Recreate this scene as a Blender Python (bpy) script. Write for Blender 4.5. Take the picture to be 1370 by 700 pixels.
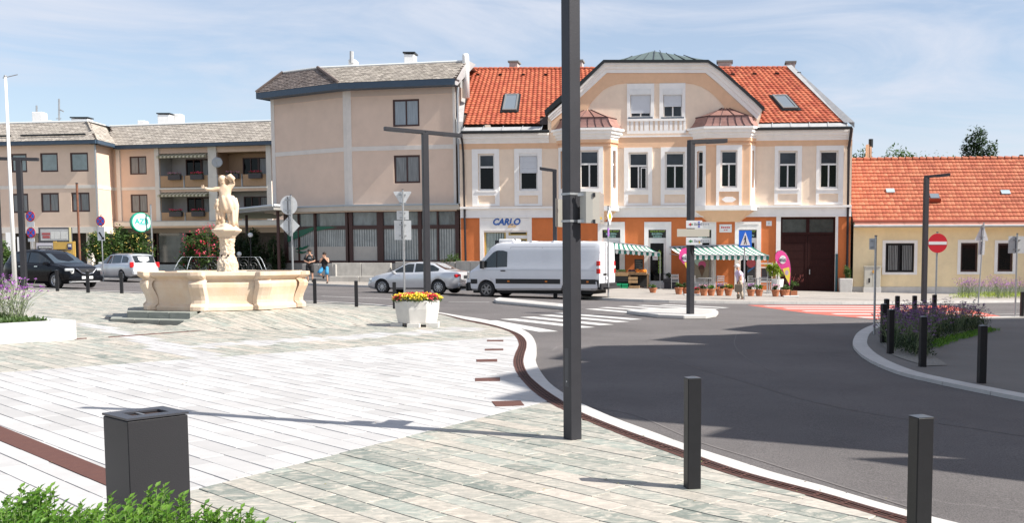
import bpy, bmesh, math, random
import numpy as np
from mathutils import Vector, Matrix, Euler
from mathutils.geometry import tessellate_polygon, intersect_line_line_2d
for o in list(bpy.data.objects): bpy.data.objects.remove(o)
S = bpy.context.scene
COL = S.collection
R = math.radians
# ------------------------------------------------------------------ camera
FPX, CX, CY, HOR, CAMH, SLOPE = 1300.0, 850.0, 441.0, 346.0, 1.76, 0.0183
TH = math.atan((CY-HOR)/FPX)
cam = bpy.data.cameras.new('camera'); camo = bpy.data.objects.new('camera', cam); COL.objects.link(camo)
camo.location = (0, 0, CAMH); camo.rotation_euler = (math.pi/2-TH, 0, 0)
cam.sensor_width = 36; cam.sensor_fit = 'HORIZONTAL'; cam.lens = 36*FPX/1370
cam.shift_x = (685-CX)/1370; cam.shift_y = (CY-350)/1370
cam.clip_start = .1; cam.clip_end = 3000
S.camera = camo
# ------------------------------------------------------------------ sun and sky
SUN_EL, SUN_AZ = 44.5, -14.5          # azimuth measured from +X towards +Y
sd = Vector((math.cos(R(SUN_EL))*math.cos(R(SUN_AZ)), math.cos(R(SUN_EL))*math.sin(R(SUN_AZ)), math.sin(R(SUN_EL))))
sl = bpy.data.lights.new('sun', 'SUN'); sl.energy = 4.95; sl.angle = R(.55); sl.color = (1, .955, .88)
so = bpy.data.objects.new('sun', sl); COL.objects.link(so); so.location = (30, -10, 40)
so.rotation_euler = sd.to_track_quat('Z', 'Y').to_euler()
wd = bpy.data.worlds.new('World'); S.world = wd; wd.use_nodes = True
nt = wd.node_tree; nt.nodes.clear()
def nn(nt, t, **k):
    n = nt.nodes.new(t)
    for a, b in k.items():
        if a in n.inputs: n.inputs[a].default_value = b
        else: setattr(n, a, b)
    return n
sky = nn(nt, 'ShaderNodeTexSky', sky_type='NISHITA', sun_disc=False, sun_elevation=R(SUN_EL), sun_rotation=R(90-SUN_AZ),
         altitude=200, air_density=1.0, dust_density=.9, ozone_density=1.2)
tc = nn(nt, 'ShaderNodeTexCoord'); mp = nn(nt, 'ShaderNodeMapping'); mp.inputs['Scale'].default_value = (1.1, 1.1, 5.5)
mp.inputs['Rotation'].default_value = (0, R(-7), R(20))
ns = nn(nt, 'ShaderNodeTexNoise', Scale=2.9, Detail=10, Roughness=.60, Distortion=.7)
cr = nn(nt, 'ShaderNodeValToRGB'); cr.color_ramp.elements[0].position = .42; cr.color_ramp.elements[1].position = .70
cr.color_ramp.elements[0].color = (.30, .30, .30, 1); cr.color_ramp.elements[1].color = (.95, .95, .95, 1)
mx = nn(nt, 'ShaderNodeMix', data_type='RGBA'); bg = nn(nt, 'ShaderNodeBackground', Strength=.092); wo = nn(nt, 'ShaderNodeOutputWorld')
L = nt.links.new
L(tc.outputs['Generated'], mp.inputs[0]); L(mp.outputs[0], ns.inputs['Vector']); L(ns.outputs['Fac'], cr.inputs[0])
L(cr.outputs[0], mx.inputs['Factor']); L(sky.outputs[0], mx.inputs['A']); mx.inputs['B'].default_value = (4.75, 5.05, 5.75, 1)
L(mx.outputs['Result'], bg.inputs[0]); L(bg.outputs[0], wo.inputs[0])
S.view_settings.view_transform = 'Standard'; S.view_settings.look = 'None'; S.view_settings.gamma = 1
S.view_settings.exposure = .80
# ------------------------------------------------------------------ calibration: a photo pixel to a place in the world
def ray(px, py):
    u = (px-CX)/FPX; v = -(py-CY)/FPX
    return Vector((u, math.cos(TH)+v*math.sin(TH), -math.sin(TH)+v*math.cos(TH)))
def g(x, y=0): return -SLOPE*x
def W(px, py, h=0):
    r = ray(px, py); s = (CAMH-h)/(-r.z-SLOPE*r.x)
    return Vector((r.x*s, r.y*s, g(r.x*s)+h))
def AT(px, py, D):
    r = ray(px, py); return Vector((r.x*D/r.y, D, CAMH+r.z*D/r.y))
# ------------------------------------------------------------------ materials
MATS = {}
def M(name, col, rough=.6, metal=0, var=.0, scale=6, bump=0, bscale=None, attr=None, col2=None, spec=.5, trans=0, sheen=0,
      coat=0, stretch=None, dirt=0, emit=0, alpha=1, streak=0):
    if name in MATS: return MATS[name]
    m = bpy.data.materials.new(name); m.use_nodes = True; t = m.node_tree; n = t.nodes; b = n['Principled BSDF']; l = t.links.new
    b.inputs['Base Color'].default_value = (*col, 1); b.inputs['Roughness'].default_value = rough
    b.inputs['Metallic'].default_value = metal; b.inputs['Specular IOR Level'].default_value = spec
    if trans: b.inputs['Transmission Weight'].default_value = trans
    if coat: b.inputs['Coat Weight'].default_value = coat; b.inputs['Coat Roughness'].default_value = .05
    if alpha < 1: b.inputs['Alpha'].default_value = alpha
    if emit: b.inputs['Emission Color'].default_value = (*col, 1); b.inputs['Emission Strength'].default_value = emit
    src = None
    tcn = nn(t, 'ShaderNodeTexCoord'); mpn = nn(t, 'ShaderNodeMapping')
    if stretch: mpn.inputs['Scale'].default_value = stretch
    l(tcn.outputs['Object'], mpn.inputs[0])
    cur = None
    if attr:
        a = nn(t, 'ShaderNodeAttribute', attribute_name='rnd'); r = nn(t, 'ShaderNodeValToRGB')
        es = r.color_ramp.elements
        for i, (p, c) in enumerate(attr):
            e = es[i] if i < 2 else es.new(p)
            e.position = p; e.color = (*c, 1)
        l(a.outputs['Fac'], r.inputs[0]); cur = r.outputs[0]
    if var:
        no = nn(t, 'ShaderNodeTexNoise', Scale=scale, Detail=7, Roughness=.62); l(mpn.outputs[0], no.inputs['Vector'])
        mr = nn(t, 'ShaderNodeMapRange'); mr.inputs['From Min'].default_value = .3; mr.inputs['From Max'].default_value = .7
        mr.inputs['To Min'].default_value = 1-var; mr.inputs['To Max'].default_value = 1+var
        l(no.outputs['Fac'], mr.inputs['Value'])
        if col2 is not None:
            mc = nn(t, 'ShaderNodeMix', data_type='RGBA'); mc.inputs['B'].default_value = (*col2, 1)
            mr.inputs['To Min'].default_value = 0; mr.inputs['To Max'].default_value = 1
            if cur: l(cur, mc.inputs['A'])
            else: mc.inputs['A'].default_value = (*col, 1)
            mu = nn(t, 'ShaderNodeMath', operation='MULTIPLY'); mu.inputs[1].default_value = var
            l(mr.outputs[0], mu.inputs[0]); l(mu.outputs[0], mc.inputs['Factor']); cur = mc.outputs['Result']
        else:
            hv = nn(t, 'ShaderNodeHueSaturation'); l(mr.outputs[0], hv.inputs['Value'])
            if cur: l(cur, hv.inputs['Color'])
            else: hv.inputs['Color'].default_value = (*col, 1)
            cur = hv.outputs['Color']
    if dirt:
        n2 = nn(t, 'ShaderNodeTexNoise', Scale=.9, Detail=8, Roughness=.7, Distortion=.4); m2 = nn(t, 'ShaderNodeMapRange')
        ms = nn(t, 'ShaderNodeMapping'); ms.inputs['Scale'].default_value = (1, 1, .3 if streak else 1)
        l(tcn.outputs['Object'], ms.inputs[0]); l(ms.outputs[0], n2.inputs['Vector'])
        m2.inputs['From Min'].default_value = .45; m2.inputs['From Max'].default_value = .75
        m2.inputs['To Min'].default_value = 1; m2.inputs['To Max'].default_value = 1-dirt; l(n2.outputs['Fac'], m2.inputs['Value'])
        h2 = nn(t, 'ShaderNodeHueSaturation'); l(m2.outputs[0], h2.inputs['Value'])
        if cur: l(cur, h2.inputs['Color'])
        else: h2.inputs['Color'].default_value = (*col, 1)
        cur = h2.outputs['Color']
    if cur: l(cur, b.inputs['Base Color'])
    if bump:
        nb = nn(t, 'ShaderNodeTexNoise', Scale=bscale or scale*4, Detail=6, Roughness=.6); l(mpn.outputs[0], nb.inputs['Vector'])
        bp = nn(t, 'ShaderNodeBump', Strength=min(1, bump), Distance=.01*max(1, bump)); l(nb.outputs['Fac'], bp.inputs['Height']); l(bp.outputs[0], b.inputs['Normal'])
    MATS[name] = m; return m
# ------------------------------------------------------------------ mesh builder
class MB:
    def __init__(s): s.v = []; s.f = []; s.r = []; s.m = []; s.rn = 0; s.mi = 0
    def add(s, vs, fs):
        b = len(s.v); s.v += [tuple(v) for v in vs]
        for f in fs: s.f.append([b+i for i in f]); s.r.append(s.rn); s.m.append(s.mi)
        return s
    def box(s, x0, x1, y0, y1, z0, z1):
        return s.add([(x0,y0,z0),(x1,y0,z0),(x1,y1,z0),(x0,y1,z0),(x0,y0,z1),(x1,y0,z1),(x1,y1,z1),(x0,y1,z1)],
                     [(0,3,2,1),(4,5,6,7),(0,1,5,4),(1,2,6,5),(2,3,7,6),(3,0,4,7)])
    def obox(s, c, sz, rz=0, rx=0, ry=0):
        m = Matrix.Translation(c) @ Euler((rx, ry, rz)).to_matrix().to_4x4()
        a, b, d = sz[0]/2, sz[1]/2, sz[2]/2
        vs = [m @ Vector(p) for p in [(-a,-b,-d),(a,-b,-d),(a,b,-d),(-a,b,-d),(-a,-b,d),(a,-b,d),(a,b,d),(-a,b,d)]]
        return s.add(vs, [(0,3,2,1),(4,5,6,7),(0,1,5,4),(1,2,6,5),(2,3,7,6),(3,0,4,7)])
    def ext(s, poly, vec):                       # extrude a 3-D polygon by vec
        n = len(poly); vec = Vector(vec); p = [Vector(q) for q in poly]
        return s.add(p+[q+vec for q in p], [list(range(n))[::-1], list(range(n, 2*n))]+[(i,(i+1)%n,(i+1)%n+n,i+n) for i in range(n)])
    def prism(s, poly, z0, z1): return s.ext([(x,y,z0) for x,y in poly], (0,0,z1-z0))
    def slab(s, poly, h0, h1):                   # prism on the sloping ground
        n = len(poly)
        return s.add([(x,y,g(x)+h0) for x,y in poly]+[(x,y,g(x)+h1) for x,y in poly],
                     [list(range(n))[::-1], list(range(n,2*n))]+[(i,(i+1)%n,(i+1)%n+n,i+n) for i in range(n)])
    def tube(s, a, b, r, seg=8, r1=None, caps=True):
        a = Vector(a); b = Vector(b); d = (b-a); q = d.to_track_quat('Z','Y'); r1 = r if r1 is None else r1
        vs = []
        for p, rr in ((a,r),(b,r1)):
            for i in range(seg):
                t = 2*math.pi*i/seg; vs.append(p+q@Vector((rr*math.cos(t), rr*math.sin(t), 0)))
        fs = [(i,(i+1)%seg,(i+1)%seg+seg,i+seg) for i in range(seg)]
        if caps: fs += [list(range(seg))[::-1], list(range(seg,2*seg))]
        return s.add(vs, fs)
    def path(s, pts, r, seg=6, rs=None):
        pts = [Vector(p) for p in pts]; n = len(pts); vs = []; fs = []
        for k, p in enumerate(pts):
            d = (pts[min(k+1,n-1)]-pts[max(k-1,0)]).normalized(); q = d.to_track_quat('Z','Y'); rr = rs[k] if rs else r
            for i in range(seg):
                t = 2*math.pi*i/seg; vs.append(p+q@Vector((rr*math.cos(t), rr*math.sin(t), 0)))
        for k in range(n-1):
            for i in range(seg): fs.append((k*seg+i, k*seg+(i+1)%seg, (k+1)*seg+(i+1)%seg, (k+1)*seg+i))
        fs += [list(range(seg))[::-1], [(n-1)*seg+i for i in range(seg)]]
        return s.add(vs, fs)
    def loft(s, rings, cap=True, closed=True):
        n = len(rings[0]); vs = [p for r in rings for p in r]; fs = []
        for k in range(len(rings)-1):
            for i in range(n if closed else n-1): fs.append((k*n+i, k*n+(i+1)%n, (k+1)*n+(i+1)%n, (k+1)*n+i))
        if cap: fs += [list(range(n))[::-1], [(len(rings)-1)*n+i for i in range(n)]]
        return s.add(vs, fs)
    def lathe(s, prof, c=(0,0), seg=16, a0=0, sx=1, sy=1):
        return s.loft([[(c[0]+sx*r*math.cos(a0+2*math.pi*i/seg), c[1]+sy*r*math.sin(a0+2*math.pi*i/seg), z) for i in range(seg)] for r, z in prof])
    def sph(s, c, r, seg=10, rings=6, sc=(1,1,1)):
        c = Vector(c); rr = []
        for k in range(rings+1):
            t = -math.pi/2+math.pi*k/rings; q = max(.02, math.cos(t))
            rr.append([(c.x+sc[0]*r*q*math.cos(2*math.pi*i/seg), c.y+sc[1]*r*q*math.sin(2*math.pi*i/seg), c.z+sc[2]*r*math.sin(t)) for i in range(seg)])
        return s.loft(rr)
    def wall(s, poly, holes, y=0, depth=.2, reveal=True):   # x-z wall facing -y with real openings
        polys = [[Vector((x, z, 0)) for x, z in poly]]+[[Vector((x, z, 0)) for x, z in h] for h in holes]
        flat = [p for q in polys for p in q]
        fs = []
        for t in tessellate_polygon(polys):
            a, b, c = (flat[i] for i in t)
            cr = (b.x-a.x)*(c.y-a.y)-(b.y-a.y)*(c.x-a.x)
            if abs(cr) < 1e-9: continue
            fs.append(tuple(t) if cr > 0 else tuple(t)[::-1])
        s.add([(p.x, y, p.y) for p in flat], fs)
        if reveal:
            for h in holes:
                n = len(h); s.add([(x, y, z) for x, z in h]+[(x, y+depth, z) for x, z in h], [(i,(i+1)%n,(i+1)%n+n,i+n) for i in range(n)])
        return s
    def build(s, name, mat, parent=None, smooth=False, bevel=0, kind=None, label=None, seg=1):
        me = bpy.data.meshes.new(name); me.from_pydata(s.v, [], s.f)
        if not isinstance(mat, (list, tuple)): mat = [mat]
        for m in mat: me.materials.append(m)
        if len(mat) > 1: me.polygons.foreach_set('material_index', s.m)
        if any(s.r):
            a = me.attributes.new('rnd', 'FLOAT', 'FACE'); a.data.foreach_set('value', s.r)
        if smooth: me.polygons.foreach_set('use_smooth', [True]*len(me.polygons))
        me.update()
        o = bpy.data.objects.new(name, me); COL.objects.link(o)
        if parent: o.parent = parent
        if bevel:
            b = o.modifiers.new('bevel', 'BEVEL'); b.width = bevel; b.segments = seg; b.limit_method = 'ANGLE'; b.angle_limit = R(40)
        if kind: o['kind'] = kind
        if label: o['label'] = label
        return o
def tag(o, label, cat, group=None):
    o['label'] = label; o['category'] = cat
    if group: o['group'] = group
    return o
def thing(name, label, cat, loc=(0,0,0), rz=0, group=None):
    o = bpy.data.objects.new(name, None); COL.objects.link(o); o.empty_display_size = .2
    o.location = loc; o.rotation_euler = (0, 0, rz); return tag(o, label, cat, group)
def dup(o, loc=None, rz=None, label=None, group=None, parent=None):
    kids = [c for c in COL.objects if c.parent == o]
    c = o.copy(); COL.objects.link(c)
    if parent: c.parent = parent
    if loc is not None: c.location = loc
    if rz is not None: c.rotation_euler = (0, 0, rz)
    if label: c['label'] = label
    if group: c['group'] = group
    for k in kids: dup(k, parent=c)
    return c
def text(name, s, size, loc, mat, parent, rot=(math.pi/2,0,0), sx=1, align='CENTER', shear=0, bold=0, depth=.004, label=None):
    cu = bpy.data.curves.new(name, 'FONT'); cu.body = s; cu.size = size; cu.align_x = align; cu.align_y = 'CENTER'; cu.extrude = depth
    cu.offset = bold; cu.shear = shear; cu.resolution_u = 3
    cu.materials.append(mat); o = bpy.data.objects.new(name, cu); COL.objects.link(o); o.parent = parent; o.location = loc; o.rotation_euler = rot
    me = bpy.data.meshes.new_from_object(o.evaluated_get(bpy.context.evaluated_depsgraph_get())); me.name = name
    for v in me.vertices: v.co.x *= sx
    bpy.data.objects.remove(o); m_ = bpy.data.objects.new(name, me); COL.objects.link(m_); m_.parent = parent; m_.location = loc; m_.rotation_euler = rot
    if label: m_['label'] = label
    return m_
class Plane:                                      # plane with axes, photo pixel -> (a, b)
    def __init__(s, O, A, B): s.O = Vector(O); s.A = Vector(A).normalized(); s.B = Vector(B).normalized(); s.N = s.A.cross(s.B)
    def ab(s, px, py):
        r = ray(px, py); c = Vector((0,0,CAMH)); t = (s.O-c).dot(s.N)/r.dot(s.N); p = c+r*t-s.O
        return p.dot(s.A), p.dot(s.B)
    def P(s, a, b, n=0): return s.O+s.A*a+s.B*b+s.N*n
class Facade:                                     # vertical wall plane; children live in (u, depth, z)
    def __init__(s, P0, d, z0=0):
        s.P0 = Vector((P0[0], P0[1], z0)); s.d = Vector((d[0], d[1], 0)).normalized(); s.n = Vector((-s.d.y, s.d.x, 0)); s.rz = math.atan2(s.d.y, s.d.x); s.z0 = z0
    def uz(s, px, py, off=0):
        r = ray(px, py); c = Vector((0,0,CAMH)); O = s.P0+s.n*off; t = (O-c).dot(s.n)/r.dot(s.n); p = c+r*t-O
        return p.dot(s.d), p.z
    def u(s, px, off=0, py=250): return s.uz(px, py, off)[0]
    def rect(s, x0, x1, y0, y1, off=0):
        xm = (x0+x1)/2; ym = (y0+y1)/2
        return (s.uz(x0, ym, off)[0], s.uz(x1, ym, off)[0], s.uz(xm, y1, off)[1], s.uz(xm, y0, off)[1])
    def root(s, name, label, cat): return thing(name, label, cat, s.P0, s.rz)
    def pt(s, u, y, z): return s.P0+s.d*u+s.n*y+Vector((0,0,z))
def hole(r): return [(r[0],r[2]),(r[1],r[2]),(r[1],r[3]),(r[0],r[3])]
rng = random.Random(7)
# ------------------------------------------------------------------ shared materials
white_paint = M('white_paint', (.78,.77,.75), .55, var=.05, scale=3, dirt=.08)
dark_steel = M('dark_steel', (.034,.034,.040), .45, metal=.3, var=.10, scale=5, bump=.15, bscale=90)
black_paint = M('black_paint', (.012,.012,.014), .45, spec=.35, var=.15, scale=9, bump=.1, bscale=120)
galv = M('galvanised', (.42,.43,.44), .42, metal=.75, var=.12, scale=14)
sign_back = M('sign_back', (.62,.63,.64), .5, metal=.35, var=.08, scale=9)
sign_white = M('sign_white', (.8,.8,.8), .4)
sign_red = M('sign_red', (.62,.02,.035), .4)
sign_blue = M('sign_blue', (.02,.16,.72), .4)
rust = M('rusty_steel', (.085,.032,.024), .8, var=.35, scale=14, bump=.4, bscale=60, col2=(.14,.055,.035))
asphalt = M('asphalt', (.114,.103,.101), .9, var=.22, scale=.35, bump=1, bscale=160)
tyre = M('tyre_rubber', (.018,.018,.019), .8)
glass_dark = M('dark_glass', (.004,.005,.006), .06, spec=.2, var=.2, scale=.8)
glass_win = M('window_glass', (.035,.042,.052), .05, spec=.35, var=.5, scale=.7)  # blue-grey base paints in the sky reflected by upper panes
glass_green = M('green_glass', (.006,.011,.009), .06, spec=.2, var=.5, scale=1.3, stretch=(9,1,1))
glass_sky = M('curtained_glass', (.30,.34,.37), .12, var=.22, scale=2.4, stretch=(8,1,.4))
curtain = M('curtain', (.20,.205,.205), .3, var=.5, scale=3, stretch=(9,1,.3))
shutter = M('roller_shutter', (.62,.64,.68), .5, var=.03, scale=4)
wood_brown = M('brown_frame', (.055,.022,.018), .5, var=.15, scale=12)
stucco_cream = M('cream_stucco', (.86,.69,.54), .85, var=.05, scale=2.2, bump=.4, bscale=70, dirt=.07, streak=1)
stucco_peach = M('peach_stucco', (.78,.50,.32), .85, var=.05, scale=2.2, bump=.4, bscale=70, dirt=.06, streak=1)
stucco_orange = M('orange_stucco', (.64,.185,.055), .85, var=.07, scale=1.5, bump=.4, bscale=60, dirt=.12, streak=1)
stucco_white = M('white_stucco', (.88,.85,.82), .8, var=.04, scale=2.5, bump=.25, bscale=70, dirt=.08, streak=1)
stucco_mauve = M('mauve_stucco', (.74,.565,.45), .88, var=.04, scale=1.2, bump=.5, bscale=50, dirt=.06)
stucco_pink = M('salmon_stucco', (.74,.54,.42), .88, var=.04, scale=1.2, bump=.5, bscale=50, dirt=.05)
band_grey = M('pale_band', (.74,.68,.62), .85, var=.05, scale=2, dirt=.08)
stucco_yellow = M('yellow_stucco', (.90,.73,.46), .88, var=.06, scale=1.6, bump=.5, bscale=55, dirt=.10, streak=1)
concrete = M('concrete', (.40,.38,.35), .85, var=.14, scale=2.6, bump=.4, bscale=60, dirt=.22, streak=1)
concrete_lt = M('pale_concrete', (.60,.58,.55), .8, var=.10, scale=3, bump=.3, bscale=60, dirt=.15, streak=1)
blue_trim = M('blue_trim', (.045,.075,.115), .45, var=.08, scale=5)
gutter_dark = M('dark_gutter', (.025,.028,.03), .4, metal=.4)
zinc = M('zinc', (.42,.42,.42), .5, metal=.1, var=.12, scale=3, dirt=.12)
copper_pink = M('copper_sheet', (.36,.20,.17), .45, metal=.35, var=.15, scale=3, dirt=.15)
copper_green = M('patina_sheet', (.11,.145,.135), .5, metal=.2, var=.12, scale=3)
brick_chim = M('chimney_brick', (.50,.40,.37), .9, var=.2, scale=9, bump=.4)
clay = M('clay_tile', (.62,.19,.075), .72, attr=[(0,(.33,.065,.030)),(.5,(.39,.09,.040)),(1,(.44,.12,.055))], var=.06, scale=1.4, dirt=.06)
clay_old = M('old_clay_tile', (.60,.23,.12), .75, attr=[(0,(.31,.075,.035)),(.45,(.37,.10,.048)),(.8,(.41,.125,.06)),(1,(.44,.155,.08))], var=.10, scale=1.2, dirt=.15)
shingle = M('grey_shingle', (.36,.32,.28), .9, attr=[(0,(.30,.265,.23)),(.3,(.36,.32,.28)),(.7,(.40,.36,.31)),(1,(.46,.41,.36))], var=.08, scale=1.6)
shingle_dk = M('shaded_dark_shingle', (.22,.18,.16), .9, attr=[(0,(.13,.10,.09)),(.5,(.17,.14,.13)),(1,(.22,.18,.16))], var=.15, scale=1.6)  # darker copy of the grey shingle, shade painted into the angled roof face
sandstone = M('sandstone', (.66,.46,.29), .8, var=.7, scale=1.3, bump=.5, bscale=40, col2=(.74,.66,.57), dirt=.22, streak=1)
step_stone = M('green_step_stone', (.20,.215,.19), .7, var=.5, scale=5, col2=(.38,.38,.34), bump=.3, stretch=(1,1,4))
water_m = M('water', (.75,.85,.88), .03, spec=.6, trans=.7)
stream_m = M('water_stream', (.8,.85,.88), .1, spec=.7, trans=.6)
terracotta = M('terracotta', (.40,.15,.07), .8, var=.15, scale=12)
soil = M('soil', (.09,.065,.045), .95, var=.3, scale=12, bump=1)
skin = M('skin', (.48,.27,.18), .55)
hair_dark = M('dark_hair', (.02,.014,.01), .7)
cloth_black = M('black_cloth', (.018,.018,.02), .85)
cloth_blue = M('blue_cloth', (.05,.28,.52), .8)
cloth_lilac = M('lilac_cloth', (.55,.45,.60), .85, var=.1, scale=20)
cloth_beige = M('beige_cloth', (.40,.33,.25), .85, var=.1, scale=20)
cloth_white = M('white_cloth', (.75,.74,.72), .85)
def leafmat(name, stops, tr=.35):
    m = M(name, stops[1][1], .5, attr=stops, spec=.4)
    b = m.node_tree.nodes['Principled BSDF']; t = m.node_tree
    ts = nn(t, 'ShaderNodeBsdfTranslucent'); mxs = nn(t, 'ShaderNodeMixShader'); mxs.inputs[0].default_value = tr
    src = b.inputs['Base Color'].links[0].from_socket; hs = nn(t, 'ShaderNodeHueSaturation', Value=1.5)
    t.links.new(src, hs.inputs['Color']); t.links.new(hs.outputs[0], ts.inputs[0])
    out = t.nodes['Material Output']; t.links.new(b.outputs[0], mxs.inputs[1]); t.links.new(ts.outputs[0], mxs.inputs[2]); t.links.new(mxs.outputs[0], out.inputs[0])
    return m
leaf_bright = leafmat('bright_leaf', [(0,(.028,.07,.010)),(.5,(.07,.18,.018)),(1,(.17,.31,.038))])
leaf_mid = leafmat('mid_leaf', [(0,(.03,.06,.015)),(.5,(.065,.12,.03)),(1,(.12,.19,.05))])
leaf_dark = leafmat('dark_leaf', [(0,(.012,.025,.010)),(.5,(.025,.05,.018)),(1,(.05,.085,.03))])
leaf_grey = leafmat('greyish_leaf', [(0,(.10,.13,.07)),(.5,(.16,.19,.11)),(1,(.24,.27,.17))])
petal_purple = leafmat('purple_petal', [(0,(.26,.06,.32)),(.5,(.40,.13,.48)),(1,(.55,.25,.62))], .2)
petal_mixed = M('bedding_petal', (.8,.5,.1), .6, attr=[(0,(.55,.02,.05)),(.35,(.72,.06,.08)),(.5,(.75,.12,.12)),(.52,(.80,.58,.03)),(1,(.9,.75,.10))])
petal_red = M('red_petal', (.75,.03,.08), .6, attr=[(0,(.55,.01,.04)),(1,(.85,.10,.22))])
bark = M('bark', (.10,.075,.055), .9, var=.3, scale=8, bump=.8)
def leaf(mb, c, d, w, l, up=None):               # folded diamond leaf from c along d
    d = Vector(d).normalized(); c = Vector(c)
    s_ = d.cross(Vector((rng.uniform(-.4,.4), rng.uniform(-.4,.4), 1))).normalized()
    n_ = s_.cross(d)
    a = c; b = c+d*l*.5+s_*w/2+n_*w*.15; e = c+d*l; f = c+d*l*.5-s_*w/2+n_*w*.15
    mb.add([a,b,e,f], [(0,1,2),(0,2,3)])
def crown(mb, c, rad, n, size, clumps=14, spread=.55, shell=.4):
    c = Vector(c); cl = []
    for i in range(clumps):
        while 1:
            p = Vector((rng.uniform(-1,1), rng.uniform(-1,1), rng.uniform(-1,1)))
            if p.length <= 1: break
        p = Vector((p.x*rad[0], p.y*rad[1], p.z*rad[2]))*.8
        cl.append((p, rng.uniform(.30,.5), rng.uniform(-.2,.2)))
    for i in range(n):
        p, r, tone = rng.choice(cl)
        q = Vector((rng.gauss(0,1), rng.gauss(0,1), rng.gauss(0,1))).normalized()*(rng.uniform(shell,1))
        pos = c+p+Vector((q.x*rad[0]*r, q.y*rad[1]*r, q.z*rad[2]*r))
        mb.rn = min(1, max(.02, rng.random()*.7+.15+tone))
        d = Vector((rng.gauss(0,1), rng.gauss(0,1), rng.gauss(0,.7)))
        leaf(mb, pos, d, size*.55*rng.uniform(.7,1.2), size*rng.uniform(.7,1.2))
def tree(loc, h, rad, name, label, mat, n=1500, size=.28, trunk_h=None, group=None, cz=None, clumps=18):
    t = thing(name, label, 'tree', loc, 0, group); th = trunk_h or h*.45
    mb = MB(); mb.path([(0,0,-.3),(.05,.02,th*.5),(0,.05,th)], .1, 7, [h*.03,h*.022,h*.015])
    for k in range(7):
        a = rng.uniform(0,6.28); z = th*rng.uniform(.7,1)
        mb.path([(0,0,z),(math.cos(a)*rad[0]*.4, math.sin(a)*rad[1]*.4, z+(h-th)*.3),(math.cos(a)*rad[0]*.65, math.sin(a)*rad[1]*.65, z+(h-th)*.55)], .05, 5, [h*.012,h*.008,h*.003])
    mb.build('trunk', bark, t)
    mb = MB(); crown(mb, (0,0,cz if cz is not None else h-rad[2]), rad, n, size, clumps); mb.build('crown', mat, t)
    return t
# roofing: real overlapping tiles, each its own little plate
def tile_sheet(mb, P, poly, tw, rh, kind, rise=.03, jit=.0):
    xs = [p[0] for p in poly]; ys = [p[1] for p in poly]
    def inside(x, y):
        c = False; n = len(poly)
        for i in range(n):
            x1,y1 = poly[i]; x2,y2 = poly[(i+1)%n]
            if (y1 > y) != (y2 > y) and x < (x2-x1)*(y-y1)/(y2-y1)+x1: c = not c
        return c
    r = 0; y = min(ys)
    while y < max(ys):
        off = (r % 2)*tw*.5 if kind == 'flat' else 0
        x = min(xs)-off
        while x < max(xs):
            if inside(x+tw/2, y+rh/2):
                mb.rn = rng.uniform(.02,1); j = rng.uniform(-jit,jit)
                if kind in ('pan','row'):
                    prof = [(0,0),(.18,.55),(.38,1),(.58,.75),(.78,.1),(1,-.05)] if kind == 'pan' else [(0,0),(.25,.22),(.45,.30),(.7,.24),(.88,.0),(1,-.25)]
                    st = rise*(.75 if kind == 'pan' else 1.5); lo = [P(x+tw*a, y, st+rise*1.3*b) for a,b in prof]; hi = [P(x+tw*a, y+rh*1.04, rise*1.3*b*.9) for a,b in prof]
                    dn = [P(x+tw*a, y+.01, -.01) for a,b in prof]
                    n = len(prof); mb.add(lo+hi+dn, [(i,i+1,n+i+1,n+i) for i in range(n-1)]+[(2*n+i,2*n+i+1,i+1,i) for i in range(n-1)])
                else:
                    gp = tw*.03; z1 = rise+j
                    a,b,c,d = P(x+gp,y,z1),P(x+tw-gp,y,z1),P(x+tw-gp,y+rh*1.03,.004),P(x+gp,y+rh*1.03,.004)
                    mb.add([a,b,c,d,P(x+gp,y+.005,-.01),P(x+tw-gp,y+.005,-.01)], [(0,1,2,3),(4,5,1,0)])
            x += tw
        y += rh; r += 1
# ------------------------------------------------------------------ polylines from the photo, smoothed
def smooth(px, h=0, step=.5):
    P = [W(*p, h).to_2d() for p in px]; P = [P[0]*2-P[1]]+P+[P[-1]*2-P[-2]]; out = []
    for i in range(1, len(P)-2):
        a,b,c,d = P[i-1:i+3]; L_ = max(2, int((c-b).length/.12))
        for k in range(L_):
            t = k/L_; out.append(.5*((2*b)+(c-a)*t+(2*a-5*b+4*c-d)*t*t+(3*b-a-3*c+d)*t**3))
    out.append(P[-2])
    res = [out[0]]; acc = 0
    for a, b in zip(out, out[1:]):
        acc += (b-a).length
        if acc >= step: res.append(b); acc = 0
    res.append(out[-1]); return res
def nrm(pl, i):
    a = pl[max(0,i-1)]; b = pl[min(len(pl)-1,i+1)]; d = (b-a).normalized(); return Vector((-d.y, d.x))
def strip(mb, A, B, h): n = min(len(A), len(B)); mb.add([(p.x,p.y,g(p.x)+h) for p in A[:n]]+[(p.x,p.y,g(p.x)+h) for p in B[:n]], [(i,i+1,n+i+1,n+i) for i in range(n-1)])
def sheet(name, mat, poly, h, kind='structure', grid=None):
    mb = MB(); tri = tessellate_polygon([[Vector((x,y,0)) for x,y in poly]])
    fs = []
    for t in tri:
        a,b,c = (Vector(poly[i]) for i in t); cr = (b.x-a.x)*(c.y-a.y)-(b.y-a.y)*(c.x-a.x)
        fs.append(tuple(t) if cr > 0 else tuple(t)[::-1])
    mb.add([(x,y,g(x)+h) for x,y in poly], fs); return mb.build(name, mat, kind=kind)
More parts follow.
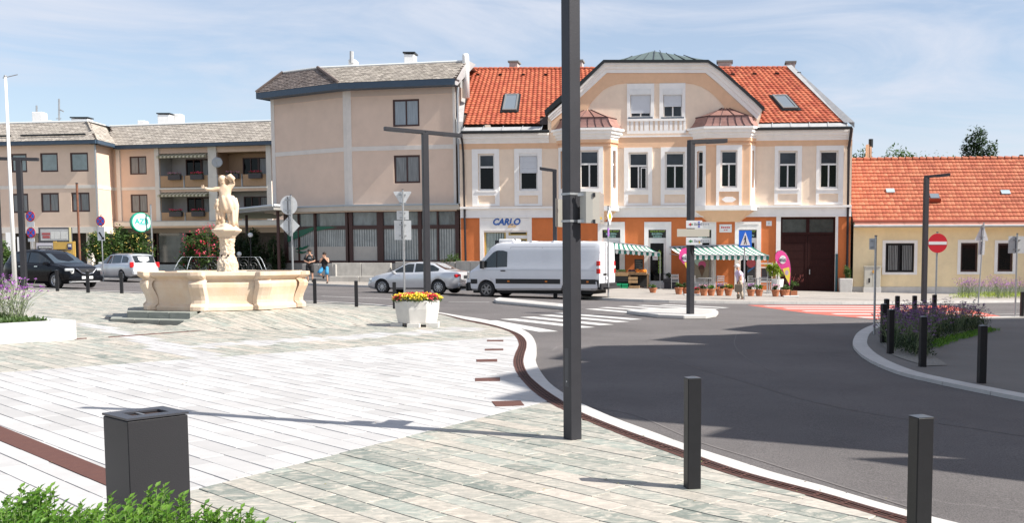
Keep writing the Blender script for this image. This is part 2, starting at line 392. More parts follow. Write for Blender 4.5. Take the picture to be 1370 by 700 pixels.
# asphalt material with worn tracks, patches and cracks
t = asphalt.node_tree; b = t.nodes['Principled BSDF']; src = b.inputs['Base Color'].links[0].from_socket
tcn = nn(t,'ShaderNodeTexCoord'); vo = nn(t,'ShaderNodeTexVoronoi', feature='DISTANCE_TO_EDGE', Scale=.09)
wn = nn(t,'ShaderNodeTexNoise', Scale=.8, Detail=6); va = nn(t,'ShaderNodeVectorMath', operation='MULTIPLY_ADD'); va.inputs[1].default_value = (1.6,1.6,0)
t.links.new(tcn.outputs['Object'], wn.inputs['Vector']); t.links.new(wn.outputs['Color'], va.inputs[0]); t.links.new(tcn.outputs['Object'], va.inputs[2]); t.links.new(va.outputs[0], vo.inputs['Vector'])
mr = nn(t,'ShaderNodeMapRange'); mr.inputs['From Max'].default_value = .0025; mr.inputs['To Min'].default_value = 1.35; mr.inputs['To Max'].default_value = 1; t.links.new(vo.outputs['Distance'], mr.inputs['Value'])
gr = nn(t,'ShaderNodeTexNoise', Scale=70, Detail=3); gm = nn(t,'ShaderNodeMapRange'); gm.inputs['From Min'].default_value=.3; gm.inputs['From Max'].default_value=.7; gm.inputs['To Min'].default_value=.62; gm.inputs['To Max'].default_value=1.38
t.links.new(tcn.outputs['Object'], gr.inputs['Vector']); t.links.new(gr.outputs['Fac'], gm.inputs['Value'])
mm = nn(t,'ShaderNodeMath', operation='MULTIPLY'); t.links.new(mr.outputs[0], mm.inputs[0]); t.links.new(gm.outputs[0], mm.inputs[1])
hs = nn(t,'ShaderNodeHueSaturation'); t.links.new(mm.outputs[0], hs.inputs['Value']); t.links.new(src, hs.inputs['Color']); t.links.new(hs.outputs[0], b.inputs['Base Color'])

outer_px = [(-300,383),(-120,384),(0,384.5),(85,388.6),(163,392),(300,399.5),(421,405),(500,409.4),(545,414.5),(590,421),(620,426),(644,429.7),(672,435),(691,440.5),(708,449.5),(716,461),(718,474),(716.5,486),(722,500),(735,517.6),(753.7,532),(776.8,545.8),(821.5,566),(871,584.7),(918.7,603),(989.7,626.7),(1042,643.8),(1100,659.6),(1190,687),(1300,716),(1450,750),(1700,800)]
d_out_px = [(545,415.5),(590,422.5),(622,430),(645,434.5),(667.6,440),(692.4,449),(703,458),(704.5,468),(701.5,479.6),(700.6,491),(707,506),(721.6,520.5),(738,533),(755,544),(776.8,557.9),(824,578),(871,595.5),(916,611),(934.5,618.8),(1002.8,642.5),(1100,668.8),(1180,693),(1300,726),(1450,765)]
d_in_px = [(545,416.2),(590,423.3),(613.6,430),(636,435),(654.5,438.8),(672,443.5),(686.6,450.4),(694,462),(692.5,470),(689.5,476.7),(686.8,488.4),(691,503),(707,523.4),(724.5,538),(755,556),(776.8,566.3),(826.7,587.3),(871,604.5),(916,621.5),(934.5,629.4),(1002.8,651.7),(1100,678),(1180,703),(1300,738),(1450,778)]
outer = smooth(outer_px); d_out = smooth(d_out_px)
HP = .05                                          # plaza level above the road
# ---- the base ground out to the horizon, the road
big = [(-900,-200),(900,-200),(900,1500),(-900,1500)]
sheet('ground', M('far_ground', (.16,.15,.12), .95, var=.3, scale=.2), big, -.30)
sheet('road', asphalt, [(-120,-12),(60,-12),(60,120),(-120,120)], 0)
# ---- plaza paving
pale_stone = M('white_paving_stone', (.72,.70,.68), .75, attr=[(0,(.37,.36,.355)),(.5,(.425,.415,.41)),(1,(.465,.455,.45))], var=.06, scale=3, bump=.25, bscale=90, dirt=.06)
green_stone = M('green_grey_quartzite', (.4,.42,.37), .62, attr=[(0,(.15,.17,.15)),(.2,(.22,.235,.205)),(.45,(.29,.285,.25)),(.7,(.34,.31,.265)),(.85,(.235,.27,.24)),(1,(.42,.37,.32))], bump=.2, bscale=30)
t = green_stone.node_tree; b = t.nodes['Principled BSDF']; src = b.inputs['Base Color'].links[0].from_socket
tcn = nn(t,'ShaderNodeTexCoord'); at = nn(t,'ShaderNodeAttribute', attribute_name='rnd')
v1 = nn(t,'ShaderNodeVectorMath', operation='MULTIPLY_ADD'); v1.inputs[1].default_value = (37,91,0); t.links.new(at.outputs['Fac'], v1.inputs[0]); t.links.new(tcn.outputs['Object'], v1.inputs[2])
mpg = nn(t,'ShaderNodeMapping'); mpg.inputs['Rotation'].default_value = (0,0,R(40)); mpg.inputs['Scale'].default_value = (2.2,4.6,1); t.links.new(v1.outputs[0], mpg.inputs[0])
vn = nn(t,'ShaderNodeTexNoise', Scale=1.7, Detail=9, Roughness=.66, Distortion=2.2); t.links.new(mpg.outputs[0], vn.inputs['Vector'])
cr1 = nn(t,'ShaderNodeValToRGB'); e = cr1.color_ramp.elements; e[0].position=.46; e[0].color=(0,0,0,1); e[1].position=.64; e[1].color=(1,1,1,1)
t.links.new(vn.outputs['Fac'], cr1.inputs[0]); mg = nn(t,'ShaderNodeMix', data_type='RGBA'); mg.inputs['B'].default_value=(.54,.48,.41,1)
mu = nn(t,'ShaderNodeMath', operation='MULTIPLY'); mu.inputs[1].default_value=.66; t.links.new(cr1.outputs[0], mu.inputs[0]); t.links.new(mu.outputs[0], mg.inputs['Factor']); t.links.new(src, mg.inputs['A'])
dk = nn(t,'ShaderNodeTexNoise', Scale=4.5, Detail=8, Roughness=.7, Distortion=1.2); t.links.new(mpg.outputs[0], dk.inputs['Vector']); dm = nn(t,'ShaderNodeMapRange'); dm.inputs['From Min'].default_value=.3; dm.inputs['From Max'].default_value=.7; dm.inputs['To Min'].default_value=.80; dm.inputs['To Max'].default_value=1.22
t.links.new(dk.outputs['Fac'], dm.inputs['Value']); hg = nn(t,'ShaderNodeHueSaturation', Saturation=1.0); t.links.new(dm.outputs[0], hg.inputs['Value']); t.links.new(mg.outputs['Result'], hg.inputs['Color']); t.links.new(hg.outputs[0], b.inputs['Base Color'])
joint = M('joint_mortar', (.17,.14,.115), .95, var=.2, scale=8)
edge_poly = [(p.x,p.y) for p in outer]
plaza_poly = edge_poly+[(12,-8),(-40,-8),(-60,40)]
plaza = sheet('plaza_paving', joint, plaza_poly, HP-.022)
rd = Vector((-1.159,1)).normalized(); cd = Vector((rd.y,-rd.x))   # row direction, across
def w2(px,py): return W(px,py,HP).to_2d()
# white field: between the two straight lines; pale bands crossing the green field
wl = (w2(0,498.7), w2(648.6,452.8)); gl = (w2(255.7,656.6), w2(721,540))
wr_ = w2(683,450)
def side(l, p): a,b = l; return (b.x-a.x)*(p.y-a.y)-(b.y-a.y)*(p.x-a.x)
def clip(poly, a, b, keep):                       # keep=+1: left of a->b
    out = []; n = len(poly)
    for i in range(n):
        p,q = poly[i], poly[(i+1)%n]; sp = side((a,b),p)*keep; sq = side((a,b),q)*keep
        if sp >= 0: out.append(p)
        if (sp >= 0) != (sq >= 0): t_ = sp/(sp-sq); out.append(p+(q-p)*t_)
    return out
lim = smooth([(-300,385),(-120,386),(0,386.5),(85,390),(163,393.5),(300,401),(421,406.5),(500,411)]+d_in_px, step=.3)
def clip_kerb(poly):
    c = sum(poly, Vector((0,0)))/len(poly)
    i = min(range(len(lim)), key=lambda k: (lim[k]-c).length_squared)
    if (lim[i]-c).length > 1.6:
        return poly if in_plaza(c) else []
    a = lim[max(0,i-1)]; b_ = lim[min(len(lim)-1,i+1)]
    return clip(poly, a, b_, -1)
pp = [(p.x,p.y) for p in lim]+[(12,-8),(-40,-8),(-60,40)]
def inpoly(poly, c):
    r_ = False; n = len(poly); x,y = c
    for i in range(n):
        x1,y1 = poly[i]; x2,y2 = poly[(i+1)%n]
        if (y1 > y) != (y2 > y) and x < (x2-x1)*(y-y1)/(y2-y1)+x1: r_ = not r_
    return r_
def in_plaza(c): return inpoly(pp, c)
bandA = [w2(104,434), w2(116,431), w2(345,487), w2(300,493)]
bandB = [w2(205,469.6), w2(199,465.5), w2(631,437.5), w2(650,441.5)]
wall_drain = [w2(-140,533), w2(-140,548), w2(190,680), w2(190,648)]
def stones(kind, width, lmin, lmax, ymax, xmin):
    out = []; r = random.Random(11 if kind == 'white' else 12)
    corners = [Vector((-26,2)),Vector((6,2)),Vector((6,ymax)),Vector((-26,ymax))]
    c0 = min(p.dot(cd) for p in corners); c1 = max(p.dot(cd) for p in corners); l0 = min(p.dot(rd) for p in corners); l1 = max(p.dot(rd) for p in corners)
    k = 0; c = c0
    while c < c1:
        w_ = width*(1 if kind == 'white' else r.choice([.85,1,1,1.15])); x = l0+r.uniform(0,lmax)
        while x < l1:
            ln = r.uniform(lmin,lmax); m_ = rd*(x+ln/2)+cd*(c+w_/2)
            if m_.y > 4.4 and m_.y < ymax and m_.x > -m_.y*.70-2.5 and m_.x < 4.5:
                gp = .0045
                out.append([rd*(x+.0025)+cd*(c+gp), rd*(x+ln-.0025)+cd*(c+gp), rd*(x+ln-.0025)+cd*(c+w_-gp), rd*(x+.0025)+cd*(c+w_-gp)])
            x += ln
        c += w_
    return out
FDB = 24.9; FRX, FRY = ray(300,HOR).x/ray(300,HOR).y*FDB, FDB; ANG0 = R(-85.5); FZB = AT(309,417,FDB-2.02).z; FC2 = Vector((FRX,FRY))
def ramp_top(x, y):                               # the mound rising to the fountain on its right side
    r = math.hypot(x-FRX, y-FRY); zg = g(x)+HP; t_ = min(1,max(0,(r-2.0)/2.3)); an = (math.atan2(y-FRY,x-FRX)-ANG0)%(2*math.pi); f = min(1,max(0,(R(200)-an)/R(30)+0)) if an < R(340) else 1
    return (FZB-.012-zg)*(1-t_)*f+zg
def stone_mesh(mb, poly, h):
    ramp = h > 500; h -= 1000 if ramp else 0; G_ = (lambda x, y: ramp_top(x,y)-HP) if ramp else (lambda x, y: g(x))
    if len(poly) < 3: return
    a = 0
    for i in range(len(poly)): a += poly[i].x*poly[(i+1)%len(poly)].y-poly[(i+1)%len(poly)].x*poly[i].y
    if abs(a)/2 < .004: return
    if a < 0: poly = poly[::-1]
    n = len(poly); c = sum(poly, Vector((0,0)))/n; ins = [p+(c-p).normalized()*.006 for p in poly]; h2 = h-.004
    mb.add([(p.x,p.y,G_(p.x,p.y)+h-.025) for p in poly]+[(p.x,p.y,G_(p.x,p.y)+h2) for p in poly]+[(p.x,p.y,G_(p.x,p.y)+h) for p in ins],
           [(i,(i+1)%n,n+(i+1)%n,n+i) for i in range(n)]+[(n+i,n+(i+1)%n,2*n+(i+1)%n,2*n+i) for i in range(n)]+[list(range(2*n,3*n))])
    return True
pieces = []
s_white = side(wl, w2(400,520)) > 0; s_gl = side(gl, w2(400,520)) > 0
kw = 1 if s_white else -1; kg = 1 if s_gl else -1
bA = [(p.x,p.y) for p in bandA]; bB = [(p.x,p.y) for p in bandB]; wdr = [(p.x,p.y) for p in wall_drain]
for q in stones('white', .21, .45, .8, 30, -26):
    q = clip(q, *wl, kw)
    if len(q) < 3: continue
    q = clip(q, *gl, kg)
    if len(q) < 3: continue
    q = clip_kerb(q)
    if len(q) < 3: continue
    c = sum(q, Vector((0,0)))/len(q)
    pieces.append((c.length, 'w', q))
for q in stones('green', .20, .36, .82, 40, -26):
    for which, l_, k_ in (('far', wl, -kw), ('near', gl, -kg)):
        p = clip(q, *l_, k_)
        if len(p) < 3: continue
        p = clip_kerb(p)
        if len(p) < 3: continue
        c = sum(p, Vector((0,0)))/len(p)
        if which == 'far' and (inpoly(bA,c) or inpoly(bB,c)): pieces.append((c.length+.001, 'w', p)); continue
        if (c-FC2).length < 4.6:
            e0 = FC2+Vector((math.cos(ANG0+R(3)),math.sin(ANG0+R(3)))); rt = clip(p, FC2, e0, 1) if c.y < FRY else p; lf = clip(p, FC2, e0, -1) if c.y < FRY else []
            for q2,kk2 in ((rt,'gr'),(lf,'g')):
                if len(q2) > 2:
                    c2 = sum(q2, Vector((0,0)))/len(q2)
                    if (c2-FC2).length > (1.6 if kk2 == "gr" else 2.7): pieces.append((c.length, kk2, q2))
            continue
        pieces.append((c.length, 'g', p))
pieces.sort(key=lambda t_: t_[0])
joined = {'w': MB(), 'g': MB()}; cnt = 0; r2 = random.Random(5)
for dist, k, q in pieces:
    rn = r2.uniform(.02,1); h = HP+r2.uniform(-.002,.002)+(0,1000)[k.endswith('r')]; k = k[0]
    if cnt < 300 and dist > 5.5:
        mb = MB(); mb.rn = rn
        if stone_mesh(mb, q, h): mb.build('paving_stone', pale_stone if k == 'w' else green_stone, plaza); cnt += 1
    else:
        joined[k].rn = rn; stone_mesh(joined[k], q, h)
joined['w'].build('white_paving', pale_stone, plaza, kind='stuff'); joined['g'].build('green_paving', green_stone, plaza, kind='stuff')
# ---- kerb of pale stones and rusty slotted drain along the road edge
kerb_m = M('kerb_stone', (.49,.475,.455), .8, var=.08, scale=4, bump=.3, bscale=60, dirt=.1)
kerb = bpy.data.objects.new('kerb', None); COL.objects.link(kerb); kerb['kind'] = 'structure'
def offs(pl, d): return [p+nrm(pl,i)*d for i,p in enumerate(pl)]
ko = smooth(outer_px, step=.25)
i0 = min(range(len(ko)), key=lambda k: (ko[k]-d_out[0]).length)
def nearest(pl, p): return min(pl, key=lambda q: (q-p).length_squared)
dofine = smooth(d_out_px, step=.05)
step_n = 4
def kerb_piece(A, B, name='kerb_stone', parent=kerb, mat=kerb_m, h=HP+.006):
    mb = MB(); n = len(A); poly = A+B[::-1]; m = len(poly)
    mb.add([(p.x,p.y,g(p.x)-.02) for p in poly]+[(p.x,p.y,g(p.x)+h) for p in poly],
           [(i,i+1,m-2-i,m-1-i) for i in range(0)]+[(m+i,m+i+1,2*m-2-i,2*m-1-i) for i in range(n-1)]+[(i,(i+1)%m,m+(i+1)%m,m+i) for i in range(m)])
    f = mb.f
    return mb.build(name, mat, parent)
k = 0
while k < len(ko)-1:
    e_ = min(k+step_n, len(ko)-1); A = ko[k:e_+1]
    if k >= i0: B = [nearest(dofine, p) for p in A]
    else: B = [p-nrm(ko,k+j)*.16 for j,p in enumerate(A)]
    if A[0].y > 4: 
        A2 = [A[0]+(A[1]-A[0]).normalized()*.008]+A[1:-1]+[A[-1]-(A[-1]-A[-2]).normalized()*.008]
        B2 = [B[0]+(B[1]-B[0])*.03 if (B[1]-B[0]).length > .02 else B[0]]+B[1:]
        kerb_piece(A2, B2)
    k = e_
din = smooth(d_in_px, step=.05)
drain = bpy.data.objects.new('slotted_drain', None); COL.objects.link(drain); drain['kind'] = 'structure'
dark_gap = M('drain_shadow', (.03,.015,.012), .95)
dd = smooth(d_out_px, step=.5)
for a in range(len(dd)-1):
    if dd[a].y < 4.5: break
    n_ = 11; A = [dd[a]+(dd[a+1]-dd[a])*(j/(n_-1)) for j in range(n_)]; A = [nearest(dofine,p) for p in A]; B = [nearest(din,p) for p in A]
    mb = MB(); rows = []
    for q in range(9):
        rows.append([A[j].lerp(B[j], q/8) for j in range(n_)])
    for q in (0,2,4,6,7):                         # long bars
        r0 = rows[q]; r1 = [u.lerp(v,.62 if q not in (0,7) else 1) for u,v in zip(rows[q], rows[q+1])]
        strip(mb, r0, r1, HP+.004)
    for j in range(0, n_, 2):
        p0,p1 = A[j],B[j]; t_ = (A[min(j+1,n_-1)]-A[max(0,j-1)]).normalized()*.012
        mb.add([(v.x,v.y,g(v.x)+HP+.002) for v in (p0-t_,p0+t_,p1+t_,p1-t_)], [(0,1,2,3)])
    mb.build('grate_section', rust, drain)
mb = MB(); A = dofine; B = [nearest(din,p) for p in A]; strip(mb, A, B, HP-.012); mb.build('channel_bed', dark_gap, drain)
# ---- rusty plates and the rusty strips set into the paving
for i,(q,lab) in enumerate([(((651.5,455.4),(673.5,455.4),(673.5,457.2),(651.5,457.2)),'rust steel plate in white paving, the farthest of the row of five'),
          (((648.6,467.4),(673.4,467.1),(673.4,469.1),(648.6,469.4)),'thin rust steel plate in white paving, second from the planter'),
          (((637,481.7),(665.3,481.1),(665.3,484.3),(637.5,484.6)),'rust steel plate in white paving, middle one of the row of five'),
          (((635.5,506.8),(669,505.9),(669,510.3),(635.5,510.6)),'rust steel plate in white paving, at the tip of the building shadow'),
          (((657.4,538),(696.8,536.9),(701.8,543.3),(663.2,544.5)),'largest rust steel plate in white paving, nearest the grey lamp post')]):
    P = [w2(*p) for p in q]; mb = MB(); mb.slab([(p.x,p.y) for p in P[::-1]], HP-.02, HP+.007)
    tag(mb.build('steel_plate', rust, bevel=.004), lab, 'steel plate', 'rust plates set in the white paving')
def bar(name, q, lab):
    P = [w2(*p) for p in q]; mb = MB(); mb.slab([(p.x,p.y) for p in P], HP-.02, HP+.006); return tag(mb.build(name, rust), lab, 'drain strip')
bar('rust_strip', [(-140,514),(-140,531),(190,671),(190,648)], 'wide rust steel strip across the white paving behind the litter bin')
bar('rust_strip', [(145,451.1),(145,452),(328,438.9),(328,438.1)], 'thin rust line in the paving running to the fountain steps')
bar('rust_strip', [(100,453.6),(100,454.8),(116,453.6),(116,452.6)], 'short rust line in the paving beside the white flower bed')
# ---- far pavement (sidewalk) with kerb, carriageway markings
fk = smooth([(-260,368),(-60,370.2),(100,372.8),(200,375),(350,379),(450,383.5),(640,389.5),(740,395),(807,402),(880,405),(974,406.5),(1140,407.5),(1280,406),(1400,404.5),(1520,403)], step=1.0)
walk_m = M('pavement_asphalt', (.32,.29,.26), .9, var=.12, scale=.6, bump=.6, bscale=120, dirt=.1)
pv = [(p.x,p.y) for p in fk]; sheet('far_pavement', walk_m, pv+[(60,fk[-1].y),(60,110),(-120,110),(-120,fk[0].y)], .10)
for i in range(len(fk)-1):
    if 1:
        A = [fk[i]+(fk[i+1]-fk[i]).normalized()*.01, fk[i+1]]; B = [fk[i]+nrm(fk,i)*.16, fk[i+1]+nrm(fk,i+1)*.16]
        kerb_piece(A, B, h=.107)
paint_w = M('road_paint', (.55,.54,.52), .75, var=.25, scale=9, col2=(.45,.44,.42)); paint_r = M('red_road_paint', (.55,.10,.07), .8, var=.3, scale=8, col2=(.42,.17,.13))
def stripe(a, b, w_, mat, name='stripe', h=.004, par=None):
    A,B = W(*a).to_2d(), W(*b).to_2d(); d = (B-A).normalized(); n_ = Vector((-d.y,d.x))*w_/2
    mb = MB(); mb.add([(p.x,p.y,g(p.x)+h) for p in (A-n_,B-n_,B+n_,A+n_)], [(0,1,2,3)]); return mb.build(name, mat, par)
cw = bpy.data.objects.new('zebra_crossing', None); COL.objects.link(cw); cw['kind'] = 'structure'
for a,b_ in [((652,429.3),(734,444.2)),((679,427),(786,438.8)),((705,424.4),(812,435.2)),((729,421.8),(834,431.2)),((748,419.2),(852,428)),
            ((790,413.6),(868,420.5)),((806,411.6),(905,418.2)),((832,410),(935,416.6)),((856,408.8),(958,414.2)),((886,408),(972,412.2))]:
    stripe(a, b_, .5, paint_w, par=cw)
# traffic islands
isl = bpy.data.objects.new('traffic_island', None); COL.objects.link(isl); isl['kind'] = 'structure'
isl_m = M('island_concrete', (.42,.40,.38), .85, var=.1, scale=3, dirt=.1)
for q in ([(661,404.5),(668,402),(757,411.5),(757,415.5),(664,406.5)], [(838,420.5),(870,417.8),(930,416.5),(957,418.5),(961,421.5),(958,425),(945,427.3),(915,427.5),(880,426)]):
    P = [W(*p) for p in q]; mb = MB(); mb.slab([(p.x,p.y) for p in P[::-1]], 0, .12); mb.build('island_kerb', kerb_m, isl, bevel=.02)
    c = sum(P, Vector())/len(P); mb = MB(); mb.slab([((c+(p-c)*.84).x,(c+(p-c)*.84).y) for p in P[::-1]], .10, .124); mb.build('island_top', isl_m, isl)
# thin white road lines
ml = bpy.data.objects.new('lane_marking', None); COL.objects.link(ml); ml['kind'] = 'structure'
seam_m = M('road_seam', (.15,.135,.13), .9, var=.2, scale=6)
for sp_ in ([(880,470),(930,492),(1000,512),(1080,536),(1180,556),(1290,572),(1400,588),(1600,610)], [(985,448),(983,462),(1000,480),(1040,500)], [(790,545),(850,556),(930,590),(1010,615),(1120,650),(1250,690)]):
    q_ = smooth(sp_, step=.2); mb = MB(); strip(mb, offs(q_,-.012), offs(q_,.012), .004); mb.build('road_seam', seam_m, ml)
for a,b_ in [((240,389),(330,393)),((430,396.5),(530,400.5)),((600,404),(655,404.5)),((-60,382),(100,384.5))]: stripe(a, b_, .12, paint_w, par=ml)
# red and white cycle crossing
rc = bpy.data.objects.new('red_crossing', None); COL.objects.link(rc); rc['kind'] = 'structure'
q = [(1000,408.6),(1270,409.3),(1345,425),(1170,427.5),(1085,420)]; P = [W(*p) for p in q[::-1]]
mb = MB(); mb.add([(p.x,p.y,g(p.x)+.004) for p in P], [(0,1,2,3,4)]); mb.build('red_surface', paint_r, rc)
for a,b_ in [((1024,410.2),(1235,411.2)),((1050,413.2),(1262,414.4)),((1075,416.6),(1290,418.0)),((1115,420.6),(1315,421.6)),((1150,425.2),(1335,425.4))]: stripe(a, b_, .52, paint_w, par=rc, h=.008)
# ---- right-hand corner pavement with pale kerb
rk_px = [(1500,424),(1400,424.5),(1330,426),(1260,428),(1200,431),(1172,436),(1150,446),(1141,460),(1146,472),(1165,486),(1200,501),(1246,512.5),(1300,524),(1370,538),(1450,553),(1600,580)]
rk = smooth(rk_px, step=.25); rki = [p+nrm(rk,i)*.0 for i,p in enumerate(rk)]
inn = [p+nrm(rk,i)*.30 for i,p in enumerate(rk)]
rp_m = M('corner_asphalt', (.17,.16,.15), .9, var=.1, scale=.5, bump=.9, bscale=140)
cpoly = [(p.x,p.y) for p in rk]+[(40,rk[-1].y),(40,rk[0].y)]
sheet('corner_pavement', rp_m, cpoly, .045)
k = 0
while k < len(rk)-1:
    e_ = min(k+4, len(rk)-1); A = rk[k:e_+1]; B = inn[k:e_+1]; A = [A[0]+(A[1]-A[0])*.04]+A[1:]; kerb_piece(A, B, h=.055); k = e_
# dark island strip behind (far kerb) and pale far line
stripe((1270,422.5),(1400,419.5), .10, paint_w, par=ml)
# ------------------------------------------------------------------ window helper in facade space
def window(root, r, name='window', frame=white_paint, glass=glass_win, y=.10, fw=.07, transom=None, mull=(), lower=None, sill=None, top_glass=None, low_mull=True, open_=None):
    u0,u1,z0,z1 = r; mb = MB(); d = .07
    mb.box(u0,u0+fw,y,y+d,z0,z1); mb.box(u1-fw,u1,y,y+d,z0,z1); mb.box(u0+fw,u1-fw,y+.002,y+d,z0,z0+fw); mb.box(u0+fw,u1-fw,y+.002,y+d,z1-fw,z1)
    zt = z0+(z1-z0)*transom if transom else None
    if zt: mb.box(u0+fw,u1-fw,y-.02,y+d,zt-.05,zt+.05)
    for m in mull:
        um = u0+(u1-u0)*m; mb.box(um-.04,um+.04,y-.004,y+d-.003,z0+fw,(zt-.05) if (zt and low_mull) else z1-fw)
    w = mb.build(name, frame, root)
    us = [u0+fw]+[u0+(u1-u0)*m for m in mull]+[u1-fw]
    if zt:
        p = MB(); p.box(u0+fw-.01,u1-fw+.01,y+.03,y+.045,zt+.04,z1-fw+.01); p.build('pane', top_glass or glass, w)
        for i in range(len(us)-1):
            p = MB(); p.box(us[i]+.005,us[i+1]-.005,y+.03,y+.045,z0+fw-.01,zt-.04); p.build('pane', lower or glass, w)
    else:
        for i in range(len(us)-1):
            p = MB(); p.box(us[i]+.005,us[i+1]-.005,y+.03,y+.045,z0+fw-.01,z1-fw+.01); p.build('pane', glass, w)
    if sill: s_ = MB(); s_.box(u0-.12,u1+.12,-.09,y,z0-.09,z0-.01); s_.build('sill', sill, w)
    return w
def surround(mb, r, hole_, t=.05, y=0):            # flat raised frame between outer rect r and inner rect
    U0,U1,Z0,Z1 = r; u0,u1,z0,z1 = hole_
    mb.box(U0,u0,y-t,y+.004,Z0,Z1); mb.box(u1,U1,y-t,y+.004,Z0,Z1); mb.box(u0,u1,y-t,y+.004,z1,Z1)
    if z0 > Z0: mb.box(u0,u1,y-t,y+.004,Z0,z0)
# ------------------------------------------------------------------ the orange and cream house
dO = Vector((1,-.0887)).normalized(); PR = W(1137,393).to_2d()
O_ = Facade((0,0), dO)
rL = ray(617,340); # left end on the facade line
tt = ((PR.x*-dO.y+PR.y*dO.x))/( (rL.x/rL.y)*-dO.y+dO.x ); PL = Vector((rL.x/rL.y*tt, tt))
H = Facade(PL, dO); WU = (PR-PL).length
hr = H.root('town_house', 'two-storey orange and cream town house with bay windows and curved gable', 'house')
zz = lambda y, x=1133: H.uz(x, y)[1]
Z_eave, Z_corn, Z_fri, Z_str, Z_org = zz(172), zz(187), zz(194.5), zz(274.5), zz(289.8)
up = []   # (surround rect px, opening px)
UPW = [((632,668.5),(640,662)),((688.5,725.5),(695,719.5)),((835,872.6),(841,867)),((884,920),(889.5,916)),((1036,1072.4),(1041,1066.5)),((1091.6,1128),(1096,1121))]
zo1, zo0 = zz(201), zz(252); zs1, zs0 = Z_fri, zz(273.5)
holes_up = []
for s_,o_ in UPW: holes_up.append((H.u(o_[0]),H.u(o_[1]),zo0,zo1))
# oriels: front face and bevelled cheeks
PJ = .55
def or_dims(xl, xfl, xfr, xr): 
    return H.u(xl), H.u(xfl,-PJ), H.u(xfr,-PJ), H.u(xr)
OR = [or_dims(747,759.5,816.6,826), or_dims(928,945.5,1003,1010)]
cut = []
for a,b,c,d in OR: cut.append((a+.15, d-.15, Z_str+.3, Z_corn-.1))
top_poly = [(0,Z_org-.02),(WU,Z_org-.02),(WU,Z_eave),(0,Z_eave)]
mb = MB(); mb.wall([(0,Z_str),(WU,Z_str),(WU,Z_eave),(0,Z_eave)], [hole(h) for h in holes_up+cut], 0, .22)
mb.build('upper_wall', stucco_cream, hr)
# ground floor openings
GF = {'shop': H.rect(648,706,309,400), 'w2': H.rect(806,830,307.5,384), 'door1': H.rect(867.5,891,307.5,384), 'w3': H.rect(928,951.5,307.5,378), 'w4': H.rect(988.5,1012,307.5,384), 'gate': H.rect(1044,1117,290.3,400)}
ZB = -.6
def fixz(r, z0): return (r[0], r[1], z0, r[3])
g_shop = fixz(GF['shop'], .35); g_w2 = fixz(GF['w2'], .9); g_d1 = fixz(GF['door1'], .15); g_w3 = fixz(GF['w3'], .45); g_w4 = fixz(GF['w4'], .15); g_gate = fixz(GF['gate'], -.12)
mb = MB(); mb.wall([(0,ZB),(WU,ZB),(WU,Z_org),(0,Z_org)], [hole(h) for h in (g_shop,g_w2,g_d1,g_w3,g_w4,g_gate)], 0, .25)
mb.build('ground_floor_wall', stucco_orange, hr)
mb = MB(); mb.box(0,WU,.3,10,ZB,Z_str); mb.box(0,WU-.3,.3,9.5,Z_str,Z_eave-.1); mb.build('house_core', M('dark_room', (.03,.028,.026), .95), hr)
mb = MB(); mb.box(WU-.02,WU+.0,.0,11,ZB,Z_eave); mb.box(-.02,0,0,11,ZB,Z_eave); mb.build('side_wall', stucco_cream, hr)
# string course, frieze, cornice
mb = MB()
segs = [(0,OR[0][0]),(OR[0][3],OR[1][0]),(OR[1][3],WU)]
mb.box(0,WU,-.07,.01,Z_org,Z_str-.12); mb.box(0,WU,-.20,.01,Z_str-.12,Z_str); mb.box(0,WU,-.11,.0,Z_org+.0,Z_org+.06)
mb.build('string_course', stucco_white, hr)
mb = MB(); 
for a,b in segs: mb = MB(); mb.box(a,b,-.03,.005,Z_fri,Z_corn); mb.build('frieze', stucco_peach, hr)
# left and right cornice, gable between
gl0, gl1 = H.u(735), H.u(1008)
mb = MB()
for a,b in ((0,gl0),(gl1,WU)):
    mb = MB()
    for k,(p0,p1,za,zb) in enumerate([(.08,0,Z_corn,Z_corn+.14),(.16,0,Z_corn+.14,Z_corn+.26),(.28,0,Z_corn+.26,Z_corn+.42),(.40,0,Z_corn+.42,Z_eave)]): mb.box(a,b,-p0,.01,za,zb)
    mb.build('cornice', stucco_white, hr)
mb = MB(); mb.box(OR[0][3],OR[1][0],-.09,.005,zz(180.5),zz(178.5)); mb.build('cornice', stucco_white, hr)
mb = MB(); mb.box(H.u(826),H.u(930),-.04,.005,Z_fri-.02,zz(180)); mb.build('frieze', stucco_peach, hr)
# gable
gz_ = lambda x,y: H.uz(x,y)
gout = [gz_(733,176), gz_(733,152), gz_(776,117.5), gz_(809,86), gz_(948,86), gz_(966,98.5), gz_(1010,138), gz_(1020,148), gz_(1012,176)]
GW = [H.rect(843.5,870.5,119.5,156.5), H.rect(887.5,912.5,119.5,156.5)]
mb = MB(); mb.wall([gout[0]]+[gout[-1]]+gout[-2:0:-1], [hole(h) for h in GW], 0, .22, True); mb.build('gable_wall', stucco_cream, hr)
